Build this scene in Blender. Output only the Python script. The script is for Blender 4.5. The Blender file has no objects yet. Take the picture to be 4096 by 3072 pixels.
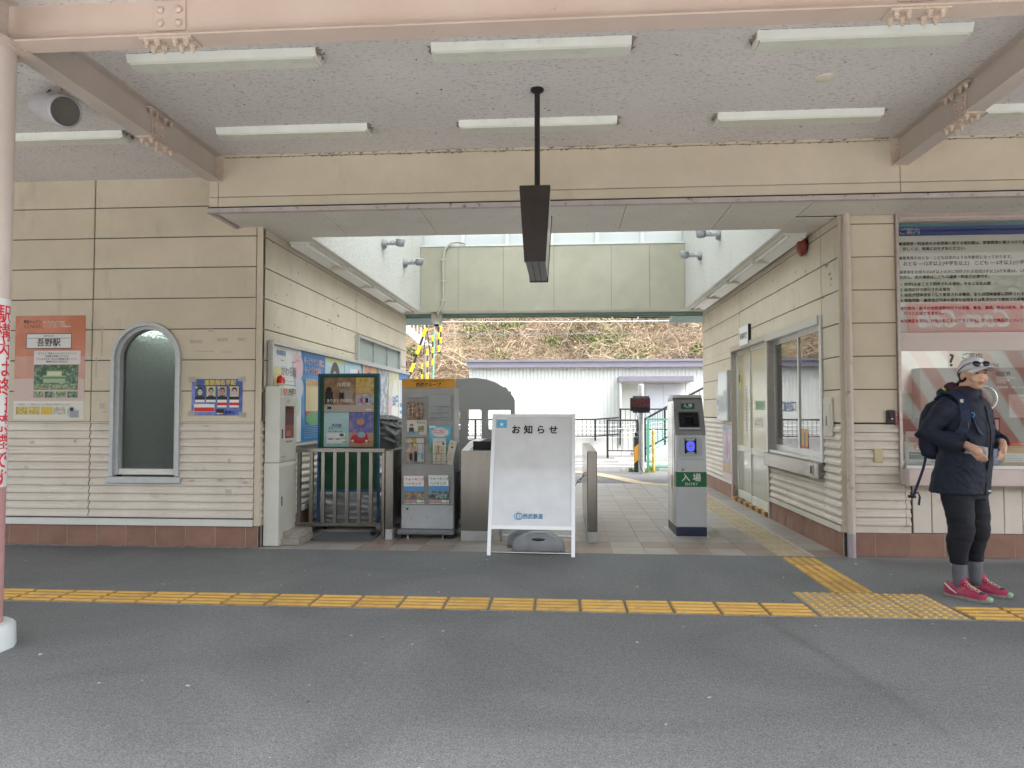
import bpy, bmesh, math, random
from mathutils import Vector, Matrix, noise as mnoise
R = math.radians
random.seed(7)
scene = bpy.context.scene
COL = scene.collection

# ---------------------------------------------------------------- camera, sky, sun, exposure
CAM_H = 1.30
cam = bpy.data.cameras.new('camera'); camo = bpy.data.objects.new('camera', cam); COL.objects.link(camo)
cam.sensor_width = 36.0; cam.lens = 36.0 * 2840.0 / 4096.0
cam.clip_start = 0.05; cam.clip_end = 600.0
camo.location = (0, 0, CAM_H)
camo.rotation_euler = (R(90 + 2.152), 0, R(4.1286))
scene.camera = camo

SUN_EL, SUN_AZ = 58.0, 112.0            # azimuth clockwise from +Y: a veiled sun high on the right
world = bpy.data.worlds.new('World'); scene.world = world; world.use_nodes = True
wn = world.node_tree.nodes; wl = world.node_tree.links
sky = wn.new('ShaderNodeTexSky'); sky.sky_type = 'NISHITA'; sky.sun_disc = False
sky.sun_elevation = R(SUN_EL); sky.sun_rotation = R(SUN_AZ)
sky.air_density = 1.0; sky.dust_density = 3.0; sky.ozone_density = 1.0
hs_ = wn.new('ShaderNodeHueSaturation'); hs_.inputs['Saturation'].default_value = 0.30      # high thin overcast
wl.new(sky.outputs['Color'], hs_.inputs['Color']); wl.new(hs_.outputs['Color'], wn['Background'].inputs['Color']); wn['Background'].inputs['Strength'].default_value = 0.15

sun = bpy.data.lights.new('sun', 'SUN'); sun.energy = 1.3; sun.angle = R(40.0); sun.color = (1.0, 0.95, 0.87)
suno = bpy.data.objects.new('sun', sun); COL.objects.link(suno)
_sd = Vector((math.sin(R(SUN_AZ)) * math.cos(R(SUN_EL)), math.cos(R(SUN_AZ)) * math.cos(R(SUN_EL)), math.sin(R(SUN_EL))))
suno.rotation_euler = _sd.to_track_quat('Z', 'Y').to_euler(); suno.location = (0, -20, 30)

vs = scene.view_settings
vs.view_transform = 'Standard'; vs.look = 'None'; vs.gamma = 1.0; vs.use_curve_mapping = False
vs.exposure = 2.52
scene.render.engine = 'CYCLES'
scene.cycles.max_bounces = 7; scene.cycles.diffuse_bounces = 4; scene.cycles.glossy_bounces = 3
scene.cycles.transmission_bounces = 6; scene.cycles.transparent_max_bounces = 12
scene.cycles.caustics_reflective = False; scene.cycles.caustics_refractive = False
scene.cycles.use_denoising = True; scene.cycles.use_adaptive_sampling = True; scene.cycles.adaptive_threshold = 0.02
scene.cycles.sample_clamp_indirect = 6.0

# ---------------------------------------------------------------- materials
_mats = {}
def srgb(r, g, b):
    f = lambda c: (c / 255 / 12.92) if c / 255 <= 0.04045 else ((c / 255 + 0.055) / 1.055) ** 2.4
    return (f(r), f(g), f(b))
def newmat(name):
    m = bpy.data.materials.new(name); m.use_nodes = True
    nt = m.node_tree; b = nt.nodes['Principled BSDF']
    return m, nt, b
def solid(color, rough=0.6, metal=0.0, spec=0.35, emit=0.0):
    key = ('s', tuple(round(c, 3) for c in color), rough, metal, spec, emit)
    if key in _mats: return _mats[key]
    m, nt, b = newmat('plain_%d' % len(_mats))
    b.inputs['Base Color'].default_value = (*color, 1); b.inputs['Roughness'].default_value = rough
    b.inputs['Metallic'].default_value = metal; b.inputs['Specular IOR Level'].default_value = spec
    if emit:
        b.inputs['Emission Color'].default_value = (*color, 1); b.inputs['Emission Strength'].default_value = emit
    _mats[key] = m; return m
def N(nt, kind, **kw):
    n = nt.nodes.new(kind)
    for k, v in kw.items():
        if k in n.inputs.keys(): n.inputs[k].default_value = v
        else: setattr(n, k, v)
    return n
def coords(nt, scale=(1, 1, 1), world_space=True):
    if world_space:
        c = nt.nodes.new('ShaderNodeNewGeometry').outputs['Position']
    else:
        c = nt.nodes.new('ShaderNodeTexCoord').outputs['Object']
    mp = N(nt, 'ShaderNodeMapping'); mp.inputs['Scale'].default_value = scale
    nt.links.new(c, mp.inputs['Vector']); return mp.outputs['Vector']
def ramp(nt, fac, stops):
    r = nt.nodes.new('ShaderNodeValToRGB'); nt.links.new(fac, r.inputs['Fac'])
    while len(r.color_ramp.elements) < len(stops): r.color_ramp.elements.new(0.5)
    for e, (p, c) in zip(r.color_ramp.elements, stops):
        e.position = p; e.color = (*c, 1) if len(c) == 3 else c
    return r.outputs['Color']
def mix(nt, fac, a, b, mode='MIX'):
    m = nt.nodes.new('ShaderNodeMix'); m.data_type = 'RGBA'; m.blend_type = mode
    for sock, v in ((m.inputs[0], fac), (m.inputs[6], a), (m.inputs[7], b)):
        if hasattr(v, 'is_linked') or hasattr(v, 'links'): nt.links.new(v, sock)
        elif isinstance(v, (int, float)): sock.default_value = v
        else: sock.default_value = (*v, 1) if len(v) == 3 else v
    return m.outputs[2]
def bump(nt, b, height, strength=0.3, dist=0.01):
    bp = N(nt, 'ShaderNodeBump', Strength=strength, Distance=dist)
    nt.links.new(height, bp.inputs['Height']); nt.links.new(bp.outputs['Normal'], b.inputs['Normal'])
def mottled(name, c1, c2, scale=3.0, rough=0.6, bumps=0.0, bscale=80.0, bdist=0.004, stretch=(1, 1, 1), metal=0.0, spec=0.35,
            dirt=None, dirt_scale=(6, 6, 1.2), dirt_at=(0.60, 0.75), dirt_amt=0.5, per_object=0.0):
    m, nt, b = newmat(name)
    v = coords(nt, stretch)
    n = N(nt, 'ShaderNodeTexNoise', Scale=scale, Detail=6.0, Roughness=0.6); nt.links.new(v, n.inputs['Vector'])
    col = ramp(nt, n.outputs['Fac'], [(0.3, c1), (0.7, c2)])
    if dirt:
        v2 = coords(nt, dirt_scale)
        n2 = N(nt, 'ShaderNodeTexNoise', Scale=1.0, Detail=7.0, Roughness=0.65); nt.links.new(v2, n2.inputs['Vector'])
        f = ramp(nt, n2.outputs['Fac'], [(dirt_at[0], (0, 0, 0)), (dirt_at[1], (dirt_amt,) * 3)])
        col = mix(nt, f, col, dirt)
    if per_object:
        oi = nt.nodes.new('ShaderNodeObjectInfo')
        f = ramp(nt, oi.outputs['Random'], [(0, (1 - per_object,) * 3), (1, (1 + per_object,) * 3)])
        col = mix(nt, 1.0, col, f, 'MULTIPLY')
    nt.links.new(col, b.inputs['Base Color'])
    b.inputs['Roughness'].default_value = rough; b.inputs['Metallic'].default_value = metal; b.inputs['Specular IOR Level'].default_value = spec
    if bumps:
        n3 = N(nt, 'ShaderNodeTexNoise', Scale=bscale, Detail=3.0); nt.links.new(coords(nt), n3.inputs['Vector'])
        bump(nt, b, n3.outputs['Fac'], bumps, bdist)
    return m
def photo(c1, c2, c3, scale=18.0, c4=None):
    key = ('p', c1, c2, c3, scale, c4)
    if key in _mats: return _mats[key]
    m, nt, b = newmat('print_%d' % len(_mats))
    v = coords(nt)
    n = N(nt, 'ShaderNodeTexNoise', Scale=scale, Detail=5.0, Roughness=0.65); nt.links.new(v, n.inputs['Vector'])
    st = [(0.30, c1), (0.48, c2), (0.62, c3)] + ([(0.70, c4)] if c4 else [])
    nt.links.new(ramp(nt, n.outputs['Fac'], st), b.inputs['Base Color'])
    b.inputs['Roughness'].default_value = 0.35
    _mats[key] = m; return m

M = {}
CREAM = (0.56, 0.485, 0.375)
M['siding'] = mottled('siding_cream', (0.55, 0.48, 0.375), (0.64, 0.565, 0.455), 2.2, 0.55, 0.08, 120, 0.002, dirt=(0.27, 0.22, 0.17), dirt_scale=(4, 4, 1.6), dirt_at=(0.58, 0.80), dirt_amt=0.42, per_object=0.03)
M['ribs'] = mottled('siding_ribbed', (0.58, 0.52, 0.45), (0.68, 0.62, 0.55), 3.0, 0.5, 0.05, 120, 0.002, dirt=(0.24, 0.20, 0.17), dirt_scale=(5, 5, 9), dirt_at=(0.60, 0.74), dirt_amt=0.5, per_object=0.03)
M['joint'] = mottled('joint_dirt', (0.03, 0.026, 0.022), (0.10, 0.085, 0.07), 25, 0.9)
M['plinth'] = mottled('plinth_tile', (0.23, 0.125, 0.09), (0.31, 0.175, 0.13), 5.0, 0.55, 0.35, 160, 0.003, dirt=(0.42, 0.36, 0.32), dirt_scale=(3, 3, 6), dirt_at=(0.62, 0.8), dirt_amt=0.35, per_object=0.06)
M['mortar'] = mottled('edge_mortar', (0.18, 0.175, 0.165), (0.27, 0.26, 0.245), 20, 0.9, dirt=(0.12, 0.12, 0.115), dirt_scale=(8, 8, 8), dirt_at=(0.45, 0.6), dirt_amt=0.9)
M['grout'] = mottled('grout', (0.36, 0.33, 0.31), (0.5, 0.47, 0.45), 12, 0.85)
M['beam'] = mottled('beam_paint', (0.56, 0.44, 0.38), (0.63, 0.515, 0.45), 2.0, 0.5, 0.04, 60, 0.002, dirt=(0.16, 0.13, 0.11), dirt_scale=(9, 9, 9), dirt_at=(0.66, 0.80), dirt_amt=0.6)
M['beam_grey'] = mottled('cross_beam_paint', (0.50, 0.435, 0.385), (0.57, 0.50, 0.45), 2.0, 0.5, 0.04, 60, 0.002, dirt=(0.16, 0.13, 0.11), dirt_scale=(9, 9, 9), dirt_at=(0.64, 0.78), dirt_amt=0.6)
M['beam_dirty'] = mottled('beam_plate', (0.55, 0.44, 0.36), (0.64, 0.53, 0.44), 6.0, 0.6, dirt=(0.12, 0.09, 0.07), dirt_scale=(40, 40, 40), dirt_at=(0.56, 0.68), dirt_amt=0.7)
M['soffit'] = mottled('soffit_panel', (0.62, 0.585, 0.52), (0.70, 0.665, 0.60), 2.5, 0.5, dirt=(0.30, 0.26, 0.21), dirt_scale=(3, 3, 3), dirt_at=(0.62, 0.85), dirt_amt=0.4)
M['rearbeam'] = mottled('well_panel', (0.36, 0.335, 0.26), (0.42, 0.395, 0.315), 2.0, 0.55, dirt=(0.3, 0.28, 0.22), dirt_scale=(6, 6, 1.5), dirt_at=(0.62, 0.8), dirt_amt=0.3)
M['white_trim'] = mottled('painted_trim', (0.62, 0.62, 0.585), (0.70, 0.70, 0.665), 4, 0.45, dirt=(0.4, 0.36, 0.31), dirt_scale=(12, 12, 12), dirt_at=(0.62, 0.78), dirt_amt=0.4)
M['mint'] = mottled('mint_steel', (0.20, 0.31, 0.27), (0.25, 0.37, 0.33), 5, 0.5)
M['alu'] = mottled('aluminium', (0.52, 0.53, 0.54), (0.62, 0.63, 0.64), 30, 0.35, metal=0.65)
M['alu_frame'] = mottled('window_frame', (0.46, 0.48, 0.50), (0.53, 0.55, 0.57), 20, 0.45, metal=0.2)
M['alu_warm'] = mottled('aluminium_aged', (0.43, 0.38, 0.36), (0.52, 0.47, 0.45), 20, 0.4, metal=0.55)
M['steel'] = mottled('brushed_stainless', (0.19, 0.178, 0.165), (0.30, 0.28, 0.26), 2.2, 0.24, 0.03, 300, 0.001, stretch=(1, 1, 0.15), metal=0.9, dirt=(0.25, 0.22, 0.19), dirt_scale=(5, 5, 2), dirt_at=(0.6, 0.8), dirt_amt=0.5)
M['pipe'] = mottled('galvanised', (0.42, 0.43, 0.43), (0.55, 0.56, 0.56), 14, 0.4, metal=0.5, dirt=(0.25, 0.22, 0.2), dirt_scale=(8, 8, 3))
M['fixture'] = mottled('fixture_enamel', (0.68, 0.70, 0.66), (0.78, 0.80, 0.76), 5, 0.4, dirt=(0.42, 0.40, 0.33), dirt_scale=(14, 14, 14), dirt_at=(0.60, 0.75), dirt_amt=0.45)
M['fixture_lens'] = mottled('fixture_diffuser', (0.60, 0.62, 0.54), (0.68, 0.70, 0.62), 6, 0.35, dirt=(0.40, 0.38, 0.29), dirt_scale=(8, 14, 14), dirt_at=(0.58, 0.75), dirt_amt=0.5)
M['black'] = solid((0.014, 0.014, 0.016), 0.45)
M['cobweb'] = mottled('cobweb_dust', (0.16, 0.13, 0.10), (0.34, 0.29, 0.23), 60, 0.95)

def ceiling_mat():
    m, nt, b = newmat('ceiling_board')
    n1 = N(nt, 'ShaderNodeTexNoise', Scale=1.0, Detail=2.0, Roughness=0.5, Distortion=0.6); nt.links.new(coords(nt, (30, 105, 60)), n1.inputs['Vector'])
    spot = ramp(nt, n1.outputs['Fac'], [(0.355, (1, 1, 1)), (0.415, (0, 0, 0))])
    n2 = N(nt, 'ShaderNodeTexNoise', Scale=0.9, Detail=4.0); nt.links.new(coords(nt), n2.inputs['Vector'])
    base = ramp(nt, n2.outputs['Fac'], [(0.3, (0.62, 0.59, 0.57)), (0.7, (0.71, 0.68, 0.66))])
    n4 = N(nt, 'ShaderNodeTexNoise', Scale=1.3, Detail=3.0); nt.links.new(coords(nt, (1, 1, 1)), n4.inputs['Vector'])
    amt = ramp(nt, n4.outputs['Fac'], [(0.35, (0.55,) * 3), (0.65, (1.0,) * 3)])
    f = mix(nt, 1.0, spot, amt, 'MULTIPLY')
    col = mix(nt, f, base, (0.36, 0.345, 0.335))
    n5 = N(nt, 'ShaderNodeTexNoise', Scale=22.0, Detail=1.0); nt.links.new(coords(nt), n5.inputs['Vector'])
    fly = ramp(nt, n5.outputs['Fac'], [(0.775, (0, 0, 0)), (0.79, (0.9,) * 3)])
    col = mix(nt, fly, col, (0.04, 0.035, 0.03))
    nt.links.new(col, b.inputs['Base Color']); b.inputs['Roughness'].default_value = 0.9
    n3 = N(nt, 'ShaderNodeTexNoise', Scale=1.0, Detail=3.0); nt.links.new(coords(nt, (34, 120, 60)), n3.inputs['Vector'])
    bump(nt, b, n3.outputs['Fac'], 0.25, 0.006)
    return m
M['ceiling'] = ceiling_mat()

def stucco_mat():
    m, nt, b = newmat('well_stucco')
    n1 = N(nt, 'ShaderNodeTexNoise', Scale=38.0, Detail=3.0, Roughness=0.6); nt.links.new(coords(nt), n1.inputs['Vector'])
    col = ramp(nt, n1.outputs['Fac'], [(0.36, (0.40, 0.38, 0.345)), (0.48, (0.49, 0.475, 0.445)), (0.7, (0.54, 0.525, 0.50))])
    n2 = N(nt, 'ShaderNodeTexNoise', Scale=1.0, Detail=4.0); nt.links.new(coords(nt, (3, 3, 1.2)), n2.inputs['Vector'])
    col = mix(nt, ramp(nt, n2.outputs['Fac'], [(0.58, (0, 0, 0)), (0.75, (0.35,) * 3)]), col, (0.42, 0.38, 0.31))
    nt.links.new(col, b.inputs['Base Color']); b.inputs['Roughness'].default_value = 0.9
    bump(nt, b, n1.outputs['Fac'], 0.5, 0.01)
    return m
M['stucco'] = stucco_mat()

def asphalt_mat(name, lo, hi, tint, stain=True):
    m, nt, b = newmat(name)
    n1 = N(nt, 'ShaderNodeTexNoise', Scale=0.8, Detail=7.0, Roughness=0.62, Distortion=0.8); nt.links.new(coords(nt), n1.inputs['Vector'])
    base = ramp(nt, n1.outputs['Fac'], [(0.34, lo), (0.66, hi)])
    n2 = N(nt, 'ShaderNodeTexNoise', Scale=120.0, Detail=3.0, Roughness=0.7); nt.links.new(coords(nt), n2.inputs['Vector'])
    gr = ramp(nt, n2.outputs['Fac'], [(0.30, (0.5,) * 3), (0.5, (1.0,) * 3), (0.70, (1.65,) * 3)])
    col = mix(nt, 1.0, base, gr, 'MULTIPLY')
    n3 = N(nt, 'ShaderNodeTexNoise', Scale=36.0, Detail=3.0, Roughness=0.6); nt.links.new(coords(nt), n3.inputs['Vector'])
    col = mix(nt, 1.0, col, ramp(nt, n3.outputs['Fac'], [(0.3, (0.85,) * 3), (0.7, (1.15,) * 3)]), 'MULTIPLY')
    n4 = N(nt, 'ShaderNodeTexNoise', Scale=16.0, Detail=1.5); nt.links.new(coords(nt), n4.inputs['Vector'])
    fl = ramp(nt, n4.outputs['Fac'], [(0.765, (0, 0, 0)), (0.78, (0.9,) * 3)])
    col = mix(nt, fl, col, (0.55, 0.54, 0.52))
    if stain:                                    # trodden diagonal streak and the dusty strip along the ticket-office plinth
        g = nt.nodes.new('ShaderNodeNewGeometry'); sx = nt.nodes.new('ShaderNodeSeparateXYZ'); nt.links.new(g.outputs['Position'], sx.inputs[0])
        def mth(op, a, bb=None, c=None):
            q = nt.nodes.new('ShaderNodeMath'); q.operation = op
            for i, v in enumerate((a, bb, c)):
                if v is None: continue
                if isinstance(v, (int, float)): q.inputs[i].default_value = v
                else: nt.links.new(v, q.inputs[i])
            return q.outputs[0]
        wob = N(nt, 'ShaderNodeTexNoise', Scale=2.5, Detail=4.0); nt.links.new(coords(nt), wob.inputs['Vector'])
        line = mth('MULTIPLY_ADD', sx.outputs['Y'], 0.185, sx.outputs['X'])
        dx = mth('ABSOLUTE', mth('ADD', mth('SUBTRACT', line, 2.11), mth('MULTIPLY_ADD', wob.outputs['Fac'], 0.12, -0.06)))
        band = ramp(nt, dx, [(0.0, (1, 1, 1)), (0.065, (0, 0, 0))])
        lim = ramp(nt, mth('MULTIPLY', sx.outputs['Y'], 0.1), [(0.22, (0, 0, 0)), (0.32, (0.22,) * 3), (0.43, (0.42,) * 3), (0.462, (0, 0, 0))])
        col = mix(nt, mix(nt, 1.0, band, lim, 'MULTIPLY'), col, (0.072, 0.07, 0.06))
        dust = ramp(nt, mth('ADD', sx.outputs['Y'], mth('MULTIPLY_ADD', wob.outputs['Fac'], 0.25, -0.125 - 6.0)), [(0.33, (0, 0, 0)), (0.55, (0.75,) * 3)])
        right = ramp(nt, mth('SUBTRACT', sx.outputs['X'], 2.0), [(0.45, (0, 0, 0)), (0.6, (1, 1, 1))])
        col = mix(nt, mix(nt, 1.0, dust, right, 'MULTIPLY'), col, (0.30, 0.30, 0.29))
    col = mix(nt, 1.0, col, tint, 'MULTIPLY')
    nt.links.new(col, b.inputs['Base Color']); b.inputs['Roughness'].default_value = 0.8; b.inputs['Specular IOR Level'].default_value = 0.3
    bump(nt, b, n2.outputs['Fac'], 0.55, 0.004)
    return m
M['asphalt'] = asphalt_mat('platform_asphalt', (0.122, 0.128, 0.129), (0.168, 0.173, 0.174), (1, 1, 1))
M['road'] = asphalt_mat('road_asphalt', (0.10, 0.10, 0.10), (0.15, 0.148, 0.145), (1, 1, 1), False)
M['tactile'] = mottled('tactile_yellow', (0.50, 0.29, 0.06), (0.62, 0.39, 0.11), 6, 0.6, 0.2, 120, 0.002, dirt=(0.24, 0.19, 0.13), dirt_scale=(9, 9, 9), dirt_at=(0.52, 0.72), dirt_amt=0.65, per_object=0.10)
M['tactile_base'] = mottled('tactile_groove', (0.37, 0.21, 0.05), (0.48, 0.28, 0.065), 8, 0.7, 0.2, 120, 0.002, dirt=(0.17, 0.14, 0.10), dirt_scale=(7, 7, 7), dirt_at=(0.48, 0.7), dirt_amt=0.75, per_object=0.10)
M['tactile_dots'] = mottled('tactile_dot_tile', (0.30, 0.25, 0.15), (0.40, 0.32, 0.17), 9, 0.6, 0.2, 120, 0.002, dirt=(0.30, 0.26, 0.21), dirt_scale=(12, 12, 12), dirt_at=(0.48, 0.66), dirt_amt=0.8)
M['tactile_beige'] = mottled('tactile_beige', (0.36, 0.285, 0.18), (0.42, 0.34, 0.23), 6, 0.6, dirt=(0.25, 0.2, 0.15), dirt_scale=(9, 9, 9), dirt_amt=0.4, per_object=0.05)
for i, (a, b_) in enumerate((((0.27, 0.245, 0.225), (0.32, 0.295, 0.27)), ((0.22, 0.165, 0.14), (0.28, 0.215, 0.18)), ((0.30, 0.27, 0.235), (0.35, 0.32, 0.28)))):
    M['tile%d' % i] = mottled('floor_tile_%d' % i, a, b_, 5, 0.42, 0.12, 140, 0.001, dirt=(0.17, 0.15, 0.13), dirt_scale=(2.5, 2.5, 1), dirt_at=(0.58, 0.8), dirt_amt=0.35, per_object=0.06)

def glass_mat(name, tint, refl=0.22, rough=0.02):
    m, nt, b = newmat(name); nt.nodes.remove(b)
    out = nt.nodes['Material Output']
    tr = N(nt, 'ShaderNodeBsdfTransparent'); tr.inputs[0].default_value = (*tint, 1)
    gl = N(nt, 'ShaderNodeBsdfGlossy'); gl.inputs['Roughness'].default_value = rough; gl.inputs[0].default_value = (1, 1, 1, 1)
    fr = N(nt, 'ShaderNodeFresnel', IOR=1.42)
    mt = nt.nodes.new('ShaderNodeMath'); mt.operation = 'ADD'; mt.use_clamp = True; mt.inputs[1].default_value = refl
    nt.links.new(fr.outputs[0], mt.inputs[0])
    mx = nt.nodes.new('ShaderNodeMixShader'); nt.links.new(mt.outputs[0], mx.inputs[0]); nt.links.new(tr.outputs[0], mx.inputs[1]); nt.links.new(gl.outputs[0], mx.inputs[2])
    nt.links.new(mx.outputs[0], out.inputs[0]); return m
M['glass'] = glass_mat('window_glass', (0.98, 0.99, 0.98), 0.035)
M['glass_office'] = glass_mat('office_glass', (0.80, 0.88, 0.85), 0.16)
def frosted(name, col, trans, rough=0.35, bumps=0.0):
    m, nt, b = newmat(name)
    out = nt.nodes['Material Output']
    b.inputs['Base Color'].default_value = (*col, 1); b.inputs['Roughness'].default_value = rough
    if bumps:
        n3 = N(nt, 'ShaderNodeTexNoise', Scale=26.0, Detail=3.0); nt.links.new(coords(nt), n3.inputs['Vector'])
        bump(nt, b, n3.outputs['Fac'], bumps, 0.02)
    tl = N(nt, 'ShaderNodeBsdfTranslucent'); tl.inputs[0].default_value = (0.85, 0.9, 0.9, 1)
    tp = N(nt, 'ShaderNodeBsdfTransparent'); tp.inputs[0].default_value = (0.85, 0.9, 0.9, 1)
    m1 = nt.nodes.new('ShaderNodeMixShader'); m1.inputs[0].default_value = 0.45; nt.links.new(tl.outputs[0], m1.inputs[1]); nt.links.new(tp.outputs[0], m1.inputs[2])
    m2 = nt.nodes.new('ShaderNodeMixShader'); m2.inputs[0].default_value = trans; nt.links.new(b.outputs[0], m2.inputs[1]); nt.links.new(m1.outputs[0], m2.inputs[2])
    nt.links.new(m2.outputs[0], out.inputs[0]); return m
M['clerestory'] = frosted('wired_glass', (0.6, 0.63, 0.63), 0.93, 0.2)
M['added_skylight'] = frosted('added_skylight_sheet', (0.7, 0.72, 0.72), 0.85, 0.4)
M['arch_glass'] = frosted('figured_glass', (0.13, 0.155, 0.145), 0.05, 0.22, 0.55)
_m = M['arch_glass']; _nt = _m.node_tree
_rf = N(_nt, 'ShaderNodeBsdfRefraction', Roughness=0.30, IOR=1.12); _rf.inputs[0].default_value = (0.84, 0.90, 0.88, 1)
_nz = N(_nt, 'ShaderNodeTexNoise', Scale=30.0, Detail=4.0); _nt.links.new(coords(_nt), _nz.inputs['Vector']); _bp = N(_nt, 'ShaderNodeBump', Strength=0.6, Distance=0.03); _nt.links.new(_nz.outputs['Fac'], _bp.inputs['Height']); _nt.links.new(_bp.outputs['Normal'], _rf.inputs['Normal'])
_mx = _nt.nodes.new('ShaderNodeMixShader'); _mx.inputs[0].default_value = 0.5
_o = _nt.nodes['Material Output']; _prev = _o.inputs[0].links[0].from_socket
_nt.links.new(_prev, _mx.inputs[1]); _nt.links.new(_rf.outputs[0], _mx.inputs[2]); _nt.links.new(_mx.outputs[0], _o.inputs[0])
M['small_glass'] = frosted('frosted_pane', (0.36, 0.43, 0.42), 0.15, 0.3, 0.1)

# ---------------------------------------------------------------- mesh helpers
class MB:
    def __init__(s): s.v = []; s.f = []; s.m = []; s.mats = [None]
    def mi(s, mat):
        if mat is None: return 0
        if mat not in s.mats: s.mats.append(mat)
        return s.mats.index(mat)
    def add(s, vs_, fs, mat=None):
        o = len(s.v); k = s.mi(mat); s.v += [tuple(p) for p in vs_]
        for f in fs: s.f.append([i + o for i in f]); s.m.append(k)
        return s
    def box(s, x0, x1, y0, y1, z0, z1, mat=None, bev=0.0):
        if x0 > x1: x0, x1 = x1, x0
        if y0 > y1: y0, y1 = y1, y0
        if z0 > z1: z0, z1 = z1, z0
        if bev <= 0:
            vs_ = [(x0, y0, z0), (x1, y0, z0), (x1, y1, z0), (x0, y1, z0), (x0, y0, z1), (x1, y0, z1), (x1, y1, z1), (x0, y1, z1)]
            return s.add(vs_, [(0, 3, 2, 1), (4, 5, 6, 7), (0, 1, 5, 4), (1, 2, 6, 5), (2, 3, 7, 6), (3, 0, 4, 7)], mat)
        bev = min(bev, (x1 - x0) * .45, (y1 - y0) * .45, (z1 - z0) * .45)
        c = Vector(((x0 + x1) / 2, (y0 + y1) / 2, (z0 + z1) / 2)); h = Vector(((x1 - x0) / 2, (y1 - y0) / 2, (z1 - z0) / 2))
        bm = bmesh.new(); bmesh.ops.create_cube(bm, size=2.0)
        for v in bm.verts: v.co = Vector((v.co.x * h.x, v.co.y * h.y, v.co.z * h.z)) + c
        bmesh.ops.bevel(bm, geom=bm.edges[:], offset=bev, segments=1, affect='EDGES')
        return s.bm(bm, mat)
    def bm(s, bm, mat=None):
        bm.verts.index_update()
        s.add([v.co[:] for v in bm.verts], [[v.index for v in f.verts] for f in bm.faces], mat); bm.free(); return s
    def poly(s, pts, mat=None): return s.add(pts, [list(range(len(pts)))], mat)
    def prism(s, pts, d, mat=None):
        n = len(pts); d = Vector(d); a = [Vector(p) for p in pts]; b = [p + d for p in a]
        fs = [list(range(n))[::-1], list(range(n, 2 * n))] + [(i, (i + 1) % n, n + (i + 1) % n, n + i) for i in range(n)]
        return s.add(a + b, fs, mat)
    def rings(s, rings, mat=None, close=True, caps=True):
        n = len(rings[0]); vs_ = [p for r in rings for p in r]; fs = []
        for i in range(len(rings) - 1):
            for j in range(n if close else n - 1):
                fs.append((i * n + j, i * n + (j + 1) % n, (i + 1) * n + (j + 1) % n, (i + 1) * n + j))
        if caps and close:
            fs.append(list(range(n))[::-1]); fs.append([(len(rings) - 1) * n + j for j in range(n)])
        return s.add(vs_, fs, mat)
    def tube(s, pts, r, seg=8, mat=None, caps=True):
        pts = [Vector(p) for p in pts]; rs = r if isinstance(r, (list, tuple)) else [r] * len(pts)
        rings = []; up = Vector((0, 0, 1)); prev = None
        for i, p in enumerate(pts):
            t = (pts[min(i + 1, len(pts) - 1)] - pts[max(i - 1, 0)]).normalized()
            if prev is None:
                a = t.cross(up)
                if a.length < 1e-3: a = t.cross(Vector((1, 0, 0)))
            else: a = prev - t * prev.dot(t)
            a.normalize(); b = t.cross(a); prev = a
            rings.append([p + (a * math.cos(2 * math.pi * k / seg) + b * math.sin(2 * math.pi * k / seg)) * rs[i] for k in range(seg)])
        return s.rings(rings, mat, True, caps)
    def lathe(s, c, axis, prof, seg=20, mat=None, caps=True):
        c = Vector(c); ax = Vector(axis).normalized(); a = ax.orthogonal().normalized(); b = ax.cross(a)
        return s.rings([[c + ax * h + (a * math.cos(2 * math.pi * k / seg) + b * math.sin(2 * math.pi * k / seg)) * r for k in range(seg)] for r, h in prof], mat, True, caps)
    def ellipsoid(s, c, rad, mat=None, seg=16, rows=10, M3=None):
        c = Vector(c); rings = []
        for i in range(rows + 1):
            th = -math.pi / 2 + math.pi * i / rows; cr = max(math.cos(th), 0.02)
            ring = []
            for k in range(seg):
                p = Vector((rad[0] * cr * math.cos(2 * math.pi * k / seg), rad[1] * cr * math.sin(2 * math.pi * k / seg), rad[2] * math.sin(th)))
                ring.append(c + (M3 @ p if M3 else p))
            rings.append(ring)
        return s.rings(rings, mat)
def mesh_of(name, mb, mat=None, smooth=False):
    me = bpy.data.meshes.new(name); me.from_pydata(mb.v, [], mb.f)
    for x in mb.mats: me.materials.append(x if x else mat)
    if len(mb.mats) > 1: me.polygons.foreach_set('material_index', mb.m)
    if smooth is True: me.polygons.foreach_set('use_smooth', [True] * len(me.polygons))
    me.update()
    if smooth == 'auto':
        me.polygons.foreach_set('use_smooth', [True] * len(me.polygons)); me.set_sharp_from_angle(angle=R(35))
    return me
def link(name, me, parent=None, loc=None):
    o = bpy.data.objects.new(name, me); COL.objects.link(o)
    if loc is not None: o.location = loc
    if parent is not None:
        o.parent = parent
        o.matrix_parent_inverse = WM(parent).inverted()
    return o
def WM(o):
    if o is None: return Matrix.Identity(4)
    return WM(o.parent) @ o.matrix_parent_inverse @ Matrix.LocRotScale(o.location, o.rotation_euler, o.scale) if o.parent else Matrix.LocRotScale(o.location, o.rotation_euler, o.scale)
def part(name, mb, mat=None, parent=None, smooth=False): return link(name, mesh_of(name, mb, mat, smooth), parent)
def tag(o, label, cat, group=None):
    o['label'] = label; o['category'] = cat
    if group: o['group'] = group
    return o
def thing(name, label, cat, loc=(0, 0, 0), group=None):
    o = bpy.data.objects.new(name, None); COL.objects.link(o); o.location = loc; o.empty_display_size = 0.1
    return tag(o, label, cat, group)
def struct(name, mb, mat=None, smooth=False, kind='structure'):
    o = part(name, mb, mat, None, smooth); o['kind'] = kind; return o

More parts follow.
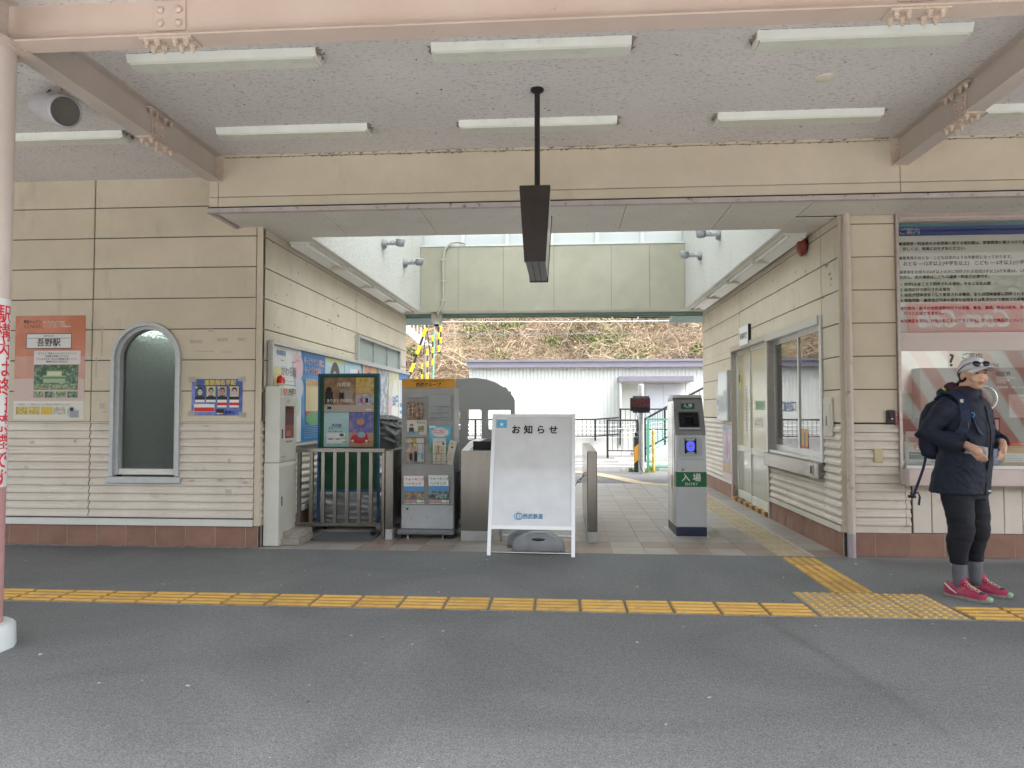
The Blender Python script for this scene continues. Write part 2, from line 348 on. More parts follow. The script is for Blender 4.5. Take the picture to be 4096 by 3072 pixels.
# lettering: gathered first, turned into meshes in one go at the end
TEXTS = []
def lettering(parent, body, org, u, v, size, mat, bold=0.0, align='LEFT', space=1.0, width=None, name='lettering', curve=None, shear=0.0, mirror=False):
    TEXTS.append(dict(parent=parent, body=body, org=Vector(org), u=Vector(u).normalized(), v=Vector(v).normalized(), size=size, mat=mat, bold=bold, align=align, space=space, width=width, name=name, curve=curve, shear=shear))
def build_texts():
    objs = []
    for t in TEXTS:
        c = bpy.data.curves.new('t', 'FONT'); c.body = t['body']; c.size = t['size']; c.align_x = t['align']
        c.space_character = t['space']; c.resolution_u = 2; c.fill_mode = 'FRONT'; c.shear = t['shear']
        o = bpy.data.objects.new('t', c); COL.objects.link(o); objs.append(o)
    dg = bpy.context.evaluated_depsgraph_get(); dg.update()
    for t, o in zip(TEXTS, objs):
        me = bpy.data.meshes.new_from_object(o.evaluated_get(dg)); me.name = t['name']
        n = t['u'].cross(t['v']); xs = [q.co.x for q in me.vertices]
        if xs:
            k = 1.0
            if t['width']:
                k = t['width'] / max(max(xs) - min(xs), 1e-6)
            for q in me.vertices:
                x = q.co.x * k
                if t['curve']:
                    cx, cy, rad, a0 = t['curve']; a = a0 + x / rad
                    q.co = Vector((cx + rad * math.sin(a), cy - rad * math.cos(a), t['org'].z + q.co.y))
                else:
                    q.co = t['org'] + t['u'] * x + t['v'] * q.co.y + n * 0.0012
            if t['bold'] >= .005 and t['size'] > .018:      # heavier strokes: four copies, each a hair further out
                d = min(t['bold'], .045) * t['size'] * .55; bmx = bmesh.new()
                for q, (sx, sy) in enumerate(((-1, -1), (1, -1), (-1, 1), (1, 1))):
                    k0 = len(bmx.verts); bmx.from_mesh(me); bmx.verts.ensure_lookup_table()
                    for vv in bmx.verts[k0:]: vv.co = vv.co + (Vector((.05, 1, 0)) if t['curve'] else t['u']) * (sx * d) + t['v'] * (sy * d) + n * (.00012 * q)
                bmx.to_mesh(me); bmx.free()
            me.materials.clear(); me.materials.append(t['mat']); me.update()
            link(t['name'], me, t['parent'])
    for o in objs:
        c = o.data; bpy.data.objects.remove(o); bpy.data.curves.remove(c)

WHITE = solid((0.75, 0.75, 0.74), 0.45); INK = solid((0.02, 0.02, 0.022), 0.5); NAVY = solid((0.02, 0.035, 0.14), 0.5)
RED = solid((0.58, 0.03, 0.035), 0.45); YEL = solid((0.80, 0.62, 0.05), 0.45); BLUE = solid((0.03, 0.13, 0.48), 0.45)
GREEN = solid((0.02, 0.17, 0.075), 0.45); ORANGE = solid((0.72, 0.33, 0.03), 0.45); SKYB = solid((0.12, 0.42, 0.68), 0.4)
LGREY = solid((0.50, 0.50, 0.50), 0.5); DGREY = solid((0.10, 0.10, 0.10), 0.6); PINK = solid((0.72, 0.25, 0.36), 0.5); MAG = solid((0.55, 0.05, 0.22), 0.5)

def sheet(name, label, cat, org, u, v, w, h, bg, blocks=(), texts=(), group=None, th=0.0015, parent=None, curl=0.0):
    """A flat printed sheet: org = lower-left corner, u/v = its axes; blocks (x,y,w,h,mat) and texts (str,x,y,size,mat,bold,align) in metres."""
    org = Vector(org); u = Vector(u).normalized(); v = Vector(v).normalized(); n = u.cross(v)
    mb = MB(); nu = 6 if curl else 1; nv = 6 if curl else 1
    if curl:
        ph = random.random() * 6
        def P(i, j):
            x, y = w * i / nu, h * j / nv
            return org + u * x + v * y + n * (th + curl * (0.5 + 0.5 * math.sin(x / w * 7 + ph) * math.sin(y / h * 5 + ph)) * (1 if (i in (0, nu) or j in (0, nv)) else 0.5))
        vs_ = [P(i, j) for j in range(nv + 1) for i in range(nu + 1)]
        mb.add(vs_, [(j * (nu + 1) + i, j * (nu + 1) + i + 1, (j + 1) * (nu + 1) + i + 1, (j + 1) * (nu + 1) + i) for j in range(nv) for i in range(nu)], bg)
        off0 = th + curl
    else:
        mb.prism([org, org + u * w, org + u * w + v * h, org + v * h], n * th, bg); off0 = th
    o = part(name, mb, bg, parent)
    if parent is None: tag(o, label, cat, group)
    if blocks:
        bb = MB()
        for k, (x, y, bw, bh, mt) in enumerate(blocks):
            p = org + u * x + v * y + n * (off0 + 0.0004 + 0.00012 * k)
            if bw < 0:                                  # round mark: radius = -bw
                bb.poly([p + u * (-bw) * math.cos(a * math.pi / 12) + v * (-bw) * (bh or 1) * math.sin(a * math.pi / 12) for a in range(24)], mt)
            else: bb.poly([p, p + u * bw, p + u * bw + v * bh, p + v * bh], mt)
        part('printed_area', bb, None, o)
    for t in texts:
        s, x, y, size, mt = t[:5]; bold = t[5] if len(t) > 5 else 0.0; al = t[6] if len(t) > 6 else 'LEFT'; wd = t[7] if len(t) > 7 else None
        lettering(o, s, org + u * x + v * y + n * (off0 + 0.0018), u, v, size, mt, bold, al, width=wd)
    return o
X3 = Vector((1, 0, 0)); Y3 = Vector((0, 1, 0)); Z3 = Vector((0, 0, 1))
# ================================================================ the setting
FY = 6.62; LX = -2.90; RX = 2.50; BACK = 12.88; CEIL = 3.57; SOF = 3.075
struct('platform_floor', MB().box(-28, 28, 1.9, 6.56, -0.6, 0.0), M['asphalt'])
struct('platform_bounce_strip', MB().box(-28, 28, -3.4, 1.9, -0.6, 0.0), mottled('bounce_concrete', (0.40, 0.395, 0.38), (0.50, 0.495, 0.48), 1.5, 0.8, 0.2, 60, 0.004))  # unseen strip, made pale to bounce light up to the canopy ceiling
struct('track_bed', MB().box(-60, 60, -16, -3.4, -1.4, -1.0), mottled('ballast', (0.22, 0.20, 0.18), (0.36, 0.34, 0.31), 14, 0.9, 0.6, 30, 0.05))
struct('far_platform', MB().box(-60, 60, -20, -9.5, -1.0, -0.15), mottled('old_concrete', (0.34, 0.33, 0.31), (0.44, 0.43, 0.41), 1.5, 0.8))
road = struct('road', MB().box(-60, 60, 12.90, 60, -0.5, -0.004), M['road'])
passage = struct('passage_floor', MB().box(-2.95, 2.55, 6.56, 12.90, -0.4, -0.006), M['grout'])
# passage floor tiles: 0.3 m grid, nearest 300 one by one
random.seed(11)
tile_meshes = []
for i in range(3):
    tile_meshes.append(mesh_of('floor_tile', MB().box(-0.1475, 0.1475, -0.1475, 0.1475, -0.006, 0.0, None, 0.0015), M['tile%d' % i]))
rest = MB(); cnt = 0
for r_ in range(21):
    for c_ in range(18):
        x = -2.70 + 0.3 * c_ + (0.0); y = 6.715 + 0.3 * r_
        if x > 2.45 or 1.91 < x < 2.23: continue
        k = 1 if (r_ < 2 and random.random() < 0.45) else random.choice((0, 0, 2, 0))
        z = random.uniform(-0.0008, 0.0008)
        if cnt < 300:
            o = link('floor_tile', tile_meshes[k], passage, (x, y, z)); cnt += 1
        else:
            rest.box(x - .1475, x + .1475, y - .1475, y + .1475, -0.006, z, M['tile%d' % k])
o = part('floor_tile', rest, None, passage); o['kind'] = 'stuff'
# tactile paving: bar tiles along the platform, blister tiles at the turn, a bar strip through the passage
def bar_tile(along_x, mat, base=None):
    mb = MB(); mb.box(-0.1445, 0.1445, -0.1445, 0.1445, -0.02, 0.004, base, 0.002)
    for k in range(4):
        c = -0.1125 + 0.075 * k
        pr = [(-0.018, 0.004), (-0.011, 0.0105), (0.011, 0.0105), (0.018, 0.004)]
        rg = []
        for e in (-0.135, 0.135):
            rg.append([((e, c + a, b) if along_x else (c + a, e, b)) for a, b in pr])
        mb.rings(rg, None, False, False)
        for e in rg: mb.poly(e)
    return mesh_of('tactile_tile', mb, mat)
def dot_tile(mat):
    mb = MB(); mb.box(-0.147, 0.147, -0.147, 0.147, -0.02, 0.004, None, 0.002)
    for i in range(5):
        for j in range(5):
            mb.lathe((-0.12 + 0.06 * i, -0.12 + 0.06 * j, 0.004), (0, 0, 1), [(0.017, 0), (0.013, 0.0065), (0.006, 0.007)], 8, M['tactile'])
    return mesh_of('tactile_tile', mb, mat)
tx, ty, tb = bar_tile(True, M['tactile'], M['tactile_base']), bar_tile(False, M['tactile'], M['tactile_base']), bar_tile(False, M['tactile_beige'])
td = dot_tile(M['tactile_dots'])
plat = bpy.data.objects['platform_floor']
x = 1.46
while x > -8: link('tactile_tile', tx, plat, (x, 4.805, random.uniform(-0.0015, 0.001))); x -= 0.3005
x = 2.70
while x < 7: link('tactile_tile', tx, plat, (x, 4.805, random.uniform(-0.0015, 0.001))); x += 0.3005
for i in range(3):
    for j in range(2): link('tactile_tile', td, plat, (1.775 + 0.303 * i, 4.805 + 0.307 * j, 0))
y = 5.425
while y < 6.5: link('tactile_tile', ty, plat, (2.065, y, 0)); y += 0.303
y = 6.71
while y < 12.8: link('tactile_tile', tb, passage, (2.065, y, 0)); y += 0.303
# crack-sealed line along the front edge of the tactile row
part('joint_strip', MB().box(-8, 7, 4.638, 4.655, -0.01, 0.0025), M['mortar'], plat)
# outside: tactile curve, line markings
mk = MB()
pts = [(1.95, 12.5), (1.55, 12.75), (1.3, 13.1), (1.05, 13.8), (0.6, 14.9), (-0.3, 15.6), (-3, 16.0)]
for (x0, y0), (x1, y1) in zip(pts[:-1], pts[1:]):
    d = (Vector((x1, y1, 0)) - Vector((x0, y0, 0))); nrm = Vector((-d.y, d.x, 0)).normalized() * 0.16
    a, b_ = Vector((x0, y0, 0.006)), Vector((x1, y1, 0.006)); mk.poly([a - nrm, b_ - nrm, b_ + nrm, a + nrm])
part('tactile_path', mk, M['tactile_beige'], road)
pw = mottled('road_paint', (0.62, 0.62, 0.60), (0.74, 0.74, 0.72), 6, 0.7)
ln = MB()
for yy, w_ in ((16.7, 0.10), (17.6, 0.12), (18.9, 0.12)): ln.box(-20, 9, yy, yy + w_, -0.003, 0.004)
part('road_line', ln, pw, road)
ln = MB()
for k in range(7): ln.box(-2.2 + 0.9 * k, -1.7 + 0.9 * k, 17.95, 18.25, -0.003, 0.004)
part('road_line', ln, pw, road)
part('painted_box', MB().box(1.4, 2.6, 19.0, 19.9, -0.003, 0.005), M['tactile_beige'], road)

# ---------------------------------------------------------------- station building
SB = thing('station_building', 'cream panelled station building with a wide open passage through its middle', 'building', (0, 9.0, 0))
def pl(axis, pos, a, b): return Vector((a, pos, b)) if axis == 'Y' else Vector((pos, a, b))
def ax_n(axis, out): return Vector((0, out, 0)) if axis == 'Y' else Vector((out, 0, 0))
def panel(parent, axis, pos, out, poly, th=0.016, mat=None, name='siding_panel'):
    mb = MB(); n = ax_n(axis, out); a = [pl(axis, pos, *p) for p in poly]
    cx = sum(p[0] for p in poly) / len(poly); cz = sum(p[1] for p in poly) / len(poly)
    if len(poly) == 4:
        ins = []
        for (p, q) in poly:
            ins.append((p + math.copysign(min(0.004, abs(cx - p) * .4), cx - p), q + math.copysign(min(0.005, abs(cz - q) * .4), cz - q)))
        mb.rings([[v for v in a], [v + n * (th - 0.004) for v in a], [pl(axis, pos, *p) + n * th for p in ins]], None, True, True)
    else: mb.prism(a, n * th)
    part(name, mb, mat or M['siding'], parent)
Zc = [1.19 + 0.30 * k for k in range(9)]
RIB = [(0.003, 0.0755), (0.009, 0.062), (0.011, 0.047), (0.020, 0.036), (0.024, 0.022), (0.024, 0.006), (0.012, 0.001), (0.0, 0.001)]
def rib(parent, axis, pos, out, a0, a1, z0):
    n = ax_n(axis, out); mb = MB()
    for_ = [[pl(axis, pos, a, z0 + z) + n * d for d, z in RIB] + [pl(axis, pos, a, z0 + 0.0755)] for a in (a0, a1)]
    mb.rings(for_, None, True, True); part('siding_rib', mb, M['ribs'], parent)
def subtract(a0, a1, holes):
    segs = [(a0, a1)]
    for h0, h1 in holes:
        out = []
        for s0, s1 in segs:
            if h1 <= s0 or h0 >= s1: out.append((s0, s1)); continue
            if h0 > s0 + .01: out.append((s0, h0))
            if h1 < s1 - .01: out.append((h1, s1))
        segs = out
    return segs
def clad(parent, axis, pos, out, joints, z_top, holes=(), zmin=1.19, ribs=True):
    """courses of 0.3 m panels above 1.19, ribbed courses below; holes = (a0,a1,z0,z1) rectangles"""
    for (a0, a1) in zip(joints[:-1], joints[1:]):
        for z in Zc:
            z0, z1 = z + 0.0045, min(z + 0.30 - 0.0045, z_top)
            if z0 >= z_top - .01: continue
            cuts = sorted({z0, z1} | {h for hh in holes for h in hh[2:4] if z0 < h < z1 and hh[0] < a1 and hh[1] > a0})
            for q0, q1 in zip(cuts[:-1], cuts[1:]):
                act = [(h[0], h[1]) for h in holes if h[2] <= q0 + 1e-6 and h[3] >= q1 - 1e-6]
                for s0, s1 in subtract(a0 + .006, a1 - .006, act):
                    panel(parent, axis, pos, out, [(s0, q0), (s1, q0), (s1, q1), (s0, q1)])
        if ribs:
            for k in range(12):
                z0 = 0.272 + 0.0755 * k
                act = [(h[0], h[1]) for h in holes if h[2] < z0 + .06 and h[3] > z0 + .01]
                for s0, s1 in subtract(a0 + .006, a1 - .006, act): rib(parent, axis, pos, out, s0, s1, z0)
def band(parent, axis, pos, out, a0, a1, z0, z1, d0, mat, name):
    n = ax_n(axis, out); part(name, MB().prism([pl(axis, pos, a0, z0), pl(axis, pos, a1, z0), pl(axis, pos, a1, z1), pl(axis, pos, a0, z1)], n * d0), mat, parent)
_pt = {}
def plinth(parent, axis, pos, out, a0, a1, holes=(), off=0.0, z1=0.197):
    a = a0 + off
    seg = [a0] + ([a] if off else [])
    while seg[-1] + 0.297 < a1: seg.append(seg[-1] + 0.297)
    seg.append(a1); n = ax_n(axis, out)
    for s0, s1 in subtract(a0, a1, list(holes)): part('plinth_bed', MB().prism([pl(axis, pos, s0 + .001, 0), pl(axis, pos, s1 - .001, 0), pl(axis, pos, s1 - .001, z1 - .002), pl(axis, pos, s0 + .001, z1 - .002)], n * 0.0095), M['grout'], parent)
    for s0, s1 in zip(seg[:-1], seg[1:]):
        if s1 - s0 < .03 or any(h0 < (s0 + s1) / 2 < h1 for h0, h1 in holes): continue
        part('plinth_tile', MB().prism([pl(axis, pos, s0 + .003, 0), pl(axis, pos, s1 - .003, 0), pl(axis, pos, s1 - .003, z1), pl(axis, pos, s0 + .003, z1)], n * 0.012), M['plinth'], parent)

# --- left facade with the arched window
WCX, WR, WS, WB = -4.03, 0.348, 1.81, 0.67
lf = MB()
lf.box(-9.5, WCX - WR + .01, FY + .001, FY + .15, -0.3, CEIL + .1); lf.box(WCX + WR - .01, LX - .001, FY + .001, FY + .15, -0.3, CEIL + .1)
lf.box(WCX - WR + .01, WCX + WR - .01, FY + .001, FY + .15, 2.165, CEIL + .1); lf.box(WCX - WR + .01, WCX + WR - .01, FY + .001, FY + .15, -0.3, WB - .03)
for s1 in (-1, 1): lf.prism([(WCX + s1 * (WR - .012), FY + .002, 2.1645)] + [(WCX + s1 * (WR - .012) * math.cos(math.pi / 2 * i / 12), FY + .002, WS + (WR - .004) * math.sin(math.pi / 2 * i / 12)) for i in range(13)] + [(WCX, FY + .002, 2.1645)], (0, .04, 0))
front_left = part('wall', lf, M['joint'], SB)
def arch_hw(z, r=WR - .004):
    if z <= WS: return r
    d = z - WS; return math.sqrt(max(r * r - d * d, 0))
jl = [-9.5, -8.0, -6.3, -4.59, -2.945]
for a0, a1 in zip(jl[:-1], jl[1:]):
    for z in Zc:
        z0, z1 = z + .0045, min(z + .2955, CEIL + .05)
        if z0 > CEIL: continue
        if a1 < -4.59 + .01 or z0 > 2.16:
            panel(front_left, 'Y', FY, -1, [(a0 + .006, z0), (a1 - .006, z0), (a1 - .006, z1), (a0 + .006, z1)])
        else:
            zs = [z0 + (min(z1, WS + WR) - z0) * i / 10 for i in range(11)]
            L_ = [(WCX - arch_hw(q), q) for q in zs]; Rr = [(WCX + arch_hw(q), q) for q in zs]
            if z1 < WS + WR - .01:
                panel(front_left, 'Y', FY, -1, [(a0 + .006, z1), (a0 + .006, z0)] + L_)
                panel(front_left, 'Y', FY, -1, [(a1 - .004, z0), (a1 - .004, z1)] + Rr[::-1])
            else:
                panel(front_left, 'Y', FY, -1, [(a0 + .006, z1), (a0 + .006, z0)] + L_ + Rr[::-1] + [(a1 - .004, z0), (a1 - .004, z1)])
    for k in range(12):
        z0 = 0.272 + .0755 * k
        for s0, s1 in subtract(a0 + .006, a1 - .006, [(WCX - WR, WCX + WR)] if z0 + .04 > WB - .02 else []): rib(front_left, 'Y', FY, -1, s0, s1, z0)
for a0, a1 in ((-9.5, WCX - WR - .001), (WCX + WR + .001, LX - .05)): band(front_left, 'Y', FY, -1, a0, a1, 1.1795, 1.1905, 0.022, M['ribs'], 'siding_trim')
band(front_left, 'Y', FY, -1, -9.5, LX - .05, 0.20, 0.262, 0.034, M['white_trim'], 'base_trim')
plinth(front_left, 'Y', FY, -1, -9.5, LX - .002, off=0.24)
part('corner_trim', MB().box(LX - .045, LX + .012, FY - .014, FY + .05, 0.2, SOF, None, .004), M['siding'], front_left)

aw = part('window', MB().box(WCX - WR - .02, WCX + WR + .02, FY - .055, FY - .02, 0.605, 0.665, None, .003), M['alu_frame'], SB)   # sill
def arch_ring(r0, r1, y0, y1, zb):
    def path(r): return [(WCX - r, zb)] + [(WCX - r * math.cos(math.pi * i / 24), WS + r * math.sin(math.pi * i / 24)) for i in range(25)] + [(WCX + r, zb)]
    mb = MB(); A, B = path(r1), path(r0)
    rg = [[(a[0], y0, a[1]), (b[0], y0, b[1]), (b[0], y1, b[1]), (a[0], y1, a[1])] for a, b in zip(A, B)]
    mb.rings(rg, None, True, True); return mb
part('frame', arch_ring(WR - .035, WR, FY - .045, FY + .10, WB), M['alu_frame'], aw, 'auto')
part('frame', arch_ring(WR - .068, WR - .0351, FY - .005, FY + .10, WB + .012), M['alu_frame'], aw, 'auto')
part('frame', MB().box(WCX - WR + .036, WCX + WR - .036, FY + .012, FY + .09, WB + .012, WB + .066), M['white_trim'], aw)
gp = [(WCX - .285, FY + .06, WB + .05)] + [(WCX - .285 * math.cos(math.pi * i / 24), FY + .06, WS + .285 * math.sin(math.pi * i / 24)) for i in range(25)] + [(WCX + .285, FY + .06, WB + .05)]
part('pane', MB().prism(gp, (0, .006, 0)), M['arch_glass'], aw)
rm = MB(); rm.box(-6.4, -3.1, 8.6, 8.7, 0, 3.72); rm.box(-6.5, -6.4, 6.8, 8.6, 0, 3.72); rm.box(-6.4, -3.1, 6.8, 8.6, -.05, 0.02); rm.box(-6.4, -3.1, 6.8, 7.7, 3.2, 3.25)
part('room_wall', rm, solid((0.30, 0.33, 0.31), 0.8), SB)
part('room_lamp', MB().box(-5.15, -4.55, 8.20, 8.24, 2.26, 2.80), solid((.84, .86, .82), .5, 0, .3, 3.2), SB)

# --- passage, left wall
lw = part('wall', MB().box(LX - .15, LX - .001, FY + .05, BACK, -0.3, 4.0), M['joint'], SB)
clad(lw, 'X', LX - .004, 1, [FY + .0, 9.72, BACK], SOF - .006, zmin=1.19)
plinth(lw, 'X', LX - .002, 1, FY + .05, BACK, off=.1)
band(lw, 'X', LX, 1, FY + .06, BACK, 0.20, 0.262, 0.030, M['white_trim'], 'base_trim')
wn_ = part('window', MB().box(LX - .002, LX + .06, 9.68, 12.28, 1.985, 2.02).box(LX - .002, LX + .07, 9.68, 12.28, 2.325, 2.36).box(LX - .002, LX + .06, 9.68, 9.74, 2.02, 2.325).box(LX - .002, LX + .06, 12.22, 12.28, 2.02, 2.325), M['alu'], SB)
for k in range(3):
    y0 = 9.76 + .825 * k
    part('pane', MB().box(LX + .012, LX + .02, y0, y0 + .79, 2.03, 2.318), M['small_glass'], wn_)
    if k: part('mullion', MB().box(LX + .001, LX + .045, y0 - .03, y0 - .002, 2.021, 2.324), M['alu'], wn_)

# --- passage, right wall with office door and window
DY0, DY1, DZ = 8.86, 10.66, 2.16; GY0, GY1, GZ0 = 7.03, 8.83, 0.65
rw = MB()
rw.box(RX + .001, RX + .15, 6.60, GY0, -.3, 4.0); rw.box(RX + .001, RX + .15, DY1 + .02, BACK, -.3, 4.0); rw.box(RX + .001, RX + .15, GY0, DY1 + .02, DZ + .03, 4.0); rw.box(RX + .001, RX + .15, GY0, DY0 - .03, -.3, GZ0)
rwall = part('wall', rw, M['joint'], SB)
holes = [(DY0 - .03, DY1 + .02, -1, DZ + .02), (GY0, GY1 + .03, GZ0 - .005, DZ + .02)]
clad(rwall, 'X', RX + .004, -1, [6.59, 7.02, 10.2, BACK], SOF - .006, holes)
plinth(rwall, 'X', RX + .002, -1, 6.59, BACK, holes=[(DY0, DY1)], off=.17, z1=0.21)
for a0, a1 in ((6.60, DY0 - .01), (DY1 + .01, BACK)): band(rwall, 'X', RX, -1, a0, a1, 0.212, 0.265, 0.026, M['white_trim'] if a0 > 9 else M['ribs'], 'base_trim')
door = part('door', MB().box(RX - .03, RX + .10, DY1 - .0, DY1 + .07, 0, DZ + .07, None, .004).box(RX - .03, RX + .10, DY0 - .06, DY0, 0, DZ, None, .004).box(RX - .045, RX + .10, DY0, DY1, DZ, DZ + .07), M['alu_warm'], SB)
cream_g = frosted('door_curtain_glass', (0.50, 0.435, 0.30), 0.04, 0.12)
low_g = frosted('door_lower_glass', (0.47, 0.46, 0.40), 0.04, 0.06)
for k, (y0, y1, xo) in enumerate(((DY0, 9.80, 0.012), (9.74, DY1, 0.045))):
    lf_ = part('door_leaf', MB().box(RX + xo, RX + xo + .03, y0, y0 + .055, .05, DZ).box(RX + xo, RX + xo + .03, y1 - .055, y1, .05, DZ).box(RX + xo + .001, RX + xo + .029, y0 + .055, y1 - .055, .72, .80).box(RX + xo + .001, RX + xo + .029, y0 + .055, y1 - .055, .05, .16).box(RX + xo + .001, RX + xo + .029, y0 + .055, y1 - .055, DZ - .06, DZ), M['white_trim'], door)
    part('pane', MB().box(RX + xo + .012, RX + xo + .018, y0 + .05, y1 - .05, .79, DZ - .05), cream_g, lf_)
    part('pane', MB().box(RX + xo + .012, RX + xo + .018, y0 + .05, y1 - .05, .15, .73), low_g, lf_)
    part('stile_edge', MB().box(RX + xo - .004, RX + xo - .0005, (y1 - .05) if k == 0 else (y0 + .002), (y1 - .03) if k == 0 else (y0 + .022), .06, DZ - .01), M['alu_warm'], lf_)
    if k == 1: part('handle', MB().box(RX + xo - .010, RX + xo - .001, y0 + .004, y0 + .03, .98, 1.16, None, .004), M['black'], lf_)
for k in range(12):
    part('threshold_stripe', MB().box(RX - .028, RX + .02, DY0 + .15 * k, DY0 + .15 * k + .1495, 0.002, 0.05), solid((0.55, 0.27, 0.03), .6) if k % 2 else solid((0.05, 0.045, 0.04), .6), door)
win = part('window', MB().box(RX - .035, RX + .10, GY0 - .03, GY0 + .02, .80, DZ + .06, None, .004).box(RX - .035, RX + .10, GY1 - .02, GY1 + .022, .80, DZ).box(RX - .045, RX + .10, GY0 + .02, DY0 - .001, DZ - .02, DZ + .065).box(RX - .02, RX + .08, GY0 + .02, GY1 - .02, .80, .835), M['alu'], SB)
part('sill_panel', MB().box(RX - .075, RX + .05, GY0 - .025, GY1 + .035, .645, .797, None, .006), M['steel'], win)
part('coin_slot', MB().box(RX - .080, RX - .0755, 7.13, 7.22, .67, .775).box(RX - .083, RX - .0805, 7.15, 7.20, .685, .76, M['black']), M['alu'], win)
for k, (y0, y1, xo) in enumerate(((GY0 + .02, 7.82, 0.01), (7.78, GY1 - .02, 0.045))):
    sh = part('sash', MB().box(RX + xo, RX + xo + .028, y0, y0 + .04, .835, DZ - .02).box(RX + xo, RX + xo + .028, y1 - .04, y1, .835, DZ - .02).box(RX + xo + .001, RX + xo + .027, y0 + .04, y1 - .04, .835, .90).box(RX + xo + .001, RX + xo + .027, y0 + .04, y1 - .04, DZ - .075, DZ - .02), M['alu'], win)
    part('pane', MB().box(RX + xo + .011, RX + xo + .017, y0 + .03, y1 - .03, .89, DZ - .07), M['glass_office'], sh)
part('electric_box', MB().box(RX - .03, RX - .012, 6.75, 6.975, 1.06, 1.42, None, .004).box(RX - .034, RX - .0305, 6.80, 6.92, 1.12, 1.36).box(RX - .037, RX - .0345, 6.87, 6.885, 1.16, 1.25, M['black']), M['ribs'], SB)

# --- right facade and ticket window
PX0, PX1 = 3.01, 7.2
rf = MB(); rf.box(RX + .151, 2.99, 6.60, 6.75, -.3, 4.0); rf.box(2.99, PX1, 6.60, 6.75, -.3, .64); rf.box(2.99, PX1, 6.60, 6.75, 3.06, 4.0); rf.box(PX1, 9.5, 6.60, 6.75, -.3, 4.0)
front_right = part('wall', rf, M['joint'], SB)
for z in Zc:
    z1 = min(z + .2965, SOF - .004)
    if z + .01 < SOF: panel(front_right, 'Y', 6.60, -1, [(2.585, z + .0035), (2.985, z + .0035), (2.985, z1), (2.585, z1)])
for k in range(12):
    z0 = .272 + .0755 * k
    rib(front_right, 'Y', 6.60, -1, 2.575, 2.99 if z0 > .63 else 3.035, z0)
    if z0 < .58: rib(front_right, 'Y', 6.60, -1, 3.04, 3.078, z0)
for x in (3.10, 3.262, 3.57, 3.72, 3.875, 4.03, 4.185, 4.34, 4.495, 4.65, 4.805): panel(front_right, 'Y', 6.60, -1, [(x, .214), (x + (.15 if x > 3.2 else .155), .214), (x + (.15 if x > 3.2 else .155), .645), (x, .645)], .012, M['ribs'], 'vertical_panel')
panel(front_right, 'Y', 6.60, -1, [(3.417, .214), (3.565, .214), (3.565, .645), (3.417, .645)], .012, M['ribs'], 'vertical_panel')
plinth(front_right, 'Y', 6.60, -1, RX + .03, 7.0, off=.24, z1=.21)
part('corner_trim', MB().box(RX - .010, 2.578, 6.584, 6.5985, .213, SOF - .004), M['siding'], front_right)
band(front_right, 'Y', 6.60, -1, 2.58, 3.078, .213, .2715, .018, M['ribs'], 'siding_trim')
part('mortar_edge', MB().box(-9.5, LX + .02, FY - .035, FY - .0125, -.01, .004).box(RX + .0, 7, 6.565, 6.5875, -.01, .004), M['mortar'], SB)
dp = part('downpipe', MB().tube([(2.545, 6.535, .21), (2.545, 6.535, SOF)], .033, 14).tube([(2.545, 6.535, 0.0), (2.545, 6.535, .208)], .034, 14, mottled('pipe_foot', (0.34, 0.29, 0.33), (0.42, 0.36, 0.40), 14, .6)), mottled('pipe_paint', (0.50, 0.43, 0.37), (0.60, 0.52, 0.46), 8, .5, dirt=(.2, .14, .11), dirt_scale=(18, 18, 9), dirt_at=(.6, .7), dirt_amt=.8), SB, 'auto')
tw = part('ticket_window', MB().box(2.985, 3.012, 6.555, 6.68, .64, SOF, None, .004), M['alu_warm'], SB)
part('counter', MB().box(2.99, 5.6, 6.45, 6.66, .640, .790, None, .012).box(3.02, 5.58, 6.52, 6.90, .7905, .815, M['white_trim']), mottled('counter_pink', (.52, .42, .40), (.6, .5, .475), 4, .4), tw)
part('corner_guard', MB().box(2.982, 3.006, 6.446, 6.4495, .635, .793), M['steel'], tw)
part('pane', MB().box(3.013, 5.6, 6.622, 6.630, .816, 3.00), M['glass'], tw)
part('header_trim', MB().box(3.013, 5.6, 6.56, 6.64, 3.0, SOF - .001).box(3.013, 5.6, 6.545, 6.56, 3.02, 3.035, M['beam']), M['alu_warm'], tw)
part('band_panel', MB().box(3.013, 5.6, 6.60, 6.621, 1.836, 2.0), solid((.60, .52, .50), .35), tw)
part('mullion', MB().box(5.58, 5.66, 6.56, 6.68, .816, SOF), M['alu_warm'], tw)
bd = part('information_board', MB().box(3.013, 5.55, 6.648, 6.67, 1.99, 2.999), solid((.88, .865, .83), .6), tw)
part('title_bar', MB().box(3.014, 5.54, 6.643, 6.6475, 2.888, 2.975).box(3.014, 5.54, 6.6428, 6.6474, 2.976, 2.998, solid((.03, .25, .27), .5)), solid((.02, .06, .28), .5), tw)
dk = solid((.015, .017, .025), .6); rdk = solid((.42, .04, .06), .6)
BY = 6.6415
lettering(tw, 'ご案内', (3.05, BY, 2.905), X3, Z3, .062, solid((.62, .62, .6), .5), .008)
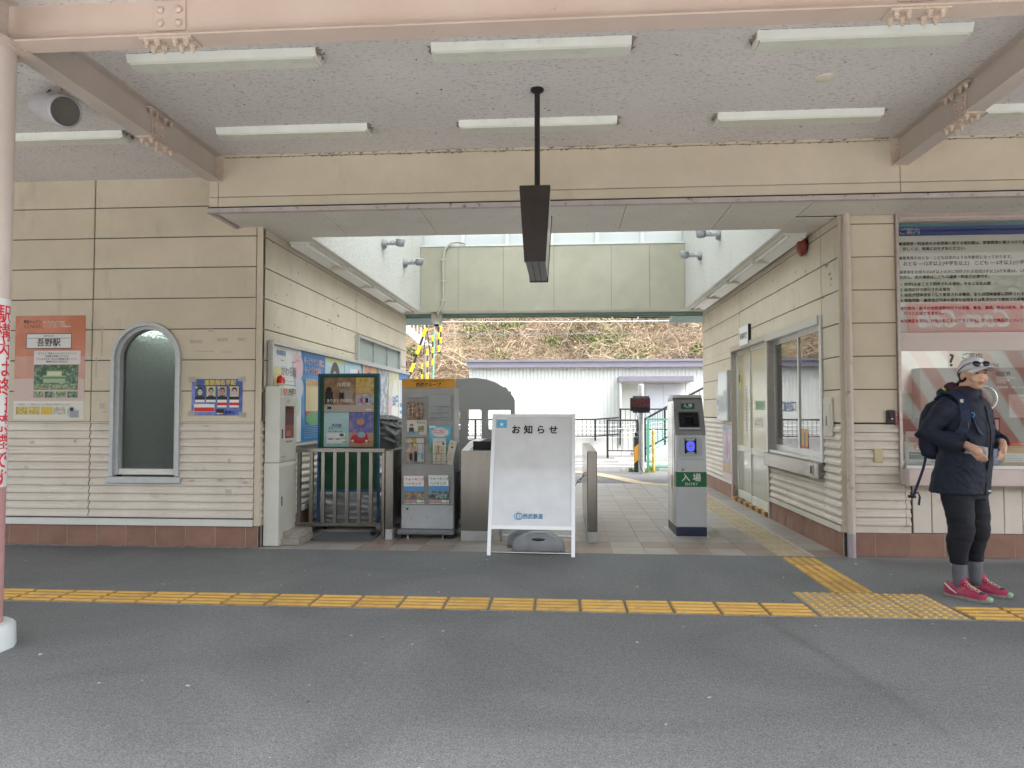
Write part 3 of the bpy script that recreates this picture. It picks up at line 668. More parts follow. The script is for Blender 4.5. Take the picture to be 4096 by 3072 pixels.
for s, x, z, sz, mt in (('■運賃表・料金表その他営業に関する規則類は、駅事務室に備えつけてあります。', 3.045, 2.802, .0335, dk), ('詳しくは、係員におたずねください。', 3.08, 2.755, .0335, dk),
    ('■乗車券のおとな・こどもは次のような年齢別になっております。', 3.045, 2.672, .0335, dk), ('おとな ―12才以上(中学生以上)　こども ― 6才以上(小学生)', 3.08, 2.617, .0415, dk),
    ('乗車券をお持ちの6才以上の方に同伴される幼児(1才以上6才未満)は、2人まで無料です。', 3.045, 2.543, .0335, dk), ('ただし、次の場合はこどもの運賃・料金が必要です。', 3.045, 2.497, .0335, dk),
    ('1. 幼児2人をこえて同伴される場合、そのこえた人数', 3.052, 2.432, .0335, dk), ('2. 幼児だけで旅行される場合', 3.052, 2.382, .0335, dk),
    ('3. 幼児が団体旅客として乗車される場合、または団体旅客に同伴される場合', 3.052, 2.335, .0335, dk), ('4. 特急列車・座席指定列車の座席を幼児または乳児だけで使用される場合', 3.052, 2.285, .0335, dk),
    ('■列車内・駅その他鉄道敷地内では演奏、集会、演説、物品の配布、募金、署名等を', 3.048, 2.213, .0335, rdk), ('行うことはできません。', 3.078, 2.168, .0335, rdk),
    ('■危険品を車内に持ち込むことはできません。詳しい危険品目については、係員に', 3.046, 2.098, .0335, rdk)):
    lettering(tw, s, (x, BY, z), X3, Z3, sz, mt, .03)
gm = solid((.07, .05, .055), .5); gw = solid((.62, .60, .58), .5)
lettering(tw, '?', (3.445, 6.6195, 1.70), X3, Z3, .155, gm, .035)
lettering(tw, 'ご案内', (3.555, 6.6195, 1.765), X3, Z3, .062, gm, .01)
lettering(tw, '问询处　안내', (3.66, 6.6195, 1.693), X3, Z3, .037, gm, .004)
lettering(tw, '指定券', (3.85, 6.6195, 1.615), X3, Z3, .042, gm, .008)
for s, z in (('Reserved Tickets', 1.588), ('对号乘车票', 1.564), ('지정석권', 1.543), ('営業時間　7:00－20:00', 1.500)): lettering(tw, s, (3.85 if z > 1.51 else 3.855, 6.6195, z), X3, Z3, .023, gw, .006)
# interior of the ticket office
inn = MB(); inn.box(2.66, 7.0, 10.6, 10.7, 0, 3.72); inn.box(7.0, 7.1, 6.76, 10.7, 0, 3.2); inn.box(2.66, 7.0, 6.76, 10.6, -.04, .0); inn.box(2.66, 7.0, 6.76, 9.3, 3.1, 3.14)
part('room_wall', inn, solid((.50, .53, .48), .8), SB)
part('shelf', MB().box(3.6, 4.6, 10.3, 10.6, .02, 1.5).box(5.0, 6.6, 10.35, 10.6, .02, 1.9).box(3.62, 4.58, 10.295, 10.3, .6, .62, M['black']).box(3.62, 4.58, 10.295, 10.3, 1.05, 1.07, M['black']), solid((.30, .30, .29), .6), SB)
part('wall_chart', MB().box(4.75, 5.5, 10.585, 10.598, 1.55, 2.3).box(3.7, 4.5, 10.585, 10.598, 1.7, 2.2, solid((.55, .35, .12), .6)), solid((.62, .62, .60), .6), SB)
part('desk', MB().box(3.05, 5.5, 7.05, 7.65, .78, .82).box(3.1, 3.14, 7.1, 7.6, 0, .78).box(5.4, 5.44, 7.1, 7.6, 0, .78), solid((.35, .34, .32), .5), SB)

# --- fascia over the passage, soffit, light well
FAY = 6.05
fas = part('fascia', MB().box(-3.13, 9.5, FAY + .001, FAY + .12, SOF + .012, CEIL + .2).box(-3.13, -3.01, FAY + .12, FY - .03, SOF + .012, CEIL + .2), M['joint'], SB)
for a0, a1 in ((-3.13, -3.055), (-3.05, 2.79), (2.795, 6.0), (6.005, 9.5)):
    for z0, z1 in ((3.105, 3.192), (3.197, 3.546), (3.551, CEIL + .03)): panel(fas, 'Y', FAY, -1, [(a0, z0), (a1, z0), (a1, z1), (a0, z1)], .014)
for z0, z1 in ((3.105, 3.192), (3.197, 3.546), (3.551, CEIL + .03)): panel(fas, 'X', -3.131, -1, [(FAY - .01, z0), (FY - .02, z0), (FY - .02, z1), (FAY - .01, z1)], .010)
edge_m = mottled('edge_strip_paint', (.44, .38, .37), (.54, .47, .46), 6, .5, dirt=(.14, .10, .08), dirt_scale=(16, 16, 16), dirt_at=(.58, .68), dirt_amt=.8)
part('edge_strip', MB().box(-3.15, 9.5, FAY - .035, FAY + .02, SOF - .022, SOF + .016).box(-3.15, -3.12, FAY + .02, FY - .03, SOF - .022, SOF + .016), edge_m, SB)
part('drip_joint', MB().box(-3.14, 9.5, FAY - .025, FAY + .02, SOF + .0165, SOF + .029), M['black'], SB)
WX0, WX1, WY0, WY1 = -2.56, 2.13, 7.04, 12.52
sofp = part('soffit', MB().box(-3.11, 9.4, FAY + .021, WY0 - .121, SOF + .004, SOF + .10).box(LX - .14, WX0 - .121, WY0, WY1, SOF + .004, SOF + .10).box(WX1 + .121, RX + .14, WY0, WY1, SOF + .004, SOF + .10).box(-3.0, 2.6, WY1 + .301, BACK, SOF + .004, SOF + .10), M['joint'], SB)
xs = [-3.105, -2.156, -1.253, -.351, .549, 1.45, 2.128, 3.03, 3.93, 4.83, 5.73, 6.63, 7.53, 8.43, 9.33]
sc = solid((.30, .28, .24), .5, .3)
_scr = mesh_of('screw', MB().lathe((0, 0, 0), (0, 0, -1), [(.006, 0), (.006, .0015), (.002, .003)], 8), sc)
def soffit_panel(x0, x1, y0, y1, screws=True):
    o = part('soffit_panel', MB().box(x0 + .003, x1 - .003, y0, y1, SOF - .004, SOF + .0035), M['soffit'], sofp)
for x0, x1 in zip(xs[:-1], xs[1:]):
    if x1 > 2.2: y1 = 6.585
    else: y1 = WY0
    soffit_panel(x0, x1, FAY + .022, y1)
    for yy in (FAY + .07, FAY + .33, y1 - .30, y1 - .05):
        if yy > FAY + .05 and yy < y1:
            for k in range(4): link('screw', _scr, sofp, (x0 + .05 + (x1 - x0 - .1) * k / 3, yy, SOF - .0042))
soffit_panel(2.128, RX - .006, FAY + .6, WY0)
for y0, y1 in ((WY0, 9.8), (9.806, WY1)):
    soffit_panel(LX - .01 + .012, WX0, y0 + .003, y1); soffit_panel(WX1, RX - .008, y0 + .003, y1)
soffit_panel(-2.89, 2.49, WY1 + .003, BACK - .06)
part('lintel', MB().box(LX, RX, BACK - .055, BACK + .02, 3.028, 3.070).box(-3.0, 2.6, BACK + .02, BACK + .05, 3.0, 3.045), M['mint'], SB)
TOP = 5.3
well = part('light_well', MB().box(WX0 - .12, WX0, WY0 - .12, WY1 + .3, SOF + .004, TOP).box(WX1, WX1 + .12, WY0 - .12, WY1 + .3, SOF + .004, TOP).box(WX0, WX1, WY0 - .12, WY0 - .001, SOF + .004, 3.95), M['stucco'], SB)
skl = part('added_skylight', MB().box(WX0 - .2, WX1 + .2, WY0 - .3, WY0 + .05, TOP, TOP + .1).box(WX0 - .2, WX1 + .2, WY1 + .1, WY1 + .5, TOP, TOP + .1).box(WX0 - .2, WX0 + .05, WY0 + .05, WY1 + .1, TOP, TOP + .1).box(WX1 - .05, WX1 + .2, WY0 + .05, WY1 + .1, TOP, TOP + .1), M['alu'], SB)  # glazed roof out of view, added to brighten the passage below
for k in range(5):
    y_ = WY0 + .05 + (WY1 - WY0 + .05) / 5 * k; y2 = y_ + (WY1 - WY0 + .05) / 5
    part('added_skylight_pane', MB().box(WX0 + .05, WX1 - .05, y_ + .03, y2 - .03, TOP + .04, TOP + .048), M['added_skylight'], skl)
    part('glazing_bar', MB().box(WX0 + .05, WX1 - .05, y2 - .029, y2 + .029, TOP + .001, TOP + .09), M['alu'], skl)
roofs = MB(); roofs.box(-9.5, WX0 - .121, FY + .1, 7.7, 3.72, 3.85); roofs.box(-9.5, WX0 - .121, 8.5, BACK + .45, 3.72, 3.85); roofs.box(-9.5, -5.5, 7.7, 8.5, 3.72, 3.85); roofs.box(-4.4, WX0 - .121, 7.7, 8.5, 3.72, 3.85); roofs.box(WX1 + .121, 9.5, FAY + .12, 9.5, 3.72, 3.85); roofs.box(WX1 + .121, 9.5, 10.5, BACK + .45, 3.72, 3.85); roofs.box(WX1 + .121, 3.0, 9.5, 10.5, 3.72, 3.85); roofs.box(6.8, 9.5, 9.5, 10.5, 3.72, 3.85); roofs.box(WX0 - .12, WX1 + .12, FAY + .12, WY0 - .121, 3.72, 3.85); roofs.box(WX0 - .12, WX1 + .12, WY1 + .121, BACK + .45, 3.72, 3.85)  # openings over both rooms are added to let daylight in
roofs.box(-9.5, -9.4, FY, BACK, -.3, 3.72); roofs.box(9.4, 9.5, FY, BACK, -.3, 3.72); roofs.box(-9.4, LX - .151, BACK - .1, BACK, -.3, 1.6); roofs.box(RX + .151, 9.4, BACK - .1, BACK, -.3, .9)  # back walls kept low so daylight enters
part('roof', roofs, M['white_trim'], SB)
rb = part('rear_beam', MB().box(WX0 + .001, WX1 - .001, WY1 + .012, WY1 + .30, SOF + .004, 4.225), M['joint'], SB)
jx = [WX0 + .002, -1.87, -1.06, -.16, .85, 1.52, WX1 - .002]
for x0, x1 in zip(jx[:-1], jx[1:]): part('beam_panel', MB().box(x0 + .0025, x1 - .0025, WY1, WY1 + .011, SOF + .0, 4.235), M['rearbeam'], rb)
part('ledge', MB().box(WX0 + .003, WX1 - .003, WY1 - .015, WY1 + .30, 4.236, 4.262), M['white_trim'], rb)
cl = part('clerestory', MB().box(WX0 + .003, WX1 - .003, WY1 + .10, WY1 + .16, TOP - .08, TOP - .001), M['alu'], SB)
ms = [-2.555, -1.80, -1.0, -.20, .606, 1.405, 2.125]
for x in ms: part('mullion', MB().box(x - .03, x + .03, WY1 + .10, WY1 + .16, 4.263, TOP - .081), M['alu'], cl)
for x0, x1 in zip(ms[:-1], ms[1:]): part('pane', MB().box(x0 + .031, x1 - .031, WY1 + .125, WY1 + .131, 4.263, TOP - .081), M['clerestory'], cl)
added_clerestory = part('clerestory', MB().box(WX0 + .003, WX1 - .003, WY0 - .11, WY0 - .05, TOP - .08, TOP - .001), M['alu'], SB)  # second, unseen clerestory added to bring more light into the well
for x0, x1 in zip(ms[:-1], ms[1:]): part('pane', MB().box(x0 + .031, x1 - .031, WY0 - .085, WY0 - .08, 3.951, TOP - .081), M['clerestory'], added_clerestory)
for x0, x1, sgn in ((-3.9, -2.53, -1), (2.05, 3.4, 1)):
    part('eave', MB().prism([(x0, BACK + .02, 3.10), (x1, BACK + .02, 3.10), (x1 + (.13 if sgn < 0 else -.13), BACK + 1.0, 3.0), (x0, BACK + 1.0, 3.0)], (0, 0, .09)), M['mint'], SB)
# ================================================================ platform canopy, column, fittings overhead
CN = thing('platform_canopy', 'platform canopy with pink steel beams and a speckled board ceiling', 'canopy', (-3.13, 3.70, 0))
part('ceiling', MB().box(-10, 8.5, 0.9, FAY - .001, CEIL, CEIL + .05).box(-10, -3.131, FAY - .001, FY - .002, CEIL, CEIL + .05), M['ceiling'], CN)
part('roof_sheet', MB().box(-10, 8.5, 0.8, FY - .03, CEIL + .22, CEIL + .30), M['white_trim'], CN)
def ibeam(p0, p1, h, w, tf, tw_, ztop):
    """I-section between two plan points, top flange at ztop"""
    p0, p1 = Vector((*p0, 0)), Vector((*p1, 0)); d = (p1 - p0).normalized(); s = Vector((-d.y, d.x, 0))
    pr = [(-w / 2, -h), (w / 2, -h), (w / 2, -h + tf), (tw_ / 2, -h + tf), (tw_ / 2, -tf), (w / 2, -tf), (w / 2, 0), (-w / 2, 0), (-w / 2, -tf), (-tw_ / 2, -tf), (-tw_ / 2, -h + tf), (-w / 2, -h + tf)]
    mb = MB(); mb.rings([[p + s * a + Z3 * (ztop + b) for a, b in pr] for p in (p0, p1)]); return mb
mbm = part('main_beam', ibeam((-10, 3.705), (8.5, 3.705), .42, .135, .010, .008, 3.759), M['beam'], CN)
xb = {}
for x in (-9.0, -3.085, 2.795, 8.4): xb[x] = part('cross_beam', ibeam((x, 3.74), (x, FAY - .012 if x > -5 else 6.60), .235, .125, .009, .007, CEIL - .001), M['beam_grey'], CN)
for x in (-3.085, 2.795): part('end_plate', MB().box(x - .075, x + .075, FAY - .0225, FAY - .0145, 3.325, CEIL - .002), M['beam_dirty'], xb[x])
part('cross_beam', ibeam((-3.085, .9), (-3.085, 3.67), .235, .125, .009, .007, CEIL - .001), M['beam_grey'], CN)
part('cross_beam', ibeam((2.795, .9), (2.795, 3.67), .235, .125, .009, .007, CEIL - .001), M['beam_grey'], CN)
_bolt = mesh_of('bolt', MB().lathe((0, 0, 0), (0, 0, -1), [(.019, 0), (.019, .006), (.015, .0061), (.015, .024), (.009, .0241), (.009, .036), (.004, .038)], 6), M['beam_dirty'])
_dome = mesh_of('bolt', MB().lathe((0, 0, 0), (0, 0, 1), [(.021, 0), (.019, .008), (.012, .013), (.004, .015)], 12), M['beam'], True)
for cx in (-2.16, 1.81):
    part('splice_plate', MB().box(cx - .15, cx + .15, 3.645, 3.765, 3.327, 3.3385, None, .002), M['beam_dirty'], mbm)
    part('splice_plate', MB().box(cx - .09, cx + .09, 3.691, 3.7005, 3.395, 3.56, None, .002), M['beam'], mbm)
    for i in range(4):
        for j in (0, 1): link('bolt', _bolt, mbm, (cx - .115 + .062 * i + (.04 if i > 1 else 0), 3.668 + .072 * j, 3.327))
    for i in (-1, 1):
        for j in (0, 1):
            o = link('bolt', _dome, mbm, (cx + .052 * i, 3.691, 3.435 + .075 * j)); o.rotation_euler = (R(90), 0, 0)
for cx, sg in ((-3.085, 1), (2.795, -1)):
    b = xb[cx]; cy = 5.13
    part('splice_plate', MB().box(cx - .058, cx + .058, cy - .17, cy + .17, 3.322, 3.3335, None, .002), M['beam_dirty'], b)
    part('splice_plate', MB().box(cx + .0045 * sg, cx + .011 * sg, cy - .085, cy + .085, 3.375, 3.50, None, .001), M['beam'], b)
    part('splice_plate', MB().box(cx + .012 * sg, cx + .055 * sg, cy - .17, cy + .17, 3.543, 3.5515, None, .001), M['beam_dirty'], b)
    for i in range(4):
        for j in (-1, 1): link('bolt', _bolt, b, (cx + .036 * j, cy - .13 + .07 * i + (.05 if i > 1 else 0), 3.322))
        link('bolt', _bolt, b, (cx + .033 * sg, cy - .13 + .075 * i + (.035 if i > 1 else 0), 3.543))
    for i in (-1, 1):
        for j in (0, 1):
            o = link('bolt', _dome, b, (cx + .011 * sg, cy + .045 * i, 3.41 + .06 * j)); o.rotation_euler = (0, R(90) * sg, 0); o.scale = (.85, .85, .85)
# dirt and webs gathered along the top of the fascia
random.seed(5)
wb = MB()
for k in range(240):
    x = random.uniform(-3.0, 6.5)
    if random.random() < .55: x = random.choice((-1.9, -1.0, .3, 1.25, 2.2, 2.7)) + random.gauss(0, .25)
    if abs(x - 2.795) < .09: continue
    z = random.choice((CEIL - .004, CEIL - .004, 3.548, 3.545)); l = random.uniform(.008, .03)
    wb.add([(x - l, FAY - .0165, z), (x + l, FAY - .0165, z + .003), (x + random.uniform(-l, l), FAY - .020, z - random.uniform(.006, .02))], [(0, 1, 2)])
o = part('dust_web', wb, M['cobweb'], CN); o['kind'] = 'stuff'
# column: pink below, pale above, concrete foot
CXc, CYc, CR = -3.195, 3.705, 0.112
colm = part('column', MB().lathe((CXc, CYc, 0), Z3, [(CR, .1), (CR, 3.33)], 32), mottled('column_pale', (.56, .48, .44), (.66, .58, .545), 2, .4, dirt=(.35, .28, .25), dirt_scale=(8, 8, 1.5), dirt_amt=.35), CN, 'auto')
part('column_skirt', MB().lathe((CXc, CYc, 0), Z3, [(CR + .0012, .1), (CR + .0012, .878)], 32), mottled('column_pink', (.46, .25, .245), (.55, .32, .31), 3, .4, dirt=(.35, .22, .2), dirt_scale=(8, 8, 2), dirt_amt=.5), colm, 'auto')
part('foot', MB().lathe((CXc, CYc, 0), Z3, [(.18, -.01), (.175, .115), (.162, .132), (CR + .002, .136)], 12), mottled('foot_paint', (.52, .57, .58), (.62, .67, .68), 6, .6, .1, 30, .01, dirt=(.3, .28, .25), dirt_scale=(9, 9, 9), dirt_amt=.5), colm, 'auto')
part('cap_plate', MB().box(CXc - .15, CXc + .15, CYc - .15, CYc + .15, 3.3305, 3.3385), M['beam'], colm)
bn = part('no_smoking_banner', MB().lathe((CXc, CYc, 0), Z3, [(CR + .0025, .88), (CR + .0025, 1.92)], 40, None, False), solid((.72, .73, .74), .35), None, 'auto')
tag(bn, 'white no smoking banner with red characters wrapped round the pink column', 'banner')
for k, ch in enumerate('駅構内は終日禁煙です'):
    lettering(bn, ch, (0, 0, 1.795 - .1005 * k), X3, Z3, .108, solid((.66, .03, .05), .4), .02, 'LEFT', curve=(CXc, CYc, CR + .0042, R(60)))
# speaker under the left cross beam
SPK = thing('platform_speaker', 'grey tubular loudspeaker slung under the ceiling beside the column', 'speaker', (-3.45, 4.55, 3.35))
sd = Vector((.80, -.50, -.33)).normalized(); sc_ = Vector((-3.42, 4.52, 3.345))
part('housing', MB().lathe(sc_, sd, [(.03, -.36), (.065, -.35), (.088, -.25), (.105, -.08), (.108, .10), (.100, .105)], 28), mottled('speaker_shell', (.40, .39, .42), (.50, .49, .52), 5, .35), SPK, 'auto')
part('rim', MB().lathe(sc_ + sd * .085, sd, [(.100, .015), (.1085, .03), (.095, .05), (.092, .03)], 28, None, False), solid((.46, .46, .50), .4), SPK, 'auto')
part('grille', MB().lathe(sc_ + sd * .106, sd, [(.0945, .0), (.0945, .003)], 28), mottled('speaker_mesh', (.10, .095, .085), (.15, .145, .13), 90, .8), SPK)
part('bracket', MB().tube([sc_ + Vector((0, 0, .08)), sc_ + Vector((.02, 0, .2)), (-3.40, 4.5, CEIL)], .013, 8).box(-3.48, -3.32, 4.46, 4.54, CEIL - .012, CEIL), M['alu_warm'], SPK)
part('cable', MB().tube([sc_ + Vector((-.08, .05, .1)), sc_ + Vector((-.16, .1, .17)), (-3.62, 4.7, CEIL)], .006, 6), M['black'], SPK)
# tube lights on the canopy ceiling
def fixture(x0, x1, y0, label):
    t = thing('ceiling_light', label, 'ceiling light', ((x0 + x1) / 2, y0 + .08, CEIL), 'tube lights on the canopy ceiling')
    prof = [(0, 0), (.022, -.045), (.055, -.05), (.115, -.05), (.148, -.045), (.17, 0)]
    part('housing', MB().rings([[(x, y0 + a, CEIL - .0005 + b) for a, b in prof] for x in (x0 + .012, x1 - .012)], None, True, True), M['fixture'], t)
    part('diffuser', MB().rings([[(x, y0 + a, CEIL + b) for a, b in ((.024, -.0465), (.028, -.058), (.146, -.058), (.148, -.0465))] for x in (x0 + .018, x1 - .018)], None, True, True), M['fixture_lens'], t)
    for x in (x0, x1 - .012): part('end_cap', MB().prism([(x, y0 + a * 1.0, CEIL + b * 1.06 - .0004) for a, b in prof], (.0118, 0, 0)), M['fixture'], t)
    wbm = MB(); random.seed(int(x0 * 100))
    for xe, sg in ((x0, -1), (x1, 1)):
        for k in range(9):
            y_ = y0 + random.uniform(.0, .15); l = random.uniform(.006, .04)
            wbm.add([(xe + sg * .001, y_, CEIL - .002), (xe + sg * .001, y_ + .012, CEIL - random.uniform(.01, .045)), (xe + sg * l, y_ + random.uniform(-.02, .03), CEIL - .003)], [(0, 1, 2)])
    for k in range(40):
        x = random.uniform(x0, x1); l = random.uniform(.004, .018)
        wbm.add([(x - l, y0 - .001, CEIL - .001), (x + l, y0 - .001, CEIL - .001), (x, y0 - .001 - random.uniform(.002, .012), CEIL - random.uniform(.001, .004))], [(0, 1, 2)])
    part('cobweb', wbm, M['cobweb'], t)['kind'] = 'stuff'
for x0, x1, lab in ((-2.775, -1.54, 'left tube light of the row nearest the front beam'), (-.81, .42, 'middle tube light of the row nearest the front beam'), (1.165, 2.405, 'right tube light of the row nearest the front beam')): fixture(x0, x1, 4.25, lab)
for x0, x1, lab in ((-4.80, -3.56, 'tube light beyond the left cross beam, behind the speaker'), (-2.775, -1.54, 'left tube light of the row nearest the fascia'), (-.81, .42, 'middle tube light of the row nearest the fascia, behind the sign rod'), (1.18, 2.41, 'right tube light of the row nearest the fascia'), (3.14, 4.38, 'tube light beyond the right cross beam, cut by the picture edge')): fixture(x0, x1, 5.42, lab)
det = part('smoke_detector', MB().lathe((1.785, 4.90, CEIL), -Z3, [(.062, 0), (.06, .008), (.045, .016), (.012, .02), (.004, .02)], 24), mottled('detector_plastic', (.6, .56, .46), (.68, .64, .54), 8, .5), None, 'auto')
tag(det, 'round cream smoke detector flat on the speckled ceiling', 'smoke detector')
# hanging sign seen edge-on
HS = thing('hanging_sign', 'dark brown sign box seen edge-on, hanging from a black rod', 'sign', (-.178, 4.93, 2.2))
brown = mottled('sign_brown', (.022, .016, .015), (.035, .026, .024), 8, .42, dirt=(.08, .06, .05), dirt_scale=(14, 14, 5), dirt_amt=.5)
part('rod', MB().tube([(-.178, 4.934, 2.85), (-.178, 4.934, CEIL)], .0195, 14).lathe((-.178, 4.934, CEIL - .014), Z3, [(.03, -.012), (.047, 0), (.047, .0135)], 16), solid((.018, .016, .018), .45), HS, 'auto')
cxs = -.180
def sec(y, wt, wb_, zt, zb): return [(cxs - wt, y, zt), (cxs - wt * .94, y, zt + .006), (cxs + wt * .94, y, zt + .006), (cxs + wt, y, zt), (cxs + wb_, y, zb), (cxs - wb_, y, zb)]
part('end_cap', MB().rings([sec(4.55, .101, .069, 2.755, 2.262), sec(4.575, .101, .069, 2.755, 2.262)]), brown, HS)
part('end_cap', MB().rings([sec(5.28, .101, .069, 2.755, 2.262), sec(5.305, .101, .069, 2.755, 2.262)]), brown, HS)
part('body', MB().rings([sec(4.5755, .092, .062, 2.75, 2.266), sec(5.2795, .092, .062, 2.75, 2.266)]), brown, HS)
facem = solid((.55, .54, .50), .35)
for sg in (-1, 1): part('sign_face', MB().poly([(cxs + sg * .0945, 4.60, 2.73), (cxs + sg * .0945, 5.26, 2.73), (cxs + sg * .0655, 5.26, 2.285), (cxs + sg * .0655, 4.60, 2.285)]), facem, HS)
part('seam', MB().box(cxs - .024, cxs - .020, 4.55, 5.30, 2.2595, 2.2618).box(cxs + .020, cxs + .024, 4.55, 5.30, 2.2595, 2.2618), M['joint'], HS)
# lamps let into the passage soffit
for row, (xa, xb_, xi) in enumerate(((-2.865, -2.63, 1), (2.195, 2.43, -1))):
    for k in range(4):
        y0 = 7.20 + 1.315 * k; y1 = y0 + 1.28; side = 'left' if row == 0 else 'right'
        which = ('nearest', 'second', 'third', 'farthest')[k]
        t = thing('recessed_light', '%s recessed lamp along the %s wall of the passage' % (which, side), 'recessed light', ((xa + xb_) / 2, y0, SOF), 'lamps recessed along the passage soffit')
        part('frame', MB().box(xa, xa + .012, y0, y1, SOF - .012, SOF - .0045).box(xb_ - .012, xb_, y0, y1, SOF - .012, SOF - .0045).box(xa + .012, xb_ - .012, y0, y0 + .02, SOF - .03, SOF - .0045).box(xa + .012, xb_ - .012, y1 - .05, y1, SOF - .052, SOF - .0045, M['soffit']), M['fixture'], t)
        xw_, xm_ = (xa + .012, xa + .125) if row == 0 else (xb_ - .012, xb_ - .125)
        part('reflector', MB().box(xa + .012, xb_ - .012, y0 + .02, y1 - .02, SOF - .0062, SOF - .0044).prism([(xw_, y0 + .02, SOF - .050), (xm_, y0 + .02, SOF - .008), (xw_, y0 + .02, SOF - .008)], (0, y1 - y0 - .04, 0)), solid((.86, .86, .83), .25), t)
        part('tube', MB().tube([((xa + xb_) / 2 + .055 * xi, y0 + .04, SOF - .022), ((xa + xb_) / 2 + .055 * xi, y1 - .04, SOF - .022)], .0155, 12), solid((.86, .86, .83), .3), t, 'auto')
        part('socket', MB().box((xa + xb_) / 2 + .035 * xi, (xa + xb_) / 2 + .075 * xi, y1 - .045, y1 - .02, SOF - .04, SOF - .0063), M['fixture'], t)
# small floodlights on the light-well walls
def flood(x, y, z, sg, label):
    t = thing('floodlight', label, 'floodlight', (x, y, z), 'small floodlights in the light well')
    g_ = mottled('flood_grey', (.24, .245, .26), (.31, .315, .33), 12, .4, metal=.3)
    part('base', MB().lathe((x, y, z), (sg, 0, 0), [(.075, .0), (.075, .02), (.062, .055), (.02, .06)], 20), g_, t, 'auto')
    part('arm', MB().box(x + sg * .055, x + sg * .20, y - .015, y + .015, z - .018, z + .018, None, .004).tube([(x + sg * .1, y, z + .015), (x + sg * .14, y, z + .045), (x + sg * .19, y, z + .02)], .006, 6), g_, t)
    part('head', MB().lathe((x + sg * .255, y, z + .055), (0, 0, -1), [(.066, 0), (.070, .012), (.058, .08), (.05, .09)], 20), g_, t, 'auto')
    part('lens', MB().lathe((x + sg * .255, y, z + .0552), (0, 0, 1), [(.072, 0), (.068, .006)], 20), solid((.6, .62, .62), .1), t)
flood(WX0, 9.88, 3.675, 1, 'nearer small floodlight on the left wall of the light well'); flood(WX0, 11.22, 3.675, 1, 'farther small floodlight on the left wall of the light well')
flood(WX1, 9.75, 3.69, -1, 'nearer small floodlight on the right wall of the light well'); flood(WX1, 11.06, 3.69, -1, 'farther small floodlight on the right wall of the light well')
# conduit and dome camera on the rear beam
cdt = part('conduit', MB().tube([(-1.74, WY1 - .03, 4.28), (-1.86, WY1 - .03, 4.315), (-2.0, WY1 - .035, 4.29), (-2.10, WY1 - .03, 4.19), (-2.133, WY1 - .03, 4.05), (-2.133, WY1 - .03, 3.28), (-2.16, WY1 - .03, 3.16), (-2.24, WY1 - .01, 3.03), (-2.265, WY1 + .10, 2.985)], .021, 10), mottled('conduit_paint', (.40, .37, .30), (.47, .44, .37), 8, .5), None, 'auto')
tag(cdt, 'beige cable conduit curving down the panelled beam to the camera', 'conduit')
for z in (4.0, 3.62, 3.27): part('clamp', MB().box(-2.17, -2.096, WY1 - .052, WY1 - .002, z - .01, z + .01), M['beam_dirty'], cdt)
CT = thing('security_camera', 'dome security camera hanging from a beige box under the lintel', 'security camera', (-2.28, 12.72, 2.8))
part('mount_box', MB().box(-2.37, -2.195, 12.60, 12.80, 2.89, SOF - .006, None, .006), mottled('camera_box', (.43, .40, .33), (.50, .47, .40), 6, .5), CT)
part('dome_housing', MB().lathe((-2.278, 12.66, 2.905), -Z3, [(.066, 0), (.07, .03), (.068, .048)], 20), solid((.6, .61, .6), .4), CT, 'auto')
part('dome', MB().ellipsoid((-2.278, 12.66, 2.862), (.052, .052, .045), None, 18, 10), solid((.015, .015, .02), .08), CT, True)
fb = part('fire_bell', MB().ellipsoid((RX - .055, 7.42, 2.985), (.048, .09, .105), None, 22, 12), mottled('bell_red', (.20, .035, .03), (.28, .05, .042), 12, .45), None, True)
tag(fb, 'round dark red alarm bell high on the right passage wall', 'alarm bell')
part('hanger', MB().tube([(RX - .05, 7.42, 3.09), (RX - .045, 7.42, SOF - .004)], .006, 6).lathe((RX - .001, 7.42, 2.985), (-1, 0, 0), [(.07, 0), (.07, .04)], 16), M['black'], fb)
# ================================================================ things on the walls and in the passage
_f = 2840.0; _yw, _pt_ = R(4.1286), R(2.152)
_fw = Vector((-math.sin(_yw) * math.cos(_pt_), math.cos(_yw) * math.cos(_pt_), math.sin(_pt_))); _rt = Vector((math.cos(_yw), math.sin(_yw), 0)); _up = _rt.cross(_fw)
def AT(x, y, Yv):
    d = _fw + _rt * ((x - 2048) / _f) - _up * ((y - 1536) / _f); t = Yv / d.y
    return Vector((d.x * t, Yv, CAM_H + d.z * t))
fy = FY - .0175
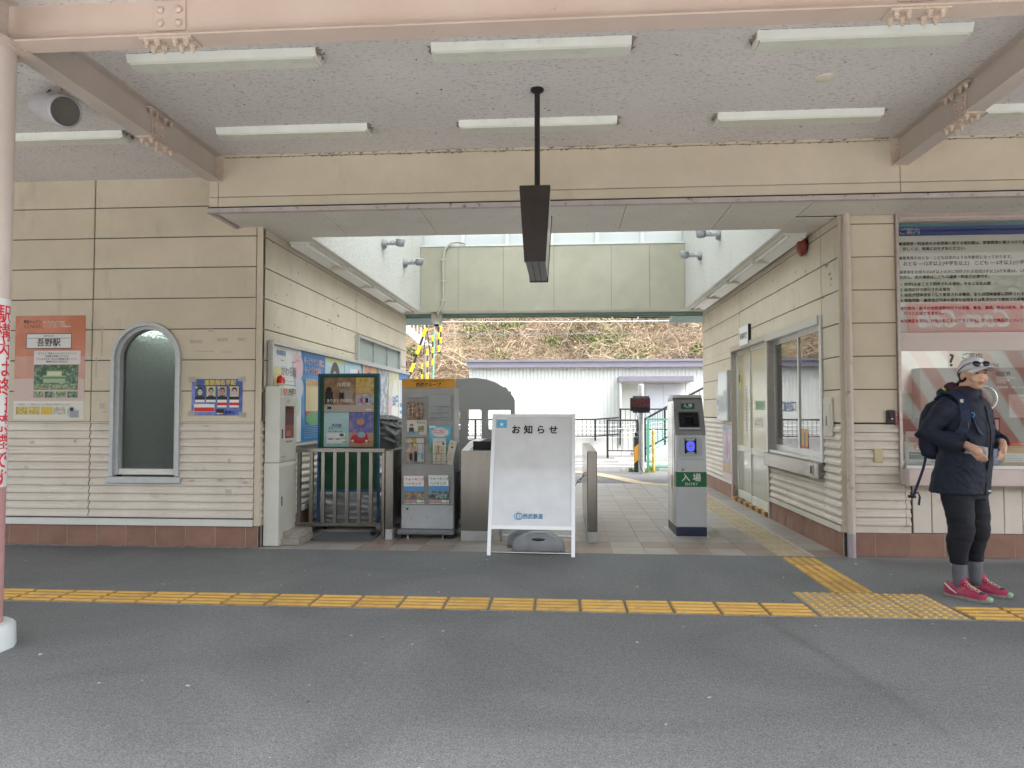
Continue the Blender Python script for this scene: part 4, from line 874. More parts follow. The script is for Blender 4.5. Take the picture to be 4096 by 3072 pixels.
# --- facade posters
PW, PH = .724, 1.02
brick = photo((.50, .16, .09), (.55, .19, .11), (.60, .24, .16), 3)
forest = photo((.02, .06, .03), (.05, .13, .05), (.20, .27, .25), 22, (.45, .55, .62))
forest2 = photo((.05, .10, .04), (.16, .25, .10), (.4, .42, .35), 40)
gold = photo((.25, .16, .03), (.50, .36, .08), (.62, .52, .25), 30)
p = sheet('poster', 'orange railway poster with a station name plate, left of the arched window', 'poster', (-5.382, fy, 1.213), X3, Z3, PW, PH, solid((.60, .46, .44), .4),
    [(.0, .62, PW, .40, brick), (0, .40, PW, .22, photo((.55, .26, .20), (.58, .31, .25), (.60, .36, .31), 3)), (0, 0, PW, .165, solid((.66, .64, .56), .4)), (.0, .165, PW, .015, solid((.7, .7, .68), .4)),
     (.115, .695, .47, .15, solid((.05, .06, .07), .4)), (.122, .702, .456, .136, solid((.70, .69, .70), .4)), (.13, .795, .44, .006, solid((.25, .25, .27), .4)),
     (.20, .54, .48, .135, solid((.70, .66, .67), .4)), (.205, .292, .455, .245, forest), (.30, .36, .23, .07, solid((.33, .42, .28), .4)), (.285, .40, .26, .018, solid((.10, .26, .10), .4)), (.34, .43, .15, .045, solid((.60, .60, .42), .4)), (.335, .472, .16, .012, solid((.12, .27, .11), .4)),
     (.205, .30, .455, .05, forest2),
     (.205, .215, .105, .06, forest2), (.32, .215, .105, .06, forest), (.437, .215, .105, .06, forest2), (.553, .215, .105, .06, forest),
     (.03, .05, .12, .075, gold), (.16, .05, .115, .075, gold), (.29, .05, .115, .075, solid((.62, .42, .06), .4)), (.415, .05, .12, .075, photo((.2, .2, .22), (.45, .42, .35), (.65, .62, .55), 50)),
     (.60, .075, -.045, 1.15, solid((.42, .43, .46), .3)), (.585, .02, .09, .07, solid((.30, .31, .35), .3)), (.585, .083, .035, .035, solid((.05, .06, .08), .2))],
    [('吾野駅', .35, .725, .083, INK, .018, 'CENTER'), ('あがのえき', .35, .812, .022, INK, .01, 'CENTER'), ('終末トレイン', .085, .945, .042, INK, .012, 'LEFT', .18), ('どこへいく?', .09, .90, .04, INK, .012, 'LEFT', .16),
     ('4月1日(月)より放送', .285, .947, .026, WHITE, .01), ('サンテレビ、BS11にて放送!', .285, .925, .019, WHITE, .01), ('アニメストアほかにて好評配信中!', .285, .905, .019, WHITE, .01),
     ('TVアニメ「終末トレインどこへいく?」に', .44, .64, .0215, INK, .012, 'CENTER'), ('吾野駅が登場しているよ!', .44, .613, .0215, INK, .012, 'CENTER'), ('アニメの中では、なんだか雰囲気が違っていて…', .44, .586, .0195, INK, .012, 'CENTER'), ('動物が沢山いるみたい!', .44, .559, .0215, INK, .012, 'CENTER'),
     ('西武鉄道', .045, .142, .018, solid((.05, .25, .2), .5), .01), ('特急ラビューで、目的地まで快適なひとときを。', .18, .14, .019, DGREY, 0)])
navyb = photo((.04, .07, .30), (.07, .12, .42), (.22, .25, .55), 5)
W2, H2 = .505, .352
wb_ = []
for k, (x, skin, bgc, hair) in enumerate(((.035, (.55, .45, .45), (.04, .12, .25), (.01, .01, .015)), (.145, (.42, .33, .28), (.50, .52, .38), (.03, .02, .02)), (.257, (.45, .24, .16), (.33, .33, .36), (.05, .04, .04)), (.378, (.52, .40, .50), (.50, .45, .36), (.01, .01, .02)))):
    wb_ += [(x, .125 if k < 2 else .075, .098, .165 if k < 2 else .215, solid((.02, .02, .03), .4)), (x + .004, .182, .09, .10, solid(bgc, .4)), (x + .049, .238, -.026, 1.25, solid(hair, .4)), (x + .049, .224, -.0225, 1.3, solid(skin, .4)), (x + .02, .182, .058, .012, solid((.05, .05, .06) if k != 3 else (.5, .5, .5), .4)),
            (x + .036, .231, .009, .003, INK), (x + .053, .231, .009, .003, INK), (x + .043, .208, .012, .003, solid((.35, .12, .11), .4)),
            (x + .002, .128, .094, .024, WHITE)]
    if k > 1: wb_ += [(x + .002, .078, .094, .05, WHITE), (x + .002, .098, .094, .027, RED)]
    wb_ += [(x + .002, .262, .017, .02 if k < 2 else .02, YEL)]
wb_ += [(.028, .035, .205, .075, WHITE), (.031, .038, .199, .04, RED), (.25, .012, .075, .05, INK), (.255, .014, .03, .012, WHITE), (.29, .014, .03, .012, ORANGE)]
pw_ = sheet('poster', 'blue wanted notice with four portraits and a yellow heading', 'poster', (-3.572, fy, 1.253), X3, Z3, W2, H2, navyb, wb_,
    [('重要指名手配', .13, .298, .052, solid((.45, .06, .03), .4), .075), ('警察庁', .045, .318, .024, DGREY, .01), ('指定', .06, .292, .024, DGREY, .01), ('300', .115, .043, .048, solid((.75, .60, .08), .4), .05), ('捜査特別', .035, .062, .017, WHITE, .02), ('報奨金', .035, .042, .017, WHITE, .02), ('600', .285, .103, .022, YEL, .02), ('600', .406, .103, .022, YEL, .02), ('警察庁', .335, .02, .03, INK, .02), ('ウェブサイト', .2545, .032, .0105, WHITE, .02)])
lettering(pw_, '重要指名手配', (-3.572 + .13, fy - .0045, 1.253 + .298), X3, Z3, .052, YEL, .03)
tape = frosted('tape', (.6, .58, .53), .55, .25)
for x, z in ((-3.60, 1.575), (-3.11, 1.58), (-3.605, 1.245), (-3.10, 1.235)): part('tape', MB().box(x, x + .075, fy - .0058, fy - .0048, z, z + .05), tape, pw_)
# old tape marks left on the wall

# old tape rectangles on the facade and chipped paint along the passage walls
random.seed(77); tm = MB()
for x, z, w_, h_ in ((-3.60, 1.95, .12, .035), (-3.42, 2.06, .06, .03), (-3.33, 1.97, .11, .03), (-3.12, 1.97, .07, .03), (-3.56, 1.87, .20, .008), (-3.30, 1.86, .12, .010), (-4.50, 1.83, .02, .30), (-4.55, 1.62, .015, .20), (-4.50, 1.32, .06, .05), (-3.58, .62, .05, .02), (-3.30, .62, .05, .03), (-3.05, .60, .05, .03), (-3.22, .50, .06, .05), (-5.2, .98, .05, .02), (-4.75, .99, .03, .03), (-5.25, .74, .04, .02), (-3.2, .80, .03, .04), (-4.86, .58, .05, .015), (-5.1, .57, .06, .015), (-4.48, 1.28, .05, .012), (-3.45, 1.15, .06, .01)):
    tm.add([(x, FY - (.0165 if z > 1.19 else .0245), z), (x + w_, FY - (.0165 if z > 1.19 else .0245), z + random.uniform(-.004, .004)), (x + w_, FY - (.0165 if z > 1.19 else .0245), z + h_), (x, FY - (.0165 if z > 1.19 else .0245), z + h_)], [(0, 1, 2, 3)])
o = part('tape_mark', tm, mottled('tape_residue', (.40, .34, .27), (.58, .52, .44), 60, .8), front_left); o['kind'] = 'stuff'
ch = MB()
for k in range(150):
    left = k < 95; y_ = random.uniform(6.8, 12.6) if left else random.uniform(6.7, 12.5); z = random.choice((2.09, 2.39, 2.69)) + random.gauss(0, .06) if random.random() < .6 else random.uniform(1.3, 3.0)
    if not left and (y_ < 10.8 and z < 2.3): continue
    s_ = random.uniform(.006, .022); xw = (LX + .0128) if left else (RX - .0128)
    n_p = random.randint(4, 6); st_ = random.choice((1, 1, 2.5))
    ch.poly([(xw, y_ + s_ * st_ * math.cos(2 * math.pi * j / n_p) * random.uniform(.6, 1.2), z + s_ * math.sin(2 * math.pi * j / n_p) * random.uniform(.6, 1.2)) for j in range(n_p)])
o = part('paint_chip', ch, mottled('chip_grey', (.22, .20, .17), (.36, .32, .27), 30, .9), lw); o['kind'] = 'stuff'
# --- notice board along the left passage wall with its posters
NB = thing('poster_board', 'long aluminium framed poster board on the left passage wall', 'notice board', (LX, 9.8, .93))
part('backing', MB().box(LX + .030, LX + .040, 6.76, 12.93, .95, 1.96), solid((.18, .18, .18), .7), NB)
fr = MB(); fr.box(LX + .022, LX + .075, 6.73, 12.95, 1.955, 1.99); fr.box(LX + .022, LX + .075, 6.73, 12.95, .925, .955); fr.box(LX + .022, LX + .075, 6.73, 6.765, .955, 1.955); fr.box(LX + .022, LX + .075, 12.92, 12.95, .955, 1.955); fr.box(LX + .041, LX + .07, 9.89, 9.925, .955, 1.955)
part('frame', fr, M['alu'], NB)
bx_ = LX + .0405
def wallp(label, y0, y1, bg, blocks, texts): return sheet('poster', label, 'poster', (bx_, y0 + .008, .965), Y3, Z3, y1 - y0 - .016, .985, bg, blocks, texts, 'posters in the long board', curl=.006)
tnav = solid((.04, .20, .42), .5)
wallp('pale poster with pastel circles and brush lettering, nearest in the board', 6.77, 7.575, solid((.62, .62, .63), .35), [(.68, .80, -.15, 1, solid((.62, .42, .48), .4)), (.12, .62, -.16, 1, solid((.60, .58, .26), .4)), (.18, .40, -.14, 1, solid((.30, .42, .60), .4)), (.02, .42, -.1, 1, solid((.6, .38, .42), .4)), (.62, .40, -.14, 1, solid((.36, .52, .42), .4)), (.72, .58, -.12, 1, solid((.45, .5, .56), .4)), (.20, .845, .09, .006, INK), (.50, .845, .1, .006, INK), (.22, .64, .38, .003, INK), (.22, .60, .38, .005, INK)],
      [('かわら版', .22, .70, .115, DGREY, .0, 'LEFT', .40), ('西武鉄道', .10, .90, .06, tnav, .01), ('Pick Up', .60, .86, .04, MAG, .01)])
wallp('blue station safety poster with red bubble lettering, second in the board', 7.575, 8.335, solid((.03, .19, .46), .18), [(.11, .33, .60, .36, solid((.55, .42, .22), .35)), (.11, .285, .60, .045, RED), (.39, .245, -.28, .28, solid((.10, .30, .13), .4))] + [(.08, .03 + .02 * k, .62, .006, solid((.16, .34, .58), .4)) for k in range(8)],
      [('もっとやさしい駅に。', .05, .855, .088, WHITE, .06, 'LEFT', .64), ('もっとやさしい駅に。', .055, .855, .088, solid((.60, .08, .10), .4), .012, 'LEFT', .63), ('もっと安全な駅に。', .06, .755, .088, WHITE, .06, 'LEFT', .58), ('もっと安全な駅に。', .065, .755, .088, solid((.60, .08, .10), .4), .012, 'LEFT', .57), ('こども110番の駅', .14, .62, .085, solid((.5, .12, .1), .4), .012, 'LEFT', .55)])
wallp('pale blue poster with a dark hooded figure, third in the board', 8.335, 9.095, solid((.40, .52, .55), .35), [(0, .94, .744, .045, solid((.58, .56, .2), .4)), (.37, .66, -.21, 1.35, solid((.045, .04, .045), .4)), (.35, .66, -.13, 1.3, solid((.50, .36, .29), .4)), (.28, .72, .05, .01, INK), (.40, .72, .05, .01, INK), (.16, .0, .42, .42, solid((.05, .05, .06), .4))], [('西武鉄道', .05, .88, .04, WHITE, .0)])
wallp('light blue poster with a white box and a red seal, fourth in the board', 9.095, 9.90, solid((.35, .53, .64), .35), [(.22, .52, .45, .38, solid((.62, .64, .66), .35)), (.62, .82, -.055, 1.6, RED), (.05, .2, .65, .25, photo((.2, .35, .4), (.5, .55, .5), (.6, .6, .55), 6))], [])
wallp('orange poster with figures in bright clothes, fifth in the board', 9.93, 10.71, photo((.50, .13, .06), (.55, .22, .10), (.60, .40, .20), 4), [(.28, .3, .14, .6, solid((.10, .10, .22), .4)), (.55, .2, .2, .75, solid((.58, .36, .06), .4)), (.12, .84, -.06, 1, solid((.5, .35, .25), .4))], [])
wallp('grey photograph poster of a mountain torrent, sixth in the board', 10.71, 11.465, photo((.04, .05, .06), (.18, .22, .26), (.52, .54, .56), 7), [(.02, .02, .70, .12, solid((.05, .05, .06), .4))], [])
wallp('flower coloured poster offering 50 yen fares, seventh in the board', 11.465, 12.18, photo((.50, .42, .10), (.58, .55, .42), (.60, .30, .38), 3), [(.40, .45, -.24, 1.7, solid((.64, .62, .58), .4)), (.12, .06, .5, .06, RED)], [('50円', .22, .42, .22, tnav, .03)])
wallp('blue and white timetable poster, farthest in the board', 12.18, 12.92, solid((.62, .63, .64), .35), [(0, .87, .72, .115, solid((.05, .20, .48), .4)), (.06, .40, .25, .07, solid((.06, .25, .5), .4)), (.36, .40, .3, .07, solid((.06, .25, .5), .4)), (.06, .28, .6, .06, solid((.06, .25, .5), .4))] + [(.07, .50 + .04 * k, .5, .012, solid((.35, .4, .45), .4)) for k in range(9)] + [(.07, .05 + .035 * k, .55, .01, solid((.35, .4, .45), .4)) for k in range(6)], [])

# --- defibrillator cabinet
AE = thing('aed_cabinet', 'tall white defibrillator cabinet with a red window at the passage corner', 'cabinet', (-2.8, 6.9, 0))
aw_ = mottled('cabinet_white', (.60, .60, .55), (.68, .68, .63), 3, .4, dirt=(.42, .38, .28), dirt_scale=(6, 6, 5), dirt_at=(.62, .72), dirt_amt=.5)
ag_ = mottled('cabinet_cream', (.48, .47, .41), (.54, .53, .47), 3, .45)
part('body', MB().box(-2.875, -2.727, 6.665, 7.11, 0.004, .795, None, .004).box(-2.872, -2.727, 6.668, 7.11, .8, 1.535, None, .006), aw_, AE)
part('seam', MB().box(-2.873, -2.7275, 6.667, 7.108, .794, .801), mottled('rust_seam', (.30, .20, .10), (.45, .36, .25), 40, .8), AE)
fx = -2.7268
part('door', MB().box(fx, fx + .004, 6.675, 7.10, .815, 1.435, None, .001).box(fx, fx + .004, 6.675, 7.10, 1.442, 1.527, None, .001).box(fx, fx + .004, 6.675, 7.10, .10, .76, None, .001).box(fx, fx + .002, 6.67, 7.105, .012, .092), ag_, AE)
part('door_window', MB().box(fx + .0042, fx + .006, 6.80, 7.02, 1.03, 1.345), solid((.10, .028, .022), .12), AE)
part('defibrillator', MB().box(fx + .0062, fx + .007, 6.805, 7.0, 1.04, 1.16).box(fx + .0071, fx + .0078, 6.83, 6.93, 1.05, 1.10, solid((.35, .10, .06), .3)), solid((.24, .06, .04), .2), AE)
part('handle', MB().box(fx + .0042, fx + .014, 6.715, 6.735, 1.03, 1.12, None, .003).box(fx + .0042, fx + .012, 6.72, 6.74, .38, .47, None, .003), DGREY, AE)
hp = [(.5 * (16 * math.sin(a) ** 3) / 16, (13 * math.cos(a) - 5 * math.cos(2 * a) - 2 * math.cos(3 * a) - math.cos(4 * a)) / 32) for a in [2 * math.pi * k / 28 for k in range(28)]]
part('heart_mark', MB().poly([(fx + .0048, 6.79 + y * .085, 1.483 + z * .085) for y, z in hp]), solid((.62, .09, .08), .4), AE)
part('bolt_mark', MB().poly([(fx + .0052, 6.795, 1.51), (fx + .0052, 6.775, 1.485), (fx + .0052, 6.79, 1.484), (fx + .0052, 6.782, 1.46), (fx + .0052, 6.806, 1.488), (fx + .0052, 6.791, 1.490)]), WHITE, AE)
lettering(AE, 'AED', (fx + .0042, 6.875, 1.472), Y3, Z3, .068, solid((.05, .03, .02), .5), .012, 'LEFT', width=.19)
lettering(AE, '自動体外式除細動器', (fx + .0042, 6.848, 1.453), Y3, Z3, .017, solid((.09, .06, .04), .5), .005, 'LEFT', width=.135)
lettering(AE, '△注意', (fx + .0042, 6.83, 1.383), Y3, Z3, .03, solid((.3, .26, .03), .5), .005)
lettering(AE, '緊急以外、使用禁止', (fx + .0042, 6.815, .985), Y3, Z3, .026, solid((.06, .06, .06), .5), .01, 'LEFT', width=.17)
lettering(AE, '日本光電', (fx + .0045, 6.69, .842), Y3, Z3, .022, DGREY, .004, 'LEFT', width=.12)
rl = thing('beacon_lamp', 'red dome beacon lamp on top of the white defibrillator cabinet', 'beacon', (-2.785, 6.83, 1.535))
part('base', MB().lathe((-2.785, 6.83, 1.5355), Z3, [(.042, 0), (.042, .035)], 20), solid((.55, .5, .38), .4), rl, 'auto')
part('dome', MB().lathe((-2.785, 6.83, 1.571), Z3, [(.041, 0), (.041, .03), (.036, .055), (.022, .073), (.006, .08)], 20), solid((.52, .012, .018), .08, 0, .6), rl, 'auto')
# --- concrete paving blocks
conc = mottled('block_concrete', (.27, .25, .22), (.36, .335, .30), 18, .9, .6, 60, .006)
for z0, x0, x1, y0, y1, lab in ((.002, -2.735, -2.545, 6.73, 7.13, 'lower grey concrete block beside the defibrillator cabinet'), (.063, -2.72, -2.555, 6.77, 7.12, 'upper grey concrete block beside the defibrillator cabinet')):
    bmx = bmesh.new(); bmesh.ops.create_cube(bmx, size=1); bmesh.ops.subdivide_edges(bmx, edges=bmx.edges[:], cuts=3, use_grid_fill=True)
    for v in bmx.verts: v.co = Vector(((x0 + x1) / 2 + v.co.x * (x1 - x0), (y0 + y1) / 2 + v.co.y * (y1 - y0), z0 + .03 + v.co.z * .059)) + Vector((random.gauss(0, .0018), random.gauss(0, .0018), random.gauss(0, .0007)))
    tag(part('paving_block', MB().bm(bmx), conc), lab, 'block', 'concrete blocks')
# --- stainless barrier
BR = thing('barrier', 'stainless barrier of upright bars in front of the green notice stand', 'barrier', (-2.3, 7.10, 0))
part('top_rail', MB().box(-2.85, -1.805, 7.085, 7.125, .878, .918, None, .003), M['steel'], BR)
part('bottom_rail', MB().box(-2.85, -1.835, 7.085, 7.125, .130, .166, None, .003).box(-1.885, -1.835, 7.078, 7.084, .10, .17), M['steel'], BR)
part('post', MB().box(-1.832, -1.803, 7.085, 7.125, .02, .877, None, .003), M['steel'], BR)
for x in (-2.689, -2.562, -2.439, -2.316, -2.19, -2.067, -1.945): part('bar', MB().box(x - .017, x + .017, 7.088, 7.122, .166, .878), M['steel'], BR)
# --- gate bodies
def gate(name, lab, x0, x1, y0, y1, wide=False):
    t = thing(name, lab, 'gate', ((x0 + x1) / 2, y0, 0), 'stainless gate bodies')
    part('body', MB().box(x0, x1, y0, y1, .105, .90, None, .008), M['steel'], t)
    part('base', MB().box(x0 + .008, x1 - .008, y0 + .006, y1 - .01, .002, .105), mottled('base_plate', (.42, .43, .43), (.5, .51, .51), 9, .4, metal=.3), t)
    return t
gate('gate_body', 'narrow stainless gate post joined to the end of the barrier', -1.80, -1.716, 7.09, 8.5)
g2 = gate('gate_body', 'wide stainless gate body partly hidden behind the whiteboard', -1.028, -.712, 7.068, 8.55)
tp_ = MB()
tp_.add([(-1.02, 7.08, .901), (-.95, 7.08, .901), (-.90, 7.55, .97), (-1.0, 7.55, .97), (-1.02, 8.4, .97), (-.90, 8.4, .97)], [(0, 1, 2, 3), (3, 2, 5, 4)]).box(-.90, -.72, 7.56, 8.4, .901, .96, M['black']).box(-.93, -.715, 7.30, 7.32, .901, .985, M['black'])
part('top_cover', tp_, solid((.62, .62, .6), .3), g2)
gate('gate_body', 'narrow stainless gate body right of the whiteboard', .233, .332, 7.074, 8.9)
def chain(lab, a, b, sag, n):
    mb = MB(); a, b = Vector(a), Vector(b); pts = [a.lerp(b, i / n) - Z3 * sag * (1 - (2 * i / n - 1) ** 2) for i in range(n + 1)]
    for i in range(n):
        c = (pts[i] + pts[i + 1]) / 2; d = (pts[i + 1] - pts[i]); l = d.length * .72; d.normalize(); s = d.cross(Z3 if i % 2 else Y3).normalized()
        ring = [c + d * l * math.cos(q) * 1.0 + s * .011 * math.sin(q) for q in [2 * math.pi * k / 10 for k in range(10)]]
        mb.tube(ring + [ring[0]], .0032, 5, None, False)
    return tag(part('chain', mb, solid((.02, .02, .022), .4, .4)), lab, 'chain', 'black barrier chains')
chain('black chain hanging between whiteboard and right gate body', (.232, 7.40, .66), (-.71, 7.40, .66), .30, 34)
chain('black chain hanging behind the brochure rack', (-1.715, 7.45, .71), (-1.03, 7.45, .70), .14, 26)
# --- green notice stand with two posters
GS = thing('notice_stand', 'green notice board in a blue steel stand behind the barrier', 'notice board', (-2.29, 7.45, 0))
gb = mottled('board_green', (.012, .075, .035), (.02, .11, .05), 6, .5, dirt=(.03, .05, .04), dirt_scale=(5, 5, 5), dirt_amt=.5)
bs = mottled('stand_blue', (.03, .09, .20), (.05, .13, .28), 9, .45, dirt=(.03, .03, .04), dirt_scale=(10, 10, 10), dirt_amt=.6)
part('board', MB().box(-2.60, -1.975, 7.455, 7.475, .46, 1.68), gb, GS)
part('frame', MB().box(-2.622, -2.602, 7.44, 7.485, .04, 1.698).box(-1.974, -1.954, 7.44, 7.485, .04, 1.698).box(-2.602, -1.974, 7.44, 7.485, 1.681, 1.698).box(-2.602, -1.974, 7.44, 7.485, .44, .459), bs, GS)
for x in (-2.612, -1.964): part('foot', MB().box(x - .02, x + .02, 7.22, 7.72, .035, .06).lathe((x - .012, 7.25, .02), X3, [(.02, 0), (.02, .024)], 10).lathe((x - .012, 7.69, .02), X3, [(.02, 0), (.02, .024)], 10), M['black'], GS)
wood = photo((.12, .06, .03), (.25, .14, .08), (.38, .24, .15), 9)
sheet('poster', 'brown dining train anniversary poster pinned high on the green board', 'poster', (-2.558, 7.4545, 1.286), X3, Z3, .542, .368, wood,
    [(0, 0, .542, .075, solid((.48, .40, .36), .4)), (.345, .20, .197, .168, photo((.40, .20, .03), (.60, .38, .06), (.55, .45, .35), 20)), (.345, .075, .197, .12, photo((.15, .14, .16), (.38, .37, .42), (.55, .5, .55), 30)), (.05, .235, -.033, 1, solid((.02, .015, .015), .4)), (.01, .09, .085, .13, solid((.025, .02, .02), .4)), (.26, .25, -.022, 1.2, solid((.30, .20, .15), .4)), (.225, .14, .085, .09, solid((.32, .29, .28), .4)), (.165, .14, .05, .07, solid((.025, .02, .025), .4)), (.19, .222, -.016, 1.1, solid((.38, .26, .2), .4)), (.39, .10, .035, .05, solid((.45, .10, .28), .4)), (.45, .10, .03, .05, INK),
     (.02, .01, .075, .055, solid((.42, .42, .46), .3)), (.035, .03, .045, .028, solid((.05, .06, .08), .2)), (.455, .02, .06, .012, WHITE)],
    [('ありがとう10周年。', .028, .105, .044, WHITE, .014, 'LEFT', .29), ('10周年', .135, .275, .052, WHITE, .01)])
teal = photo((.25, .50, .56), (.38, .60, .63), (.45, .66, .68), 4)
sheet('poster', 'turquoise stamp rally poster with a plain red car, low on the green board', 'poster', (-2.558, 7.4545, .915), X3, Z3, .540, .366, teal,
    [(.272, 0, .268, .366, photo((.06, .07, .30), (.12, .14, .42), (.35, .20, .30), 14)), (.272, .0, .268, .15, photo((.30, .10, .08), (.50, .28, .12), (.30, .22, .30), 30)), (.40, .265, -.04, .8, photo((.5, .16, .05), (.6, .25, .08), (.5, .3, .2), 40)), (.39, .085, -.095, .52, solid((.50, .02, .035), .25)), (.415, .12, -.06, .8, solid((.50, .03, .045), .25)), (.41, .13, -.045, .7, solid((.22, .42, .52), .2)), (.30, .045, .19, .02, solid((.40, .02, .03), .25)), (.315, .062, -.014, 1, solid((.6, .58, .5), .2)), (.465, .062, -.014, 1, solid((.6, .58, .5), .2)),
     (.03, .095, .20, .05, WHITE), (.03, .035, .20, .045, WHITE), (.195, .125, -.025, .7, solid((.10, .12, .14), .4)), (.05, .075, .05, .012, RED), (.13, .075, .05, .012, solid((.1, .3, .5), .4)), (.20, .09, .04, .01, ORANGE), (.20, .045, .05, .012, ORANGE)],
    [('西武線', .085, .215, .036, NAVY, .02), ('スタンプラリー', .045, .185, .036, NAVY, .018, 'LEFT', .185), ('2026 2.6(金)-5.6(日)', .045, .158, .02, NAVY, .012)])
# --- tarpaulin covers
def tarp(name, lab, rings, mat, amp, seed):
    random.seed(seed); mb = MB(); n = 110; out = []
    off = Vector((seed * 3.1, seed * 1.7, 0))
    for (z, cx, cy, rx, ry, pw) in rings:
        ring = []
        for k in range(n):
            a = 2 * math.pi * k / n; ca, sa = math.cos(a), math.sin(a)
            q = Vector((cx + rx * math.copysign(abs(ca) ** pw, ca), cy + ry * math.copysign(abs(sa) ** pw, sa), z))
            w = mnoise.noise(Vector((q.x * 3, q.y * 3, z * 5 + seed))) * amp - abs(mnoise.noise(Vector((q.x * 7 + z * 3, q.y * 7, q.z * 13)) + off)) * amp * 2.0 - abs(mnoise.noise(Vector((q.x * 15, q.y * 15 + z * 9, q.z * 26)) + off)) * amp * .9 + mnoise.noise(Vector((q.x * 40, q.y * 40, q.z * 55)) + off) * amp * .22
            ring.append(q + Vector((ca, sa, .25)) * w)
        out.append(ring)
    mb.rings(out); o = part(name, mb, mat, None, True)
    return tag(o, lab, 'tarpaulin')
def lerp_rings(keys, n):
    out = []
    for i in range(n):
        t = i / (n - 1) * (len(keys) - 1); k = min(int(t), len(keys) - 2); f = t - k
        out.append(tuple(a + (b - a) * f for a, b in zip(keys[k], keys[k + 1])))
    return out
silver = mottled('tarp_silver', (.30, .30, .31), (.42, .42, .43), 5, .34, .25, 40, .01, metal=.35, dirt=(.15, .14, .13), dirt_scale=(5, 5, 5), dirt_amt=.5)
tarp('tarpaulin', 'shiny silver tarpaulin bundled low behind the stainless barrier', lerp_rings([(.05, -2.36, 8.0, .47, .32, .6), (.15, -2.36, 8.0, .49, .36, .55), (.33, -2.36, 8.02, .50, .36, .55), (.52, -2.37, 8.05, .44, .34, .6), (.72, -2.42, 8.1, .36, .30, .6), (.85, -2.46, 8.15, .25, .22, .6), (.90, -2.46, 8.15, .08, .08, .8)], 80), silver, .035, 3)
dark_t = mottled('tarp_grey', (.075, .075, .075), (.11, .11, .11), 6, .5, .2, 60, .006)
tarp('tarpaulin', 'dark grey tarpaulin over a tall rounded object behind the green board', lerp_rings([(.05, -2.30, 8.95, .33, .30, .55), (.5, -2.30, 8.95, .31, .30, .5), (.9, -2.27, 8.95, .27, .27, .5), (1.1, -2.25, 8.95, .24, .25, .55), (1.2, -2.26, 8.95, .20, .22, .6), (1.245, -2.27, 8.95, .11, .13, .7), (1.25, -2.27, 8.95, .03, .03, .8)], 90), dark_t, .028, 9)
tag(part('floor_mat', MB().prism([(-2.47, 6.975, .004), (-1.95, 6.975, .004), (-1.90, 7.03, .004), (-1.93, 7.45, .004), (-2.55, 7.45, .004), (-2.53, 7.02, .004)], (0, 0, .012)), mottled('mat_rubber', (.085, .09, .10), (.12, .125, .13), 30, .85, .4, 200, .003)), 'dark grey rubber mat lying under the stainless barrier', 'mat')

# --- brochure rack
BK = thing('brochure_rack', 'grey steel brochure rack on wheels with an orange header', 'brochure rack', (-1.38, 7.36, 0))
rk = mottled('rack_grey', (.30, .295, .29), (.36, .355, .35), 5, .45, dirt=(.24, .17, .12), dirt_scale=(7, 7, 4), dirt_at=(.62, .76), dirt_amt=.6)
ry = 7.20
part('panel', MB().box(-1.655, -1.112, ry, ry + .04, .345, 1.531, None, .003), rk, BK)
part('side', MB().box(-1.655, -1.635, ry + .041, ry + .34, .10, 1.531).box(-1.132, -1.112, ry + .041, ry + .34, .10, 1.531).box(-1.634, -1.133, ry + .32, ry + .34, .10, 1.531), rk, BK)
part('lower_panel', MB().box(-1.652, -1.117, ry - .006, ry + .03, .10, .343, None, .002), mottled('rack_pale', (.40, .42, .44), (.47, .49, .51), 5, .45, dirt=(.3, .24, .17), dirt_scale=(16, 16, 12), dirt_at=(.60, .68), dirt_amt=.6), BK)
part('lock', MB().lathe((-1.59, ry - .006, .30), -Y3, [(.012, 0), (.012, .003), (.008, .004)], 12), M['steel'], BK)
part('trolley', MB().box(-1.69, -1.098, ry - .06, ry + .40, .045, .098, None, .012), mottled('trolley_blue', (.16, .175, .19), (.20, .215, .23), 8, .5), BK)
for x in (-1.64, -1.15):
    for y_ in (ry - .01, ry + .34): part('caster', MB().lathe((x - .012, y_, .0225), X3, [(.022, 0), (.022, .024)], 12).box(x - .016, x + .016, y_ - .01, y_ + .01, .03, .045), M['black'], BK)
for x in (-1.58, -1.22): part('foot', MB().tube([(x, ry - .02, .012), (x, ry - .02, .045)], .006, 6).lathe((x, ry - .02, 0.001), Z3, [(.02, 0), (.012, .011)], 10), M['pipe'], BK)
hd = part('header', MB().box(-1.655, -1.108, ry - .004, ry + .04, 1.5325, 1.628, None, .002), mottled('header_orange', (.56, .27, .025), (.62, .31, .035), 4, .4), BK)
lettering(hd, 'でかける人を、ほほえむ人へ。', (-1.378, ry - .0045, 1.597), X3, Z3, .026, INK, .02, 'CENTER', width=.35)
lettering(hd, '西武グループ', (-1.378, ry - .0045, 1.552), X3, Z3, .042, INK, .045, 'CENTER', width=.26)
def LQ(x, y): return AT(1580 + x * .25316, 1480 + y * .25316, ry - .03)
